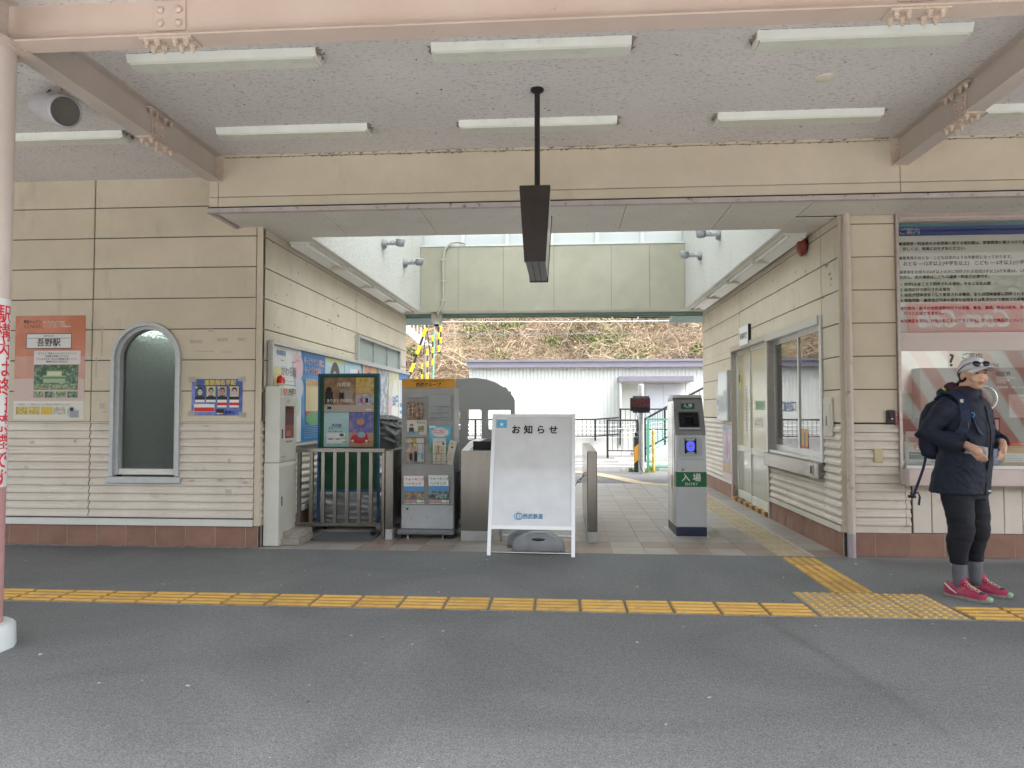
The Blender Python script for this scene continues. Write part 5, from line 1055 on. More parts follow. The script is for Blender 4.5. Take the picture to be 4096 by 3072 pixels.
def leaflet(lab, x0, y0, x1, y1, bg, blocks, texts, rot=0.0, yo=0.0):
    a = LQ(x0, y1); b = LQ(x1, y0); w = b.x - a.x; h = b.z - a.z
    u = Vector((math.cos(rot), 0, math.sin(rot))); v = Vector((-math.sin(rot), -.12, math.cos(rot))).normalized(); v = (v - u * v.dot(u)).normalized()
    S = lambda bl: [(p_[0] * w, p_[1] * h, p_[2] * w if p_[2] > 0 else p_[2] * w, p_[3] * h if p_[2] > 0 else p_[3], p_[4]) for p_ in bl]
    return sheet('leaflet', lab, 'leaflet', (a.x, ry - .012 + yo, a.z), u, v, w, h, bg, S(blocks), [(t[0], t[1] * w, t[2] * h, t[3] * w) + tuple(t[4:6]) + (tuple([t[6]]) if len(t) > 6 else ('LEFT',)) + ((t[7] * w,) if len(t) > 7 else ()) for t in texts], 'leaflets in the rack', th=.004)
leaflet('dark food photograph leaflet, upper left pocket of the rack', 190, 508, 438, 785, photo((.05, .02, .015), (.22, .09, .03), (.5, .32, .2), 40, (.55, .5, .4)), [], [('肉汁', .08, .04, .2, PINK, .02)])
leaflet('landscape leaflet showing a seated traveller, taped to the rack', 183, 790, 500, 1018, solid((.58, .57, .52), .4), [(0, .0, .6, .22, photo((.10, .2, .3), (.15, .3, .4), (.3, .4, .3), 30)), (.55, .15, .3, .45, photo((.10, .14, .06), (.25, .2, .1), (.4, .36, .25), 30)), (.24, .62, -.09, 1, solid((.03, .02, .02), .4)), (.24, .56, -.07, 1.1, solid((.5, .36, .27), .4)), (.10, .2, .25, .28, solid((.04, .06, .05), .4))], [('fillute', .50, .76, .19, solid((.14, .15, .12), .5), .006)], yo=.010)
leaflet('magazine with yellow title and a group of young people, lower left pocket', 168, 1070, 465, 1475, photo((.18, .13, .11), (.35, .28, .25), (.5, .46, .44), 12), [(.58, .05, .4, .93, photo((.3, .33, .4), (.48, .5, .55), (.55, .55, .56), 14)), (.22, .12, .16, .36, INK), (.45, .05, .16, .42, solid((.03, .03, .05), .4)), (.3, .5, -.06, 1, solid((.45, .3, .22), .4)), (.55, .5, -.06, 1, solid((.45, .3, .22), .4)), (.2, .42, .25, .08, ORANGE), (.5, .75, -.08, 1, YEL), (.8, .15, .17, .2, solid((.1, .45, .4), .4))], [('PALETTE', .13, .84, .19, solid((.62, .62, .05), .4), .02, 'LEFT', .72)])
leaflet('blue walking guide booklet, upper right pocket of the rack', 545, 878, 885, 1340, solid((.13, .44, .60), .35), [(0, 0, 1, .35, photo((.06, .20, .05), (.15, .35, .12), (.35, .45, .3), 20)), (.5, .78, -.40, .55, solid((.62, .6, .58), .4)), (0, .94, .3, .06, WHITE)], [('ウォーキング', .12, .82, .115, MAG, .02), ('ハイキング', .12, .73, .115, MAG, .02), ('×', .52, .76, .16, RED, .02)])
leaflet('cream brush-lettered newsletter leaning at an angle, right edge of the rack', 790, 1090, 905, 1480, solid((.58, .55, .48), .45), [(.08, .1, .84, .5, photo((.4, .38, .3), (.5, .47, .4), (.55, .52, .45), 30)), (.5, .72, -.16, 1, GREEN)], [('版', .2, .84, .3, DGREY, .0)], -.22, -.006)
leaflet('cream brush-lettered newsletter with an orange drawing, right pocket of the rack', 602, 1072, 812, 1478, solid((.60, .57, .50), .45), [(.12, .12, .76, .58, solid((.45, .42, .32), .4)), (.15, .16, .7, .5, photo((.45, .42, .33), (.52, .49, .41), (.35, .40, .2), 30)), (.34, .36, .15, .36, solid((.55, .22, .06), .4)), (.8, .78, -.09, 1, GREEN)], [('かわら版', .28, .83, .15, DGREY, .004)], 0, -.016)
def L2(x, y): return ((1024 + x / 2.16 - 1580) / .25316, (1536 + y / 2.16 - 1480) / .25316)
for (x0, y0, x1, y1), c1, bgp, lab in (((1278, 790, 1452, 1038), MAG, photo((.08, .14, .35), (.30, .22, .10), (.5, .4, .3), 25), 'walking guide with magenta title, bottom left pocket of the rack'), ((1492, 785, 1665, 1038), solid((.05, .33, .08), .4), photo((.03, .06, .03), (.10, .15, .10), (.35, .45, .5), 25), 'walking guide with green title, bottom right pocket of the rack')):
    a, b = L2(x0, y0), L2(x1, y1)
    leaflet(lab, a[0], a[1], b[0], b[1], WHITE, [(0, .15, 1, .46, bgp), (0, .45, 1, .18, solid((.12, .30, .58), .4)), (.02, .06, .6, .10, solid((.6, .35, .33), .4))], [('ウォーキング', .04, .84, .165, c1, .025), ('ハイキング', .06, .68, .165, c1, .025)])
ac = part('document_holder', MB().box(LQ(528, 782).x, LQ(878, 400).x, ry - .030, ry - .026, LQ(528, 782).z, LQ(528, 400).z, None, .0015).box(LQ(528, 782).x, LQ(878, 400).x, ry - .006, ry - .002, LQ(528, 782).z, LQ(528, 400).z), frosted('acrylic', (.5, .52, .54), .45, .12))
tag(ac, 'empty clear acrylic document holder in the upper right of the rack', 'holder')
def wire(x0, x1, zt, zm, zb):
    mb = MB(); d = ry - .05; r_ = .0026
    for z in (zm, zb + .02, (zm + zb) / 2): mb.tube([(x0, ry - .004, z), (x0, d, z), (x1, d, z), (x1, ry - .004, z)], r_, 5)
    for k in range(4): x = x0 + .012 + (x1 - x0 - .024) * k / 3; mb.tube([(x, d + .001, zm), (x, d + .001, zb), (x, ry - .004, zb)], r_, 5)
    if zt: 
        mb.tube([(x0 - .02, ry - .006, zt), (x1 + .02, ry - .006, zt)], r_, 5)
        for x in (x0 + .02, x0 + .06, x1 - .06, x1 - .02): mb.tube([(x, ry - .008, zt), (x, ry - .03, zm + .02), (x, d, zm)], r_, 5)
    part('wire_pocket', mb, solid((.30, .30, .31), .3, .7), BK)
for a, b, top in (((195, 545), (435, 785), 438), ((545, 575), (865, 780), 440), ((180, 1160), (460, 1475), 1065), ((560, 1160), (830, 1478), None)):
    p0_, p1_ = LQ(*a), LQ(*b); wire(p0_.x, p1_.x, LQ(0, top).z if top else None, p0_.z, p1_.z)
for xx in ((1282, 1448), (1496, 1662)):
    p0_, p1_ = LQ(*L2(xx[0], 935)), LQ(*L2(xx[1], 1040)); wire(p0_.x, p1_.x, None, p0_.z, p1_.z)

# --- grey train-shaped panel
ty = 8.62
tp = [(-1.75, .57)] + [(-1.75, 1.60), (-1.55, 1.655), (-1.322, 1.688), (-1.067, 1.702), (-.93, 1.682), (-.82, 1.645), (-.727, 1.587), (-.70, 1.585), (-.675, 1.565), (-.668, 1.537), (-.636, 1.536), (-.632, 1.50), (-.605, 1.465), (-.588, 1.428), (-.584, .57)]
trm = mottled('panel_grey', (.33, .335, .34), (.38, .385, .39), 3, .55)
def holes_panel(outline, y, th, holes, mat):
    cu = bpy.data.curves.new('c', 'CURVE'); cu.dimensions = '2D'; cu.fill_mode = 'BOTH'; cu.extrude = th / 2
    for pts in [outline] + holes:
        sp = cu.splines.new('POLY'); sp.points.add(len(pts) - 1); sp.use_cyclic_u = True
        for q, pt in zip(sp.points, pts): q.co = (pt[0], pt[1], 0, 1)
    o = bpy.data.objects.new('c', cu); COL.objects.link(o); dg = bpy.context.evaluated_depsgraph_get(); dg.update()
    me = bpy.data.meshes.new_from_object(o.evaluated_get(dg)); bpy.data.objects.remove(o); bpy.data.curves.remove(cu)
    for v in me.vertices: v.co = Vector((v.co.x, y - v.co.z, v.co.y))
    me.materials.clear(); me.materials.append(mat); return me
def rrect(x0, x1, z0, z1, r):
    out = []
    for cx, cz, a0 in ((x1 - r, z1 - r, 0), (x0 + r, z1 - r, 90), (x0 + r, z0 + r, 180), (x1 - r, z0 + r, 270)):
        out += [(cx + r * math.cos(R(a0 + 22.5 * k)), cz + r * math.sin(R(a0 + 22.5 * k))) for k in range(5)]
    return out
me = holes_panel(tp, ty, .012, [rrect(-1.165, -.995, .948, 1.312, .02), rrect(-.912, -.637, 1.075, 1.308, .012), rrect(-1.53, -1.254, 1.075, 1.306, .012)], trm)
TPn = thing('photo_panel', 'grey train-front shaped cut-out panel with window holes behind the rack', 'panel', (-1.16, ty, 0)); link('board', me, TPn)
part('leg', MB().box(-1.62, -1.58, ty + .012, ty + .05, .06, .9).box(-.72, -.68, ty + .012, ty + .05, .06, .9), DGREY, TPn)
part('base', MB().box(-1.72, -.62, ty - .14, ty + .34, .005, .05).box(-1.66, -.64, ty - .005, ty + .006, .05, .565), DGREY, TPn)

# --- whiteboard A-frame
WBt = thing('whiteboard_sign', 'white A-frame notice board standing in front of the gates', 'notice board', (-.29, 6.55, 0))
b0 = Vector((-.688, 6.405, 0)); b1 = Vector((.100, 6.372, 0)); wu = (b1 - b0).normalized(); wback = Vector((-wu.y, wu.x, 0)); wv = (Z3 * 1.267 + wback * .355).normalized(); wn_ = wu.cross(wv); WL = (b1 - b0).length; HL = 1.315
def slab(mb, x0, x1, y0, y1, d0, d1, mat=None):
    o_ = b0; P = lambda a, b, d: o_ + wu * a + wv * b + wn_ * d
    mb.add([P(x0, y0, d0), P(x1, y0, d0), P(x1, y1, d0), P(x0, y1, d0), P(x0, y0, d1), P(x1, y0, d1), P(x1, y1, d1), P(x0, y1, d1)], [(0, 3, 2, 1), (4, 5, 6, 7), (0, 1, 5, 4), (1, 2, 6, 5), (2, 3, 7, 6), (3, 0, 4, 7)], mat); return mb
alw = solid((.72, .73, .74), .3, .25)
mbf = MB(); slab(mbf, 0, .032, 0, HL, -.012, .012); slab(mbf, WL - .032, WL, 0, HL, -.012, .012); slab(mbf, .032, WL - .032, HL - .03, HL - .002, -.010, .011); slab(mbf, .032, WL - .032, .235, .268, -.010, .011)
part('frame', mbf, alw, WBt)
mbf = MB(); slab(mbf, .03, WL - .03, .262, HL - .025, -.004, .004)
wbm_, nt_, bb_ = newmat('whiteboard')
n_ = N(nt_, 'ShaderNodeTexNoise', Scale=5.0, Detail=5.0); nt_.links.new(coords(nt_), n_.inputs['Vector'])
nt_.links.new(ramp(nt_, n_.outputs['Fac'], [(.35, (.60, .61, .63)), (.6, (.66, .67, .69))]), bb_.inputs['Base Color']); bb_.inputs['Roughness'].default_value = .09; bb_.inputs['Specular IOR Level'].default_value = .6
bdw = part('writing_board', mbf, wbm_, WBt)
part('foot_rod', MB().tube([b0 + wu * .03 + wv * .03, b0 + wu * (WL - .03) + wv * .03], .011, 10), M['steel'], WBt, 'auto')
bk0 = b0 + wback * .74; tp0 = b0 + wv * (HL - .02)
mbf = MB()
for a in (.03, WL - .03): mbf.tube([tp0 + wu * a + wback * .015, bk0 + wu * a], .013, 8)
mbf.tube([bk0 + wu * .03 + Z3 * .05, bk0 + wu * (WL - .03) + Z3 * .05], .009, 8)
part('rear_leg', mbf, M['alu'], WBt, 'auto')
wo = lambda a, b: b0 + wu * a + wv * b + wn_ * .006
for k, ch in enumerate('お知らせ'): lettering(bdw, ch, wo(.185 + .118 * k, 1.13), wu, wv, .088, INK, .045)
lettering(bdw, '西武鉄道', wo(.315, .335), wu, wv, .05, solid((.03, .20, .42), .4), .03, 'LEFT', width=.18)
mbl = MB()
for cx, cc in ((.262, SKYB), (.283, solid((.04, .2, .42), .4))):
    pts = [wo(cx + .026 * math.cos(q), .352 + .029 * math.sin(q)) for q in [2 * math.pi * k / 20 for k in range(20)]]; mbl.tube(pts + [pts[0]], .004, 5, cc, False)
mbl.poly([wo(.25, .398), wo(.272, .386), wo(.296, .398), wo(.272, .392)], solid((.08, .35, .2), .4))
part('logo', mbl, None, bdw)
st = MB(); slab(st, .042, .142, HL - .135, HL - .033, .0042, .005); part('sticker', st, SKYB, bdw)
st = MB(); slab(st, .042, .142, HL - .052, HL - .033, .0052, .0056); slab(st, .078, .105, HL - .115, HL - .088, .0052, .0056); part('sticker', st, WHITE, bdw)
# --- water weights holding the board
def weight(lab, cx, cy, s):
    t = thing('water_weight', lab, 'weight', (cx, cy, 0), 'grey water-filled weights')
    mb = MB(); n = 32
    prof = [(0.0, 1.0, 1.0), (.012, 1.02, 1.02), (.05, 1.0, 1.0), (.09, .95, .94), (.12, .80, .80), (.148, .55, .62), (.165, .40, .46), (.170, .33, .3), (.1705, .05, .05)]
    rg = []
    for z, kx, ky in prof:
        rg.append([(cx + s * .243 * kx * math.copysign(abs(math.cos(a)) ** .42, math.cos(a)), cy + .10 * ky * math.copysign(abs(math.sin(a)) ** .6, math.sin(a)), .014 + z * (1 - .0 * abs(math.cos(a)))) for a in [2 * math.pi * k / n for k in range(n)]])
    part('tank', mb.rings(rg), mottled('weight_grey', (.20, .21, .22), (.26, .27, .28), 7, .38), t, True)
    part('grip', MB().ellipsoid((cx, cy - .085, .125), (.062, .022, .014), None, 14, 8), solid((.03, .03, .033), .5), t, True)
    part('foot', MB().box(cx - .17, cx - .12, cy - .09, cy + .09, .001, .016).box(cx + .12, cx + .17, cy - .09, cy + .09, .001, .016).box(cx - .03, cx + .03, cy - .09, cy + .09, .001, .016), DGREY, t)
weight('nearer grey plastic water weight under the white notice board', -.232, 6.62, 1.0); weight('farther grey plastic water weight, half hidden behind the nearer one', -.30, 6.88, 1.0)

# --- entry ticket machine
EM = thing('entry_machine', 'grey IC card entry machine with a green ENTRY band', 'ticket machine', (1.32, 7.75, 0))
ex0, ex1, ef, eb = 1.163, 1.472, 7.482, 8.06
body = mottled('machine_silver', (.48, .50, .53), (.54, .56, .59), 3, .32, metal=.15)
dks = mottled('machine_grey', (.20, .20, .215), (.24, .24, .255), 5, .35, metal=.3)
part('base', MB().box(ex0, ex1, ef, eb, .003, .098, None, .003), solid((.028, .035, .07), .4), EM)
part('lower_body', MB().box(ex0, ex1, ef, eb, .099, .80, None, .006), body, EM)
part('side_panel', MB().box(ex0 - .004, ex0 - .0005, ef + .12, eb - .02, .10, 1.40).box(ex0 - .006, ex0 - .0045, ef + .20, ef + .215, .1, 1.38, M['steel']), mottled('machine_chrome', (.50, .50, .50), (.6, .6, .6), 2, .2, metal=.8), EM)
def pro(pts, x0, x1, mat, name, par): return part(name, MB().prism([(x0, y_, z_) for y_, z_ in pts], (x1 - x0, 0, 0)), mat, par)
up_ = pro([(ef + .004, .802), (ef + .03, 1.045), (eb, 1.045), (eb, .802)], ex0 + .002, ex1 - .002, body, 'reader_housing', EM)
hd_ = pro([(ef + .018, 1.047), (ef + .035, 1.10), (ef + .20, 1.43), (ef + .215, 1.436), (eb - .05, 1.436), (eb, 1.38), (eb, 1.047)], ex0 - .001, ex1 + .001, dks, 'display_housing', EM)
pro([(ef + .19, 1.4365), (ef + .205, 1.468), (eb - .08, 1.468), (eb - .06, 1.4365)], ex0 + .004, ex1 - .004, solid((.42, .40, .36), .3), 'top_cover', EM)
sl = Vector((0, .165, .33)).normalized(); so = Vector((0, ef + .035, 1.10)); sn = X3.cross(sl)
def SP(a, b, d): return so + X3 * a + sl * b + sn * d
def spanel(x0, x1, b0_, b1_, d, mat, name, par, r=.012):
    pts = rrect(x0, x1, b0_, b1_, r); return part(name, MB().prism([SP(a, b, -.002) for a, b in pts], sn * (d + .002)), mat, par)
spanel(1.20, 1.425, -.005, .21, .006, solid((.10, .10, .11), .3), 'screen_bezel', hd_)
spanel(1.212, 1.413, .03, .200, .0085, solid((.012, .012, .016), .12), 'screen', hd_)
spanel(1.265, 1.352, .05, .148, .009, solid((.004, .004, .006), .1), 'screen_window', hd_)
spanel(1.204, 1.421, .004, .022, .0086, LGREY, 'instruction_strip', hd_, .003)
lettering(hd_, 'タッチのあとはそのままお通りください', SP(1.21, .008, .0088), X3, sl, .013, DGREY, 0, 'LEFT', width=.20)
eg = spanel(1.243, 1.385, .245, .308, .005, solid((.012, .075, .035), .3), 'entry_plate', hd_, .006)
lettering(hd_, '入 場', SP(1.314, .268, .0055), X3, sl, .040, WHITE, .012, 'CENTER')
lettering(hd_, 'ENTRY', SP(1.314, .250, .0055), X3, sl, .016, WHITE, .01, 'CENTER')
rl_ = Vector((0, .026, .243)).normalized(); ro = Vector((0, ef + .004, .802)); rn = X3.cross(rl_)
def RP(a, b, d): return ro + X3 * a + rl_ * b + rn * d
rd = part('card_reader', MB().prism([RP(a, b, 0) for a, b in rrect(1.205, 1.43, .03, .225, .03)], rn * .022), mottled('reader_silver', (.38, .40, .45), (.42, .44, .49), 3, .35), EM)
part('touch_plate', MB().prism([RP(a, b, .0222) for a, b in rrect(1.252, 1.372, .052, .208, .006)], rn * .003), solid((.008, .008, .012), .15), rd)
part('touch_ring', MB().prism([RP(1.312 + .043 * math.copysign(abs(math.cos(q)) ** .75, math.cos(q)), .128 + .056 * math.copysign(abs(math.sin(q)) ** .75, math.sin(q)), .0254) for q in [2 * math.pi * k / 28 for k in range(28)]], rn * .001), solid((.06, .08, .62), .4, 0, .3, .22), rd)
part('touch_mark', MB().prism([RP(a, b, .0266) for a, b in rrect(1.297, 1.327, .116, .140, .004)], rn * .0006), solid((.5, .14, .12), .5), rd)
part('sticker', MB().prism([RP(a, b, .0255) for a, b in rrect(1.263, 1.36, .188, .205, .002)], rn * .0006).prism([RP(a, b, .0255) for a, b in rrect(1.27, 1.355, .054, .066, .002)], rn * .0006), solid((.5, .48, .45), .5), rd)
part('green_band', MB().box(ex0 - .0008, ex1 + .0008, ef - .0015, ef + .1, .513, .667), solid((.015, .15, .065), .4), EM)
lettering(EM, '入 場', ((ex0 + ex1) / 2, ef - .0025, .578), X3, Z3, .088, WHITE, .022, 'CENTER')
lettering(EM, 'ENTRY', ((ex0 + ex1) / 2, ef - .0025, .528), X3, Z3, .042, WHITE, .0, 'CENTER')
part('lock', MB().lathe((1.232, ef, .692), -Y3, [(.016, 0), (.016, .004), (.009, .005), (.009, .012)], 16), M['steel'], EM, 'auto')
part('yellow_strip', MB().box(ex0 - .0062, ex0 - .0041, ef + .23, ef + .30, .46, .61), ORANGE, EM)
tag(part('floor_frame', MB().box(1.11, 1.50, 7.44, 8.12, .001, .006), M['pipe']), 'flat metal frame set in the floor round the entry machine', 'floor frame')

# --- signs on the right passage wall
sheet('office_sign', 'small black-edged room name plate above the office door', 'sign', (RX - .05, 10.05, 2.19), -Y3, Z3, .45, .26, WHITE, [], [('駅事務室', .03, .09, .095, INK, .004, 'LEFT', .38)], th=.004)
part('frame', MB().box(RX - .045, RX - .012, 9.595, 10.055, 2.185, 2.455), INK, [o for o in COL.objects if o.name.startswith('office_sign')][0])
cb = thing('wall_case', 'shallow white notice case beside the office door', 'notice case', (RX, 11.05, 1.5))
part('case', MB().box(RX - .07, RX - .012, 10.74, 11.36, 1.15, 1.90), M['alu'], cb); part('cover', MB().box(RX - .074, RX - .0705, 10.765, 11.335, 1.17, 1.88), solid((.62, .63, .64), .12), cb)
part('paper', MB().prism([(RX - .0755, 10.80, 1.60), (RX - .0755, 10.98, 1.61), (RX - .0755, 10.95, 1.33), (RX - .0755, 10.84, 1.30)], (-.001, 0, 0)), LGREY, cb)
sheet('poster', 'narrow white notice left of the notice case', 'poster', (RX - .014, 11.72, 1.16), -Y3, Z3, .34, .56, solid((.6, .6, .6), .3), [(.05, .23, .2, .09, BLUE), (.06, .34, .2, .15, photo((.1, .1, .1), (.4, .4, .42), (.6, .6, .6), 20)), (.04, .05, .25, .12, photo((.1, .1, .1), (.4, .4, .42), (.6, .6, .6), 20))], curl=.004)
sheet('poster', 'blossom coloured festival poster low beside the office door', 'poster', (RX - .022, 11.29, .27), -Y3, Z3, .58, .80, photo((.12, .14, .30), (.28, .28, .42), (.50, .42, .44), 7), [(0, 0, .58, .09, solid((.6, .45, .45), .4)), (0, .09, .58, .16, photo((.4, .2, .06), (.45, .3, .15), (.2, .2, .25), 14)), (.25, .3, .06, .38, PINK)], [], curl=.006)
xo_ = RX + .012 + .011
lettering(door, '駅事務室', (xo_ - .001, 9.55, 1.32), -Y3, Z3, .13, solid((.06, .30, .14), .5), .02, 'LEFT', width=.42)
sheet('notice', 'white framed camera notice on the near door leaf', 'notice', (xo_ - .0005, 9.60, 1.08), -Y3, Z3, .36, .14, solid((.62, .58, .52), .4), [(.008, .008, .344, .124, solid((.66, .63, .58), .4)), (.04, .05, -.022, 1.3, DGREY)], [('防犯カメラ作動中', .08, .075, .045, DGREY, .004, 'LEFT', .24), ('Security Camera in Operation', .08, .035, .028, DGREY, 0, 'LEFT', .24)])
xo2 = RX + .045 + .011
sheet('notice', 'thin upright white label with lettering on the far door leaf', 'notice', (xo2 - .0005, 10.20, .98), -Y3, Z3, .09, .66, solid((.62, .60, .55), .4), [(.025, .03 + .047 * k, .04, .034, DGREY) for k in range(13)], [])
sheet('notice', 'small blue and yellow triangle sticker on the far door leaf', 'notice', (xo2 - .0005, 10.54, 1.60), -Y3, Z3, .13, .22, solid((.62, .48, .05), .4), [(.0, .11, .07, .11, NAVY), (.0, .0, .13, .05, solid((.5, .45, .4), .4))], [])
xg = RX + .045 + .010
lettering(win, 'ご案内窓口', (xg - .001, 8.60, 1.30), -Y3, Z3, .13, solid((.07, .12, .36), .5), .012, 'LEFT', width=.55)
sheet('notice', 'orange drink advertisement stuck low in the office window', 'notice', (RX + .0185, 7.74, .91), -Y3, Z3, .20, .20, solid((.55, .30, .06), .4), [(.07, .02, .06, .14, solid((.1, .09, .1), .3)), (0, 0, .2, .02, RED)], [])
sheet('notice', 'pink paper slip lying behind the office window', 'notice', (RX + .06, 8.72, .90), -Y3, Z3, .42, .07, solid((.62, .25, .42), .5), [], [])
# --- fittings on the right facade
IC = thing('intercom', 'black call button box on the cream wall by the ticket window', 'intercom', (2.91, 6.57, 1.24))
part('case', MB().box(2.876, 2.951, 6.562, 6.584, 1.182, 1.306, None, .008), solid((.035, .03, .038), .4), IC); part('button', MB().lathe((2.918, 6.562, 1.225), -Y3, [(.012, 0), (.011, .005), (.006, .006)], 14), M['steel'], IC); part('visor', MB().box(2.895, 2.90, 6.557, 6.562, 1.22, 1.28).box(2.90, 2.912, 6.557, 6.562, 1.218, 1.224), M['black'], IC)
sheet('notice', 'narrow red label beside the black call button', 'notice', (2.957, 6.5835, 1.168), X3, Z3, .026, .127, solid((.50, .04, .09), .4), [], [(ch, .003, .106 - .0205 * k, .02, WHITE, .006) for k, ch in enumerate('呼出しボタン')])
tag(part('blank_plate', MB().box(2.768, 2.843, 6.568, 6.5755, .838, .962, None, .004), solid((.52, .46, .28), .45)), 'plain yellowish cover plate on the ribbed wall', 'cover plate')
# --- behind the ticket window
def TQ(x, y, Yv=6.72): return AT(3072 + x / 2.16, 1536 + y / 2.16, Yv)
a, b = TQ(1195, 697), TQ(1400, 410)
sheet('notice', 'white leaflet with a red no-entry ring standing behind the ticket glass', 'notice', (a.x, 6.72, a.z), X3, Z3, b.x - a.x, b.z - a.z, solid((.56, .60, .58), .4), [(.0, .2, b.x - a.x, .05, solid((.30, .40, .45), .4)), (0.0, .196, .205, .008, ORANGE), (.025, .05, .15, .065, solid((.02, .09, .07), .4)), (.10, .155, -.03, 1, solid((.5, .06, .06), .4)), (.10, .155, -.021, 1, solid((.6, .6, .58), .4)), (.083, .151, .035, .007, solid((.5, .06, .06), .4))], [('お客さまへ', .01, .21, .014, DGREY, 0), ('係員にお知らせください。', .035, .09, .011, WHITE, 0), ('西武鉄道', .08, .012, .014, GREEN, 0)])
a, b = TQ(2030, 700), TQ(2500, 500)
sheet('information_sign', 'orange and red information sign behind the ticket glass, right edge', 'sign', (a.x, 6.72, a.z), X3, Z3, b.x - a.x, b.z - a.z, solid((.55, .30, .05), .4), [(0, .178, b.x - a.x, .028, RED), (.02, .025, b.x - a.x - .04, .08, WHITE)], [('Information', .075, .183, .026, WHITE, .012), ('To go through the ticket gate', .012, .155, .016, DGREY, 0), ('on the train.', .012, .135, .016, DGREY, 0), ('For example', .03, .08, .014, DGREY, 0), ('to lose passes or tickets', .03, .055, .014, DGREY, 0), ('to stop at stations without', .03, .037, .014, DGREY, 0)])
a, b = TQ(2072, 290), TQ(2420, 90)
sheet('notice', 'white paper notice with centred print hung inside the ticket glass', 'notice', (a.x, 6.70, a.z), X3, Z3, b.x - a.x, b.z - a.z, solid((.58, .60, .57), .4), [(.03, .04 + .02 * k, .25, .006, LGREY) for k in range(6)], [('お知らせ', .1, .17, .022, DGREY, .004)])
a, b = TQ(1945, 700), TQ(2010, 480)
tag(part('binder', MB().box(a.x - .02, b.x, 6.74, 6.86, a.z, b.z, None, .006), solid((.03, .16, .50), .4)), 'bright blue file box standing behind the ticket glass', 'file box')
a, b = TQ(1965, 430), TQ(2050, 290)
tag(part('card_terminal', MB().prism([(a.x, 6.80, a.z), (b.x, 6.80, a.z), (b.x, 6.80, b.z), (a.x, 6.80, b.z)], (0, .05, 0)).box(a.x + .01, b.x - .015, 6.795, 6.7995, a.z + .03, b.z - .02, LGREY), solid((.012, .02, .10), .4)), 'dark blue card terminal behind the ticket glass', 'terminal')
ring = MB(); c_ = AT(3640 + 1085 * .27487, 1380 + 775 * .27487, 6.60)
pts = [c_ + Vector((.107 * math.cos(q), 0, .107 * math.sin(q))) for q in [2 * math.pi * k / 32 for k in range(33)]]
part('speaking_ring', MB().tube(pts, .0055, 10, None, False), solid((.75, .75, .75), .12, .9), tw, True)
tag(part('printer', MB().box(3.03, 3.16, 7.1, 7.4, .821, .98, None, .01).box(3.05, 3.14, 7.095, 7.0995, .93, .96, M['black']), solid((.40, .40, .38), .5)), 'grey ticket printer on the desk inside the office', 'printer')
tag(part('monitor', MB().box(3.18, 3.50, 7.3, 7.33, 1.0, 1.22, None, .006).box(3.31, 3.37, 7.31, 7.35, .821, 1.0), solid((.10, .10, .11), .4)), 'dark monitor on the desk inside the office', 'monitor')
# ================================================================ beyond the passage
# --- white metal shed
SH = thing('metal_shed', 'white ribbed metal shed with a grey roof edge beyond the road', 'shed', (3, 22, 0))
sw = mottled('shed_white', (.64, .655, .61), (.70, .715, .67), 1.5, .4)
mb = MB(); x = -2.93; row = []
while x < 9:
    row += [(x, 22.0), (x + .085, 22.0), (x + .092, 22.018), (x + .106, 22.018), (x + .113, 22.0)]; x += .113
mb.rings([[(a, b, z) for a, b in row] for z in (0, 2.64)], None, False, False)
mb.box(-2.93, -2.90, 22.02, 28, 0, 2.64).box(8.97, 9, 22.02, 28, 0, 2.64).box(-2.9, 8.97, 27.9, 28, 0, 2.64)
part('wall', mb, sw, SH)
rf_ = mottled('shed_trim', (.17, .16, .19), (.20, .19, .22), 4, .45)
rfp = part('roof', MB().box(-2.975, 9.1, 21.80, 28.2, 2.66, 2.865).box(-2.99, 9.1, 21.76, 21.80, 2.63, 2.70).box(-2.99, 9.1, 21.77, 21.80, 2.80, 2.875), rf_, SH)
part('canopy', MB().box(1.66, 3.835, 21.2, 21.98, 2.165, 2.32).box(1.68, 3.81, 21.25, 21.97, 2.145, 2.164, solid((.5, .48, .45), .5)), rf_, SH)
dr = part('door', MB().box(2.47, 3.62, 21.955, 21.99, 0, 2.13), solid((.68, .69, .72), .4), SH)
for k in (0, 1): part('door_leaf', MB().box(2.52 + .535 * k, 3.05 + .535 * k, 21.935, 21.954, .02, 2.09, None, .004), solid((.66, .67, .71), .35), dr)
part('porch_panel', MB().box(1.70, 1.74, 21.35, 21.98, 0, 2.144).box(1.742, 2.46, 21.965, 21.993, 0, 2.144), sw, SH)
part('pipe', MB().tube([(.345, 21.96, .9), (.345, 21.96, 2.05)], .012, 6), M['pipe'], SH)
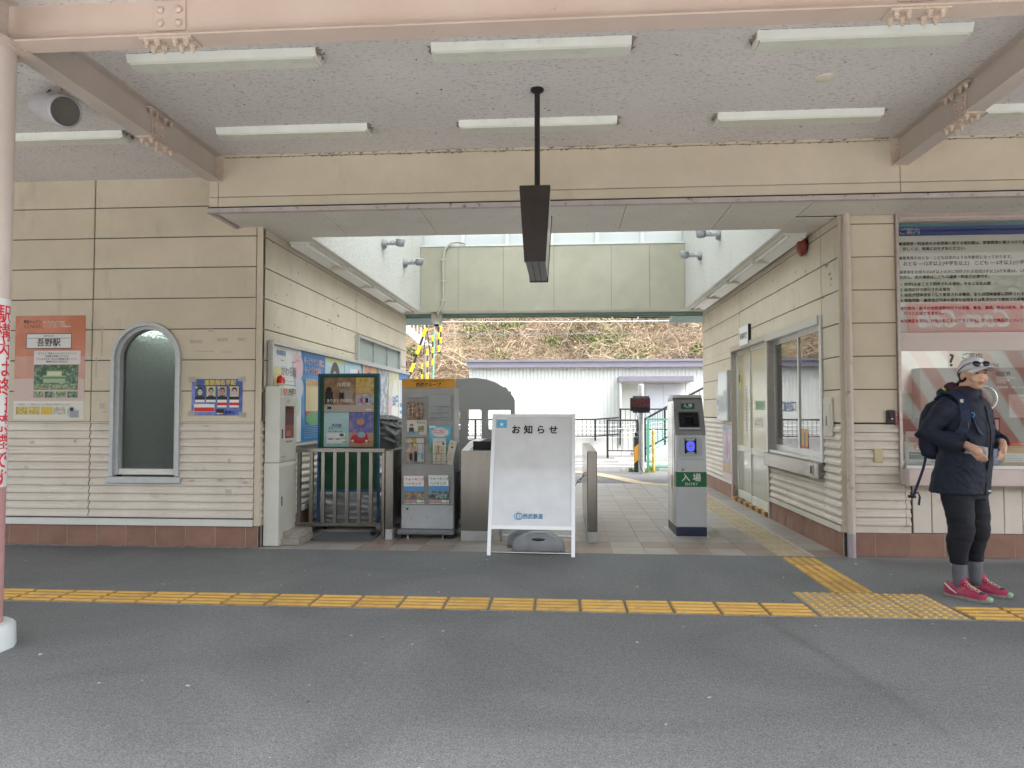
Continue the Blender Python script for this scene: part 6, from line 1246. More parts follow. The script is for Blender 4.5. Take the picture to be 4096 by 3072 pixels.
# --- low concrete wall, railings, white guard pipes
lwm = mottled('low_wall_concrete', (.50, .50, .48), (.58, .58, .56), 2, .8, dirt=(.35, .34, .32), dirt_scale=(3, 3, 1))
lww = tag(part('low_wall', MB().box(-12, 1.95, 21.05, 21.28, -.01, .52, None, .01).box(-12, 1.9, 21.0, 21.049, -.005, .07), lwm), 'pale low concrete wall under the left black railing', 'wall')
blk = solid((.018, .018, .021), .4)
def rail_run(name, lab, pts, z0s, z1s, posts, bars, rr=.022, sub=True):
    """pts plan points; z0/z1 lower and upper rail heights at each point"""
    t = thing(name, lab, 'railing', (pts[0][0], pts[0][1], 0), 'black steel railings')
    hi = [Vector((p[0], p[1], z)) for p, z in zip(pts, z1s)]; lo = [Vector((p[0], p[1], z)) for p, z in zip(pts, z0s)]
    part('top_rail', MB().tube(hi, rr, 8), blk, t, 'auto'); part('bottom_rail', MB().tube(lo, rr * .8, 8), blk, t, 'auto')
    for i in range(len(pts) - 1):
        L = (hi[i + 1] - hi[i]).length; n = max(1, int(L / bars))
        for k in range(1, n):
            f = k / n; part('baluster', MB().tube([lo[i].lerp(lo[i + 1], f), hi[i].lerp(hi[i + 1], f)], .008, 5), blk, t)
    for (px, py, b_, h_) in posts: part('post', MB().box(px - .028, px + .028, py - .028, py + .028, b_, h_), blk, t)
    return t
rail_run('railing', 'black railing on the low concrete wall, left beyond the road', [(-6.2, 20.95), (.93, 20.95), (1.62, 20.95)], [.55, .55, .62], [1.03, 1.045, 1.10], [(-4.4, 20.95, .3, 1.02), (-2.6, 20.95, .3, 1.02), (-.85, 20.95, .3, 1.02), (.93, 20.95, .42, 1.03)], .125)
rail_run('railing', 'short black railing panel standing at the kerb, left of the sign pole', [(1.21, 19.70), (2.05, 19.70)], [.20, .20], [1.04, 1.04], [(1.21, 19.70, -.005, 1.06), (2.02, 19.70, -.005, 1.06)], .135)
rail_run('railing', 'tall black railing behind the sign pole, beside the shed', [(1.67, 21.0), (3.1, 21.0)], [.75, .75], [1.345, 1.345], [(1.67, 21.0, .3, 1.37), (2.95, 21.0, .3, 1.37)], .13)
rail_run('railing', 'black handrail climbing to the right with the steps', [(2.06, 18.5), (2.66, 18.5), (3.60, 18.5), (6.0, 18.5)], [.30, .62, 1.12, 2.4], [1.06, 1.40, 1.89, 3.1], [(2.09, 18.5, -.005, 1.06), (2.95, 18.5, .3, 1.54), (3.9, 18.5, .8, 2.0)], .13, .028)
stp = thing('ramp', 'pale concrete ramp rising to the right beside the shed', 'ramp', (4, 18.9, 0)); part('slope', MB().prism([(2.1, 18.55, 0), (8, 18.55, 0), (8, 18.55, 3.0), (6.0, 18.55, 2.1), (2.6, 18.55, .28)], (0, 1.0, 0)), lwm, stp)
gpw = solid((.68, .69, .70), .35)
gp_ = thing('guard_pipe', 'white horizontal guard pipes behind the black railing', 'guard rail', (0, 21.5, 0))
for z in (.62, .74, .86): part('pipe', MB().tube([(-8, 21.5, z), (1.9, 21.5, z), (5, 21.45, z + .25)], .022, 8), gpw, gp_, 'auto')
for x in (-6, -4, -2, 0, 1.6): part('post', MB().tube([(x, 21.53, 0), (x, 21.53, .92)], .03, 8), gpw, gp_, 'auto')
wp = thing('pipe_barrier', 'thin pale pipe barrier with a bent top in the road', 'barrier', (1.6, 19.75, 0))
part('pipe', MB().tube([(1.60, 19.8, 0), (1.60, 19.8, .68), (1.66, 19.8, .765), (1.78, 19.8, .78), (2.05, 19.8, .78)], .018, 8).tube([(1.40, 19.8, .80), (2.02, 19.8, .80)], .014, 8), M['pipe'], wp, 'auto')
# --- sign pole with dead LED display
SPp = thing('sign_pole', 'galvanised pole carrying a small dark display outside the passage', 'sign pole', (1.61, 14.87, 0))
part('pole', MB().lathe((1.608, 14.87, 0), Z3, [(.060, -.01), (.060, 1.82), (.054, 1.84), (.03, 1.853), (.004, 1.856)], 20), M['pipe'], SPp, 'auto')
part('display', MB().box(1.372, 1.776, 14.70, 14.80, 1.292, 1.565, None, .006), solid((.012, .011, .014), .4), SPp)
part('display_face', MB().box(1.40, 1.765, 14.694, 14.6995, 1.37, 1.545), photo((.012, .004, .005), (.035, .008, .01), (.11, .02, .03), 30), SPp)
part('bracket', MB().box(1.43, 1.77, 14.80, 14.812, 1.566, 1.60).box(1.43, 1.77, 14.80, 14.812, 1.255, 1.291), solid((.02, .02, .022), .4), SPp)
part('cable', MB().tube([(1.48, 14.78, 1.30), (1.53, 14.78, 1.15), (1.548, 14.80, 1.0), (1.55, 14.80, .30), (1.58, 14.78, .12), (1.66, 14.80, .0)], .007, 6), M['black'], SPp)
for z in (1.08, .32): part('band', MB().lathe((1.608, 14.87, z), Z3, [(.062, 0), (.062, .02)], 18), M['alu'], SPp)
GD = thing('striped_guard', 'yellow and black striped guard plate at the foot of the sign pole', 'bollard', (1.53, 15.3, 0))
gdm = newmat('hazard_stripe'); m_, nt_, bb_ = gdm
wv_ = N(nt_, 'ShaderNodeTexWave', Scale=.85, Distortion=0.0); wv_.bands_direction = 'DIAGONAL'; nt_.links.new(coords(nt_, (1, .0, -1.1)), wv_.inputs['Vector'])
nt_.links.new(ramp(nt_, wv_.outputs['Fac'], [(.49, (.02, .02, .02)), (.51, (.62, .30, .02))]), bb_.inputs['Base Color'])
part('plate', MB().box(1.497, 1.60, 15.22, 15.34, .002, .75, None, .01), m_, GD); part('cap', MB().box(1.512, 1.585, 15.23, 15.33, .751, .85, None, .02), M['black'], GD)
# --- green chain-link fence
GF = thing('chain_link_fence', 'green chain-link fence right of the sign pole', 'fence', (2.2, 15.75, 0))
gfm = solid((.10, .38, .27), .45)
part('post', MB().box(1.83, 1.875, 15.73, 15.775, 0, 1.15), gfm, GF); part('post', MB().box(1.812, 1.835, 15.70, 15.73, 0, 1.02), gfm, GF)
part('post', MB().box(3.8, 3.845, 15.73, 15.775, 0, 1.15), gfm, GF)
part('top_rail', MB().box(1.875, 3.8, 15.735, 15.77, 1.09, 1.13), gfm, GF); part('bottom_rail', MB().box(1.875, 3.8, 15.735, 15.77, .05, .085), gfm, GF)
mb = MB(); s_ = .085; z0, z1, xa, xb_ = .085, 1.09, 1.875, 3.8
k = 0
c = xa - (z1 - z0)
while c < xb_:
    for sg in (1, -1):
        pts = []
        a0 = (c, z0) if sg == 1 else (c, z1); a1 = (c + (z1 - z0), z1) if sg == 1 else (c + (z1 - z0), z0)
        t0 = max(0, (xa - c) / (z1 - z0)); t1 = min(1, (xb_ - c) / (z1 - z0))
        if t1 > t0 + .02:
            p0 = Vector((a0[0] + (a1[0] - a0[0]) * t0, 15.75 + .004 * sg, a0[1] + (a1[1] - a0[1]) * t0)); p1 = Vector((a0[0] + (a1[0] - a0[0]) * t1, 15.75 + .004 * sg, a0[1] + (a1[1] - a0[1]) * t1))
            mb.tube([p0, p1], .0035, 4, None, False)
    c += s_
part('mesh', mb, gfm, GF)
YP = part('yellow_post', MB().lathe((1.925, 15.45, 0), Z3, [(.03, 0), (.03, .88), (.02, .893)], 14), None, None, 'auto'); ym, nt_, bb_ = newmat('twist_stripe')
wv_ = N(nt_, 'ShaderNodeTexWave', Scale=3.2); wv_.bands_direction = 'DIAGONAL'; nt_.links.new(coords(nt_, (1, 0, 1)), wv_.inputs['Vector'])
nt_.links.new(ramp(nt_, wv_.outputs['Fac'], [(.45, (.62, .36, .03)), (.8, (.62, .48, .2))]), bb_.inputs['Base Color']); YP.data.materials[0] = ym
tag(YP, 'yellow spirally striped post in front of the green fence', 'post')
random.seed(21)
wd = MB()
for k in range(260):
    cx, cy = random.choice(((1.75, 15.2), (1.45, 15.35), (1.9, 15.6))); a = random.uniform(0, 6.3); r0 = abs(random.gauss(0, .10)); h = random.uniform(.03, .13)
    p = Vector((cx + r0 * math.cos(a), cy + r0 * math.sin(a), 0)); q = p + Vector((random.gauss(0, .03), random.gauss(0, .03), h)); w_ = Vector((.006, .004, 0))
    wd.add([p - w_, p + w_, q], [(0, 1, 2)])
o = struct('weeds', wd, solid((.09, .15, .04), .8), False, 'stuff'); o['label'] = 'small green weeds at the foot of the sign pole'

# --- level crossing arm, pole, green pole, far stairs, wires
LC = thing('level_crossing_gate', 'raised yellow and black level crossing arm with hanging rods', 'crossing gate', (-5.5, 24.0, 0))
yl = solid((.66, .54, .02), .45)
A0, A1 = Vector((-6.15, 24.0, -.1)), Vector((-4.48, 24.0, 4.75)); n = 22; dv = (A1 - A0) / n
def dashed(a, b, n, r, par, ph=0, d=None):
    d = (b - a) / n
    for cname, cm, want in (('black_band', blk, 0), ('yellow_band', yl, 1)):
        for k in range(n):
            if (k + ph) % 2 == want: part(cname, MB().tube([a + d * k, a + d * (k + 1)], r * (1.25 if want else .85), 8), cm, par)
dashed(A0, A1, 16, .045, LC)
for f, l in ((.44, 1.1), (.52, 1.0), (.62, .9), (.72, 1.0), (.82, 1.0), (.93, 1.1), (.97, 1.0)):
    p = A0.lerp(A1, f) + Vector((.18 + .3 * f * .6, -.02, 0)); dashed(p, p - Z3 * l, 5, .028, LC, 1)
LC2 = thing('level_crossing_gate', 'single yellow and black rod hanging at the far left edge of the opening', 'crossing gate', (-6.72, 27.0, 3.5)); dashed(Vector((-5.98, 26.0, 4.75)), Vector((-5.98, 26.0, 3.95)), 5, .035, LC2, 1)
UP = thing('signal_pole', 'silvery steel pole with a black lattice bracket beyond the rack', 'pole', (-4.67, 24.2, 0))
part('pole', MB().tube([(-4.70, 24.2, 0), (-4.70, 24.2, 3.3)], .058, 14), M['pipe'], UP, 'auto')
mbk = MB()
for s1 in (-1, 1): mbk.tube([(-4.70 + s1 * .12, 24.2, 3.25), (-4.70 + s1 * .02, 24.2, 4.05)], .018, 6)
for k in range(5): z = 3.27 + .17 * k; w_ = .12 - .1 * k / 4.7; mbk.tube([(-4.70 - w_, 24.2, z), (-4.70 + w_, 24.2, z + .1)], .010, 5)
part('bracket', mbk, blk, UP)
for z in (2.1, 2.6, 2.9): part('band', MB().lathe((-4.70, 24.2, z), Z3, [(.064, 0), (.064, .03)], 12), M['alu'], UP)
GP = thing('green_pole', 'thin mint green pole with rungs right of the silvery pole', 'pole', (-4.45, 24.1, 0))
part('pole', MB().tube([(-4.52, 24.1, 0), (-4.42, 24.1, 4.05)], .03, 8), solid((.16, .42, .32), .5), GP, 'auto')
for k in range(7): part('rung', MB().tube([(-4.50 + .008 * k, 24.06, 2.45 + .22 * k), (-4.44 + .008 * k, 24.04, 2.45 + .22 * k)], .014, 5), solid((.16, .42, .32), .5), GP)
FS = thing('far_stairs', 'white railed stairway climbing the hillside at upper left', 'stairs', (-6.4, 30, 4))
part('stringer', MB().prism([(-6.2, 30.5, 4.15), (-5.75, 30.5, 4.15), (-9.5, 30.5, 7.4), (-9.9, 30.5, 7.3)], (0, .3, 0)), lwm, FS)
for k in range(22):
    f = k / 21; p = Vector((-6.0 - 3.4 * f, 30.4, 4.3 + 3.0 * f)); part('baluster', MB().tube([p, p + Z3 * .95], .022, 5), gpw, FS)
part('handrail', MB().tube([(-5.9, 30.35, 5.2), (-9.4, 30.35, 8.3)], .03, 6).tube([(-5.9, 30.35, 4.75), (-9.4, 30.35, 7.8)], .02, 6), blk, FS)
cw = solid((.60, .62, .66), .4)
for (a, b, r_, mt, lab) in (((-14, 25, 4.62), (14, 25, 4.50), .012, cw, 'upper pale overhead wire crossing the hillside'), ((-14, 25.2, 4.18), (14, 25.2, 4.10), .007, solid((.2, .2, .22), .4), 'lower thin overhead wire crossing the hillside')):
    pts = [Vector(a).lerp(Vector(b), k / 12) - Z3 * .12 * (1 - (k / 6 - 1) ** 2) for k in range(13)]
    tag(part('overhead_wire', MB().tube(pts, r_, 5), mt), lab, 'wire', 'wires over the road')
cbm = MB()
for k in range(5): cbm.tube([(-.4, 14.2, 3.20 + .004 * k), (.9, 14.1, 3.145 + .012 * k), (1.5, 14.0, 3.12 + .013 * k), (2.4, 13.95, 3.11 + .014 * k)], .012, 6)
cbo = tag(part('cable_bundle', cbm, M['black']), 'black cable bundle strung under the eave at the far opening', 'cable')
for x in (.95, 1.45): part('tie', MB().box(x, x + .03, 13.98, 14.16, 3.10, 3.22), WHITE, cbo)

# --- hillside with dry brush
def hz(x, y):
    d = max(0.0, y - 28.6)
    return d * 1.05 + (0.35 * mnoise.noise(Vector((x * .35, y * .35, 1))) + .9 * mnoise.noise(Vector((x * .11, y * .11, 5)))) * min(1, d / 2)
mb = MB(); nx, ny = 90, 44; x0, x1, y0, y1 = -34, 30, 28.2, 56
mb.add([(x0 + (x1 - x0) * i / nx, y0 + (y1 - y0) * j / ny, hz(x0 + (x1 - x0) * i / nx, y0 + (y1 - y0) * j / ny)) for j in range(ny + 1) for i in range(nx + 1)], [(j * (nx + 1) + i, j * (nx + 1) + i + 1, (j + 1) * (nx + 1) + i + 1, (j + 1) * (nx + 1) + i) for j in range(ny) for i in range(nx)])
m_, nt_, bb_ = newmat('hill_litter')
n1 = N(nt_, 'ShaderNodeTexNoise', Scale=.5, Detail=8.0, Roughness=.7); nt_.links.new(coords(nt_), n1.inputs['Vector'])
col = ramp(nt_, n1.outputs['Fac'], [(.30, (.028, .021, .015)), (.44, (.10, .07, .046)), (.58, (.24, .17, .105)), (.70, (.11, .13, .045))])
n2 = N(nt_, 'ShaderNodeTexNoise', Scale=9.0, Detail=6.0, Roughness=.75); nt_.links.new(coords(nt_), n2.inputs['Vector'])
col = mix(nt_, 1.0, col, ramp(nt_, n2.outputs['Fac'], [(.3, (.35,) * 3), (.55, (1.0,) * 3), (.72, (1.8,) * 3)]), 'MULTIPLY')
nt_.links.new(col, bb_.inputs['Base Color']); bb_.inputs['Roughness'].default_value = .95; bump(nt_, bb_, n2.outputs['Fac'], 1.0, .12)
struct('hillside', mb, m_, True)
random.seed(33)
def strands(n, xr, yr, length, thick, droop, mats, seed, flat=False):
    random.seed(seed); mb = MB()
    for k in range(n):
        x, y = random.uniform(*xr), random.uniform(*yr); z = hz(x, y); w = mnoise.noise(Vector((x * .45, y * .45, seed))) + .5 * mnoise.noise(Vector((x * 1.3, y * 1.3, seed)))
        if flat and w < random.uniform(-.45, .05): continue
        L = random.uniform(*length) * max(.4, 1 + w); a = random.uniform(0, 2 * math.pi); d = Vector((math.cos(a) * .9, -abs(math.sin(a)) * .6 - .15, random.uniform(.2, 1.5))).normalized()
        p = Vector((x, y, z - .03)); pts = [p.copy()]; nn = 5
        for i in range(nn):
            d = (d + Vector((random.gauss(0, .33), random.gauss(0, .33), random.gauss(-droop, .30)))).normalized(); p = p + d * L / nn
            p.z = max(p.z, hz(p.x, p.y) + .02); pts.append(p.copy())
        r0 = random.uniform(*thick)
        if flat:
            mt = mats[min(len(mats) - 1, max(0, int((mnoise.noise(Vector((x * .6, y * .6, 9))) * .9 + .5 + random.gauss(0, .22)) * len(mats))))]; vs_ = []
            for i, q in enumerate(pts):
                t = pts[min(i + 1, nn)] - pts[max(i - 1, 0)]; s_ = Vector((t.z, .3 * t.length, -t.x)); s_ = s_.normalized() * r0 * (1 - .7 * i / nn); vs_ += [q - s_, q + s_]
            mb.add(vs_, [(2 * i, 2 * i + 1, 2 * i + 3, 2 * i + 2) for i in range(nn)], mt); continue
        mb.tube(pts, [r0 * (1 - .75 * i / nn) for i in range(nn + 1)], 3, random.choice(mats), False)
    return mb
bm1 = [solid(c_, .85) for c_ in ((.20, .14, .10), (.29, .21, .14), (.36, .27, .175), (.41, .32, .215), (.38, .285, .22), (.47, .38, .275), (.30, .29, .15))]
o = struct('dry_brush', strands(42000, (-17, 13), (28.4, 38.5), (.4, 1.5), (.005, .013), .26, bm1, 4, True), None, False, 'stuff'); o['label'] = 'tangled dry brush and vines covering the hillside'
o = struct('dry_brush', strands(2600, (-17, 13), (28.4, 38), (1.2, 3.0), (.009, .022), .16, [solid((.34, .27, .19), .85), solid((.44, .37, .28), .85), solid((.16, .11, .08), .85)], 8), None, False, 'stuff'); o['label'] = 'longer pale vine stems arching over the hillside brush'
def leaves(n, centres, spread, size, mats, seed):
    random.seed(seed); mb = MB()
    for k in range(n):
        c_, s_ = random.choice(centres); p = Vector(c_) + Vector((random.gauss(0, s_ * spread[0]), random.gauss(0, s_ * spread[1]), random.gauss(0, s_ * spread[2])))
        a = Vector((random.gauss(0, 1), random.gauss(0, 1), random.gauss(0, 1))).normalized(); b = a.orthogonal().normalized(); L = random.uniform(*size); w_ = a.cross(b) * L * .42
        mb.add([p, p + a * L * .5 + w_, p + a * L, p + a * L * .5 - w_], [(0, 1, 2, 3)], random.choice(mats))
    return mb
cent = []
for k in range(190):
    x, y = random.uniform(-14, 11), random.uniform(28.6, 38.5); cent.append(((x, y - .25, hz(x, y) + random.uniform(.15, .5)), random.uniform(.15, .45)))
o = struct('ground_shrubs', leaves(16000, cent, (1, .7, .6), (.06, .15), [solid((.10, .18, .035), .7), solid((.16, .24, .05), .7), solid((.06, .11, .025), .7), solid((.20, .24, .09), .7)], 12), None, False, 'stuff'); o['label'] = 'scattered green leaves of low shrubs among the dry brush'
o = struct('dead_leaves', leaves(9000, [((random.uniform(-16, 12), 0, 0), 0) for _ in range(1)], (0, 0, 0), (.06, .14), [bm1[0]], 13) if False else leaves(10000, [((x, y, hz(x, y) + .1), .4) for x, y in [(random.uniform(-16, 12), random.uniform(28.5, 39)) for _ in range(900)]], (1, .8, .35), (.06, .15), [solid((.33, .21, .12), .85), solid((.26, .15, .09), .85), solid((.40, .29, .2), .85)], 14), None, False, 'stuff'); o['label'] = 'brown dead leaves caught in the hillside brush'
# --- behind the viewer: wooded slope over the tracks and a kiosk that shows in the ticket glass
mb = MB()
mb.add([(-60, -20, -.1), (60, -20, -.1), (60, -42, 15), (-60, -42, 15)], [(0, 1, 2, 3)])
struct('wooded_slope', mb, solid((.06, .075, .03), .95))
random.seed(50); cent = [((random.uniform(-40, 40), y, (-20 - y) * .68 + random.uniform(.5, 4)), random.uniform(.7, 1.7)) for y in [random.uniform(-36, -20) for _ in range(330)]]
o = struct('wood', leaves(26000, cent, (1, 1, 1), (.25, .6), [solid((.05, .08, .03), .7), solid((.08, .11, .045), .7), solid((.11, .10, .06), .7), solid((.035, .06, .025), .7)], 51), None, False, 'stuff'); o['label'] = 'mixed wood on the slope across the tracks'
random.seed(52); cent = [((random.uniform(-30, -7), random.uniform(16, 27), random.uniform(.5, 5)), random.uniform(.5, 1.2)) for _ in range(80)]
o = struct('roadside_wood', leaves(9000, cent, (1, 1, 1), (.10, .24), [solid((.14, .18, .07), .7), solid((.22, .22, .11), .7), solid((.08, .11, .04), .7), solid((.26, .20, .13), .7)], 53), None, False, 'stuff'); o['label'] = 'light green thicket along the road, left of the station'
KI = thing('kiosk', 'kiosk with a red drinks sign and striped shutters across the platform', 'kiosk', (8, -1.8, 0))
part('wall', MB().box(6.6, 9.6, -3.2, -1.62, 0, 3.5), solid((.62, .60, .55), .6), KI)
sgn_ = part('sign_panel', MB().box(6.95, 9.15, -1.62, -1.55, 2.84, 3.46), solid((.60, .035, .045), .35), KI)
lettering(sgn_, 'Coca-Cola', (8.05, -1.549, 2.98), -X3, Z3, .52, solid((.75, .75, .74), .4), .03, 'CENTER', shear=.35, width=1.75)
for k in range(12): part('shutter_stripe', MB().prism([(6.7 + .3 * k, -1.618 + .0005 * k, .6), (7.0 + .3 * k, -1.618 + .0005 * k, .6), (7.0 + .3 * k - 1.3, -1.618 + .0005 * k, 2.6), (6.7 + .3 * k - 1.3, -1.618 + .0005 * k, 2.6)], (0, .02, 0)), solid((.55, .13, .10), .5) if k % 2 else solid((.68, .66, .60), .5), KI)

random.seed(91); lt = MB()
for k in range(70):
    x, y = random.uniform(-3.2, 3.2), random.uniform(2.6, 6.3); a = random.uniform(0, 6.3); L = random.uniform(.004, .013); w_ = L * random.uniform(.25, .7)
    u_, v_ = Vector((math.cos(a), math.sin(a), 0)), Vector((-math.sin(a), math.cos(a), 0)); c_ = Vector((x, y, .003))
    lt.add([c_ - u_ * L, c_ - v_ * w_ + Z3 * .002, c_ + u_ * L, c_ + v_ * w_ + Z3 * .004], [(0, 1, 2, 3)], random.choice((solid((.03, .025, .02), .8), solid((.45, .43, .38), .7), solid((.20, .15, .09), .8))))
o = struct('litter', lt, None, False, 'stuff'); o['label'] = 'tiny leaf and paper scraps scattered on the asphalt'
# ================================================================ the person at the ticket window
PC = Vector((2.847, 5.27, 0)); PAZ = R(-57)
pf = Vector((math.cos(PAZ), math.sin(PAZ), 0)); plf = Vector((-pf.y, pf.x, 0))
def PT(a, b, z): return PC + plf * a + pf * b + Z3 * z
PR = thing('person', 'person in a white cap and dark navy jacket standing at the ticket window', 'person', tuple(PC))
def remesh(mb, voxel, smooth=4, fac=.5, wrinkle=None):
    me = bpy.data.meshes.new('tmp'); me.from_pydata([tuple(PT(*v)) for v in mb.v], [], mb.f); me.update()
    bmx = bmesh.new(); bmx.from_mesh(me); bmesh.ops.recalc_face_normals(bmx, faces=bmx.faces[:]); bmx.to_mesh(me); bmx.free()
    o = bpy.data.objects.new('tmp', me); COL.objects.link(o)
    r_ = o.modifiers.new('r', 'REMESH'); r_.mode = 'VOXEL'; r_.voxel_size = voxel
    s_ = o.modifiers.new('s', 'SMOOTH'); s_.iterations = smooth; s_.factor = fac
    dg = bpy.context.evaluated_depsgraph_get(); dg.update()
    out = bpy.data.meshes.new_from_object(o.evaluated_get(dg)); bpy.data.objects.remove(o); bpy.data.meshes.remove(me)
    if wrinkle:
        ns = [v.normal.copy() for v in out.vertices]
        for v, n in zip(out.vertices, ns): v.co = v.co + n * wrinkle(v.co)
    out.polygons.foreach_set('use_smooth', [True] * len(out.polygons)); out.update(); return out
def ell(keys, n=28, pw=.9):
    return [[(ca + ra * math.copysign(abs(math.cos(q)) ** pw, math.cos(q)), cb + rb * math.copysign(abs(math.sin(q)) ** pw, math.sin(q)), z) for q in [2 * math.pi * k / n for k in range(n)]] for z, ca, cb, ra, rb in keys]
def setm(me, m): me.materials.clear(); me.materials.append(m); return me
HB, HZ = .062, 1.555                     # head centre
hy = R(27); hc, hs = math.cos(hy), math.sin(hy)
def HP(a, b, z): return (a * hc - b * hs, HB + a * hs + b * hc, HZ + z)
def hell(mb, c, rad, seg=18, rows=12): 
    t = MB().ellipsoid((0, 0, 0), rad, None, seg, rows); mb.add([HP(c[0] + v[0], c[1] + v[1], c[2] + v[2]) for v in t.v], t.f)
bd_ = MB()
hell(bd_, (0, -.012, .022), (.072, .090, .088)); hell(bd_, (0, .012, -.045), (.056, .070, .066)); hell(bd_, (0, .045, -.088), (.026, .030, .022)); hell(bd_, (0, .030, -.010), (.061, .062, .060))
hell(bd_, (0, .088, -.022), (.0115, .012, .013), 10, 8); hell(bd_, (0, .084, -.006), (.0075, .010, .024), 10, 8); hell(bd_, (.010, .084, -.026), (.008, .010, .008), 8, 6); hell(bd_, (-.010, .084, -.026), (.008, .010, .008), 8, 6)
for s1 in (-1, 1): hell(bd_, (.034 * s1, .060, -.030), (.026, .024, .026), 12, 8); hell(bd_, (.030 * s1, .068, .026), (.026, .020, .012), 10, 8); hell(bd_, (.072 * s1, -.012, -.012), (.009, .017, .028), 10, 8)
hell(bd_, (0, .082, -.056), (.022, .013, .0075), 10, 8); hell(bd_, (0, .080, -.067), (.019, .012, .007), 10, 8)
bd_.rings(ell([(1.36, 0, -.005, .055, .055), (1.42, 0, .01, .052, .054), (1.50, 0, .03, .050, .055)], 20, 1))
bd_.rings(ell([(.80, 0, -.03, .13, .09), (1.0, 0, -.01, .12, .085), (1.25, 0, 0, .145, .09), (1.36, 0, 0, .13, .07), (1.40, 0, 0, .06, .05)], 24))
for s1 in (-1, 1): bd_.tube([(s1 * .08, -.02, .86), (s1 * .095, -.01, .7), (s1 * .1, .005, .46), (s1 * .1, -.02, .34), (s1 * .1, -.012, .12), (s1 * .1, -.01, .05)], [.085, .075, .052, .05, .036, .034], 14)
ARM_R = [(-.150, -.005, 1.345), (-.205, -.045, 1.27), (-.268, -.118, 1.14), (-.245, .02, 1.095), (-.222, .14, 1.062)]
ARM_L = [(.150, -.005, 1.345), (.205, -.02, 1.27), (.262, .0, 1.13), (.225, .09, 1.09), (.155, .165, 1.075)]
bd_.tube(ARM_R, [.05, .046, .04, .036, .026], 12); bd_.tube(ARM_L, [.05, .046, .04, .036, .026], 12)
# right hand closing on the phone, left hand at the front of the jacket
bd_.tube([(-.222, .135, 1.063), (-.226, .165, 1.050), (-.228, .20, 1.028), (-.226, .222, 1.012)], [.022, .028, .030, .020], 12)
for k, (da, db, dz, L) in enumerate(((0, 0, 0, 1.0), (.002, -.018, -.006, 1.08), (.002, -.036, -.010, 1.0), (.001, -.052, -.012, .82))):
    a0 = Vector((-.233 + da, .222 + db, 1.022 + dz)); bd_.tube([a0, a0 + Vector((.0, .024, -.022)) * L, a0 + Vector((.018, .030, -.045)) * L, a0 + Vector((.036, .020, -.052)) * L], [.0105, .010, .009, .0075], 8)
bd_.tube([(-.220, .165, 1.05), (-.200, .150, 1.030), (-.190, .118, 1.018), (-.192, .095, 1.012)], [.015, .0125, .0105, .008], 8)
bd_.tube([(.155, .165, 1.075), (.140, .175, 1.055), (.120, .178, 1.030), (.110, .177, 1.018)], [.022, .027, .029, .020], 12)
for k in range(4):
    a0 = Vector((.122 - .012 * k, .192 - .006 * k, 1.030 - .004 * k)); bd_.tube([a0, a0 + Vector((-.006, .004, -.028)), a0 + Vector((-.016, -.004, -.050)), a0 + Vector((-.028, -.012, -.058))], [.0105, .010, .009, .0075], 8)
bd_.tube([(.138, .17, 1.05), (.120, .195, 1.040), (.106, .202, 1.022), (.096, .200, 1.008)], [.014, .012, .010, .008], 8)
skin = mottled('skin', (.47, .275, .19), (.53, .325, .235), 14, .5, .03, 200, .001)
body = link('body', setm(remesh(bd_, .0048, 3, .5), skin), PR)
def pmesh(name, mb, mat, parent, smooth=True):
    q = MB(); q.mats = mb.mats; q.m = mb.m; q.f = mb.f; q.v = [tuple(PT(*v)) for v in mb.v]; return part(name, q, mat, parent, smooth)
lipm = solid((.42, .17, .14), .4); eyem = solid((.012, .009, .008), .15)
def face(name, c, rad, mat):
    mb = MB(); hell(mb, c, rad, 12, 8); return pmesh(name, mb, mat, body)
for s1 in (-1, 1):
    face('eye', (.029 * s1, .0835, .004), (.0135, .006, .0036), eyem); face('eyebrow', (.030 * s1, .0885, .024), (.0175, .004, .0030), solid((.035, .022, .018), .7)); face('eyelid', (.029 * s1, .0845, .0095), (.0155, .006, .003), solid((.36, .20, .14), .5))
face('lip', (0, .0925, -.0575), (.019, .0045, .0045), lipm); face('lip', (0, .0905, -.0655), (.017, .0045, .0045), lipm)
# hair
hr = MB(); hell(hr, (0, -.030, .004), (.0765, .080, .075)); hell(hr, (0, -.088, -.045), (.042, .034, .05)); hell(hr, (-.02, -.115, -.075), (.03, .03, .035))
link('hair', setm(remesh(hr, .006, 2, .5, lambda c: .004 * mnoise.noise(c * 60)), mottled('hair_black', (.010, .008, .008), (.022, .017, .015), 60, .45)), PR)
# cap with brim
cp = MB(); rg = []
for i in range(9):
    t = i / 8 * math.pi / 2; z = .018 + .106 * math.sin(t); k = max(math.cos(t) ** .75, .03)
    rg.append([HP(.0835 * k * math.cos(q), -.010 + .1045 * k * math.sin(q) * (1.0), z + .026 * max(0, math.sin(q)) * (1 - i / 8) - (.020 * max(0, -math.sin(q)) * (1 - i / 8))) for q in [2 * math.pi * j / 28 for j in range(28)]])
cp.rings(rg, None, True, True)
capm = mottled('cap_cloth', (.52, .51, .55), (.58, .57, .61), 30, .75, .2, 250, .002)
cap = pmesh('cap', cp, capm, PR)
br_ = MB(); top, bot = [], []
for i in range(7):
    f = i / 6
    row_t = []
    for j in range(15):
        u = j / 14 * 2 - 1; w_ = .076 + .012 * f - .02 * f * f; reach = .098 * f * math.sqrt(max(0, 1 - (u * .92) ** 2))
        row_t.append(HP(u * w_, .055 + .030 * math.sqrt(max(0, 1 - u * u)) + reach, .052 - .006 * f - .030 * u * u * (1 + .25 * f)))
    top.append(row_t)
br_.rings(top, None, False, False); br_.rings([[(v[0], v[1], v[2] - .004) for v in r_] for r_ in top], None, False, False); br_.rings([top[-1], [(v[0], v[1], v[2] - .004) for v in top[-1]]], None, False, False)
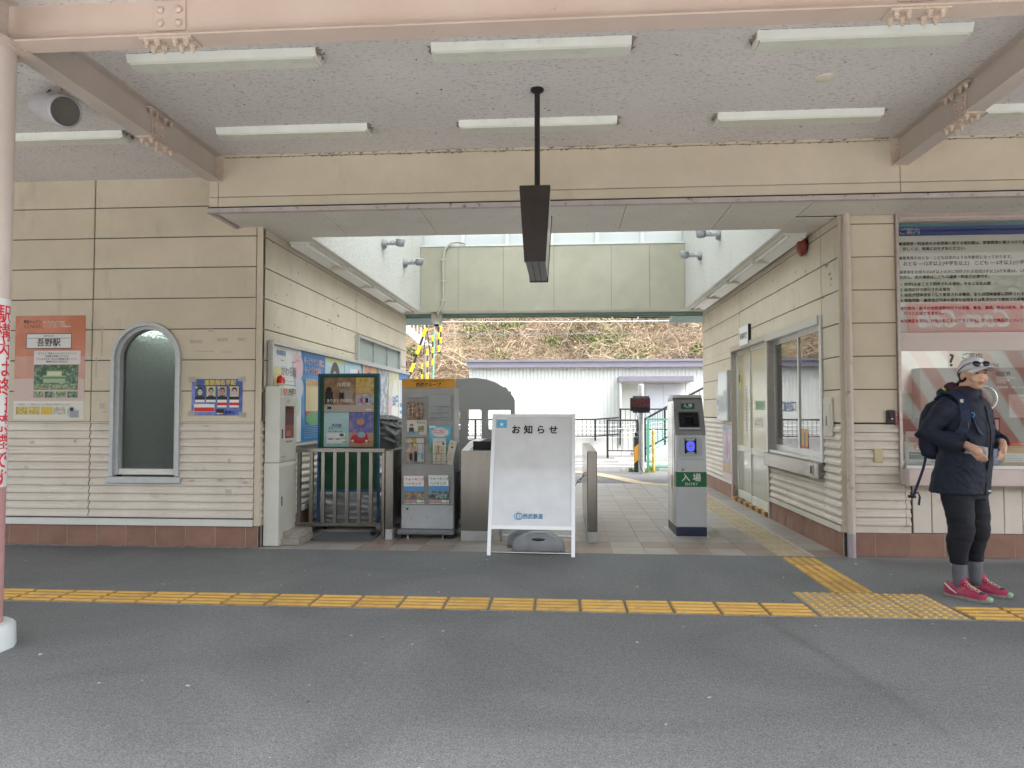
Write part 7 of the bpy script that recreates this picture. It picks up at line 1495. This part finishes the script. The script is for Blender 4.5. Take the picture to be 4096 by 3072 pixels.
pmesh('brim', br_, capm, cap); face('button', (0, -.010, .121), (.008, .008, .005), capm)
# neck gaiter and jacket
gt = MB(); gt.rings(ell([(1.385, 0, .005, .092, .090), (1.42, 0, .012, .090, .092), (1.455, 0, .014, .080, .086), (1.475, 0, .012, .072, .078)], 26, 1))
gt.ellipsoid((-.02, -.075, 1.462), (.062, .045, .045), None, 14, 10)
mar = mottled('gaiter_maroon', (.030, .010, .018), (.055, .018, .030), 20, .85)
link('neck_gaiter', setm(remesh(gt, .007, 3, .5, lambda c: .006 * mnoise.noise(c * 24) + .003 * mnoise.noise(c * 60)), mar), PR)
jk = MB(); jk.rings(ell([(.715, 0, -.050, .220, .172), (.80, 0, -.040, .216, .168), (.90, 0, -.022, .208, .160), (1.0, 0, -.004, .200, .150), (1.15, 0, .012, .198, .145), (1.27, 0, .016, .196, .135), (1.35, 0, .008, .182, .122), (1.395, 0, .0, .135, .105), (1.425, 0, .004, .104, .100), (1.448, 0, .006, .096, .096)], 36))
jk.tube([(-.145, -.005, 1.335)] + ARM_R[1:4] + [(-.226, .118, 1.067)], [.088, .082, .076, .064, .050], 16)
jk.tube([(.145, -.005, 1.335)] + ARM_L[1:4] + [(.168, .152, 1.078)], [.088, .082, .076, .064, .050], 16)
jk.ellipsoid((-.03, -.105, 1.425), (.095, .052, .045), None, 16, 10)
def jw(c):
    q = c * 1.0; l = (q.z - .7)
    return .007 * mnoise.noise(Vector((q.x * 9, q.y * 9, q.z * 16))) + .0055 * (1 - abs(mnoise.noise(Vector((q.x * 13, q.y * 13, q.z * 26 + q.x * 14))))) + .002 * mnoise.noise(q * 55) - .004
navy = mottled('jacket_navy', (.006, .0095, .021), (.010, .0145, .029), 12, .75, .15, 400, .001)
jacket = link('jacket', setm(remesh(jk, .0085, 3, .5, jw), navy), PR)
zp = solid((.004, .005, .009), .5)
pmesh('zip', MB().tube([(-.01, .105, 1.405), (-.005, .150, 1.30), (0, .172, 1.15), (0, .160, 1.0), (0, .133, .85), (0, .122, .725)], .006, 6), zp, jacket)
pmesh('cuff', MB().tube([(-.229, .105, 1.072), (-.2245, .128, 1.066)], [.052, .050], 16, None, False), zp, jacket); pmesh('cuff', MB().tube([(.175, .145, 1.081), (.165, .156, 1.078)], [.052, .050], 16, None, False), zp, jacket)
pmesh('hem_tag', MB().box(.03, .065, .123, .128, .735, .748), LGREY, jacket); pmesh('tab', MB().tube([(-.085, -.105, 1.452), (-.10, -.09, 1.458), (-.112, -.07, 1.448)], .008, 6), solid((.52, .55, .03), .5), jacket)
pmesh('pocket_flap', MB().tube([(-.195, .04, .90), (-.165, .10, .96)], .004, 6), zp, jacket)
# trousers
tr_ = MB(); tr_.rings(ell([(.68, 0, -.02, .17, .125), (.76, 0, -.025, .19, .14), (.86, 0, -.02, .18, .13)], 30))
for s1 in (-1, 1): tr_.tube([(s1 * .085, -.022, .80), (s1 * .093, -.012, .68), (s1 * .098, .008, .54), (s1 * .100, .014, .46), (s1 * .101, -.008, .38), (s1 * .101, -.014, .31), (s1 * .1, -.010, .265)], [.114, .102, .086, .080, .076, .066, .055], 20)
def twk(c): return .006 * mnoise.noise(Vector((c.x * 8, c.y * 8, c.z * 20))) + .0075 * (1 - abs(mnoise.noise(Vector((c.x * 10 + c.z * 9, c.y * 10, c.z * 24))))) * max(0.25, 1 - abs(c.z - .46) * 3) - .004
tm_ = mottled('trouser_black', (.0065, .0075, .012), (.011, .012, .018), 10, .8, .15, 400, .001)
trs = link('trousers', setm(remesh(tr_, .0085, 3, .5, twk), tm_), PR)
for s1 in (-1, 1): pmesh('trouser_cuff', MB().lathe((s1 * .1, -.010, .232), Z3, [(.050, 0), (.054, .004), (.058, .045), (.055, .05)], 20), solid((.008, .008, .012), .85), trs)
sk = mottled('sock_grey', (.085, .09, .105), (.125, .13, .15), 40, .9, .3, 300, .002, stretch=(1, 1, .2))
for s1 in (-1, 1): pmesh('sock', MB().tube([(s1 * .1, -.010, .27), (s1 * .1, -.010, .18), (s1 * .1, -.008, .11), (s1 * .1, .0, .06)], [.047, .044, .040, .040], 18), sk, PR)
# trail shoes
def shoe(a, yaw):
    c, s = math.cos(yaw), math.sin(yaw)
    def T(x, y, z): return (a + x * c - y * s, y * c + x * s, z)
    up_ = MB(); keys = [(-.098, .024, .085), (-.085, .036, .098), (-.05, .041, .092), (-.01, .042, .090), (.03, .043, .102), (.07, .046, .085), (.11, .048, .070), (.15, .046, .058), (.18, .036, .047), (.196, .018, .032)]
    rg = []
    for y, w, h in keys:
        rg.append([T(w * math.copysign(abs(math.cos(q)) ** .8, math.cos(q)), y, max(.016, .018 + (h - .018) * max(0, math.sin(q)) ** .9)) for q in [math.pi * k / 12 for k in range(13)]] + [T(w * .9, y, .014), T(-w * .9, y, .014)][::-1])
    up_.rings(rg)
    return up_, T
fuch = mottled('shoe_magenta', (.28, .018, .06), (.38, .04, .10), 18, .6, dirt=(.30, .20, .15), dirt_scale=(14, 14, 20), dirt_at=(.52, .7), dirt_amt=.6)
for a, yw_ in ((-.107, R(-1)), (.128, R(-9))):
    up_, T = shoe(a, yw_); so_ = pmesh('shoe', up_, fuch, PR)
    sm = MB(); keys = [(-.104, .022), (-.09, .036), (-.03, .040), (.04, .043), (.11, .050), (.16, .047), (.19, .034), (.203, .016)]
    sm.rings([[T(-w, y, .001 + .008 * max(0, (y - .15) / .05)), T(w, y, .001 + .008 * max(0, (y - .15) / .05)), T(w * 1.02, y, .022 + .006 * max(0, (y - .15) / .05)), T(-w * 1.02, y, .022 + .006 * max(0, (y - .15) / .05))] for y, w in keys])
    pmesh('sole', sm, mottled('sole_grey', (.20, .19, .17), (.28, .27, .22), 30, .8), so_, False)
    tc = MB(); tc.ellipsoid((0, 0, 0), (.033, .022, .017), None, 14, 8); tc.v = [T(v[0], v[1] + .186, v[2] + .027) for v in tc.v]; pmesh('toe_cap', tc, mottled('toe_mint', (.16, .36, .22), (.24, .42, .28), 30, .7), so_)
    tc = MB(); tc.ellipsoid((0, 0, 0), (.030, .026, .010), None, 12, 8); tc.v = [T(v[0], v[1] + .135, v[2] + .056) for v in tc.v]; pmesh('toe_patch', tc, solid((.035, .035, .05), .7), so_)
    tg = MB(); tg.tube([T(0, .030, .085), T(0, .018, .112), T(0, .006, .132)], [.030, .030, .022], 12); pmesh('tongue', tg, fuch, so_)
    lc_ = MB()
    for k in range(4):
        y = .045 + .024 * k; z = .101 - .010 * k; lc_.tube([T(-.026, y, z - .004), T(0, y + .008, z + .003), T(.026, y + .016, z - .010)], .0022, 5); lc_.tube([T(.026, y, z - .004), T(0, y + .008, z + .003), T(-.026, y + .016, z - .010)], .0022, 5)
    lc_.tube([T(0, .03, .112), T(-.02, .045, .118), T(-.012, .062, .108), T(0, .05, .106)], .0022, 5); pmesh('lace', lc_, solid((.55, .48, .34), .7), so_)
    cr = MB(); cr.tube([T(-.040, -.085, .088), T(-.046, -.045, .058), T(-.050, .0, .034)], [.005, .006, .004], 6); pmesh('side_stripe', cr, solid((.5, .53, .5), .6), so_)
# backpack, phone, sunglasses: carried things of their own
BP = thing('backpack', 'navy backpack with hanging strap worn by the person', 'backpack', tuple(PT(0, -.27, .95)))
bp = MB(); bp.rings(ell([(.945, .01, -.19, .08, .05), (.97, .01, -.205, .125, .08), (1.05, .01, -.215, .138, .092), (1.18, .01, -.212, .138, .092), (1.28, .01, -.20, .132, .085), (1.345, .01, -.18, .115, .07), (1.375, .01, -.16, .07, .045)], 30, .75))
bp.ellipsoid((.01, -.275, 1.06), (.10, .04, .08), None, 16, 10)
bpm = mottled('pack_navy', (.007, .0105, .028), (.013, .018, .042), 14, .7, .2, 300, .001)
link('bag', setm(remesh(bp, .009, 3, .5, lambda c: .005 * mnoise.noise(c * 14) + .002 * mnoise.noise(c * 45)), bpm), BP)
stm = solid((.013, .020, .060), .65)
def ribbon(pts, w, th, wdir):
    mb = MB(); wd_ = Vector(wdir).normalized(); rg = []
    pts = [Vector(p) for p in pts]
    for i, p in enumerate(pts):
        t = (pts[min(i + 1, len(pts) - 1)] - pts[max(i - 1, 0)]).normalized(); wv2 = (wd_ - t * wd_.dot(t)).normalized(); n = t.cross(wv2)
        rg.append([p + wv2 * w / 2 + n * th / 2, p - wv2 * w / 2 + n * th / 2, p - wv2 * w / 2 - n * th / 2, p + wv2 * w / 2 - n * th / 2])
    mb.rings(rg); return mb
pmesh('shoulder_strap', ribbon([(-.100, -.13, 1.37), (-.115, -.07, 1.425), (-.135, .01, 1.425), (-.158, .072, 1.375), (-.172, .098, 1.30), (-.176, .105, 1.22), (-.186, .085, 1.16), (-.20, .03, 1.11)], .058, .014, (.47, .88, .0)), stm, BP, False)
pmesh('shoulder_strap', ribbon([(.100, -.13, 1.37), (.112, -.07, 1.425), (.120, .01, 1.42), (.128, .075, 1.375), (.138, .108, 1.30), (.145, .115, 1.22), (.17, .085, 1.15)], .05, .012, (.8, -.5, 0)), stm, BP, False)
pmesh('chest_strap', ribbon([(-.140, .130, 1.255), (-.128, .145, 1.19), (-.115, .150, 1.165), (-.085, .160, 1.135)], .022, .005, (0, -.3, 1)), stm, BP, False)
pmesh('buckle', MB().box(-.196, -.184, .075, .125, 1.185, 1.225), M['black'], BP, False); pmesh('clip', MB().tube([(-.160, .128, 1.285), (-.148, .142, 1.283), (-.146, .144, 1.268), (-.156, .136, 1.255)], .004, 6), solid((.05, .25, .5), .4), BP)
pmesh('loose_strap', ribbon([(-.10, -.225, .965), (-.085, -.255, .88), (-.07, -.30, .78), (-.06, -.345, .68), (-.06, -.352, .655)], .026, .004, (.5, -1, .2)), stm, BP, False)
pmesh('loose_strap', ribbon([(-.06, -.338, .685), (-.06, -.315, .695), (-.06, -.302, .66), (-.062, -.31, .60)], .022, .004, (.5, -1, .1)), stm, BP, False)
pmesh('buckle', MB().box(-.075, -.05, -.385, -.335, .648, .668), M['black'], BP, False)
pmesh('logo_tag', MB().box(-.176, -.170, .065, .085, 1.355, 1.380), LGREY, BP, False)
ph = MB(); ph.box(-.004, .004, -.076, .076, -.036, .036, None, .003); ph.v = [(-.196 + v[0] + .25 * v[2] * .3, .172 + v[1], 1.034 + v[2] * .9 - v[1] * .16) for v in ph.v]
pho = pmesh('phone', ph, solid((.42, .44, .48), .3, .2), None, False); tag(pho, 'pale smartphone held at the waist in the right hand', 'phone')
SG = thing('sunglasses', 'dark sunglasses pushed up on the white cap', 'sunglasses', tuple(PT(*HP(0, .10, .07))))
for s1 in (-1, 1):
    ln_ = MB(); ln_.ellipsoid((0, 0, 0), (.029, .008, .021), None, 18, 10); ln_.v = [HP(.034 * s1 + v[0], .093 + v[1] - .30 * v[2] - abs(v[0] + .034 * s1 * 0) * .0 - (.006 if True else 0), .070 + v[2]) for v in ln_.v]
    pmesh('lens', ln_, solid((.008, .009, .016), .08), SG)
    pmesh('temple', MB().tube([HP(.064 * s1, .078, .078), HP(.082 * s1, .03, .062), HP(.087 * s1, -.025, .030), HP(.085 * s1, -.045, .002)], .0035, 6), solid((.10, .11, .15), .4), SG)
pmesh('bridge', MB().tube([HP(-.012, .094, .074), HP(0, .098, .077), HP(.012, .094, .074)], .003, 6), solid((.02, .02, .03), .3), SG)
# ================================================================ lettering last
build_texts()
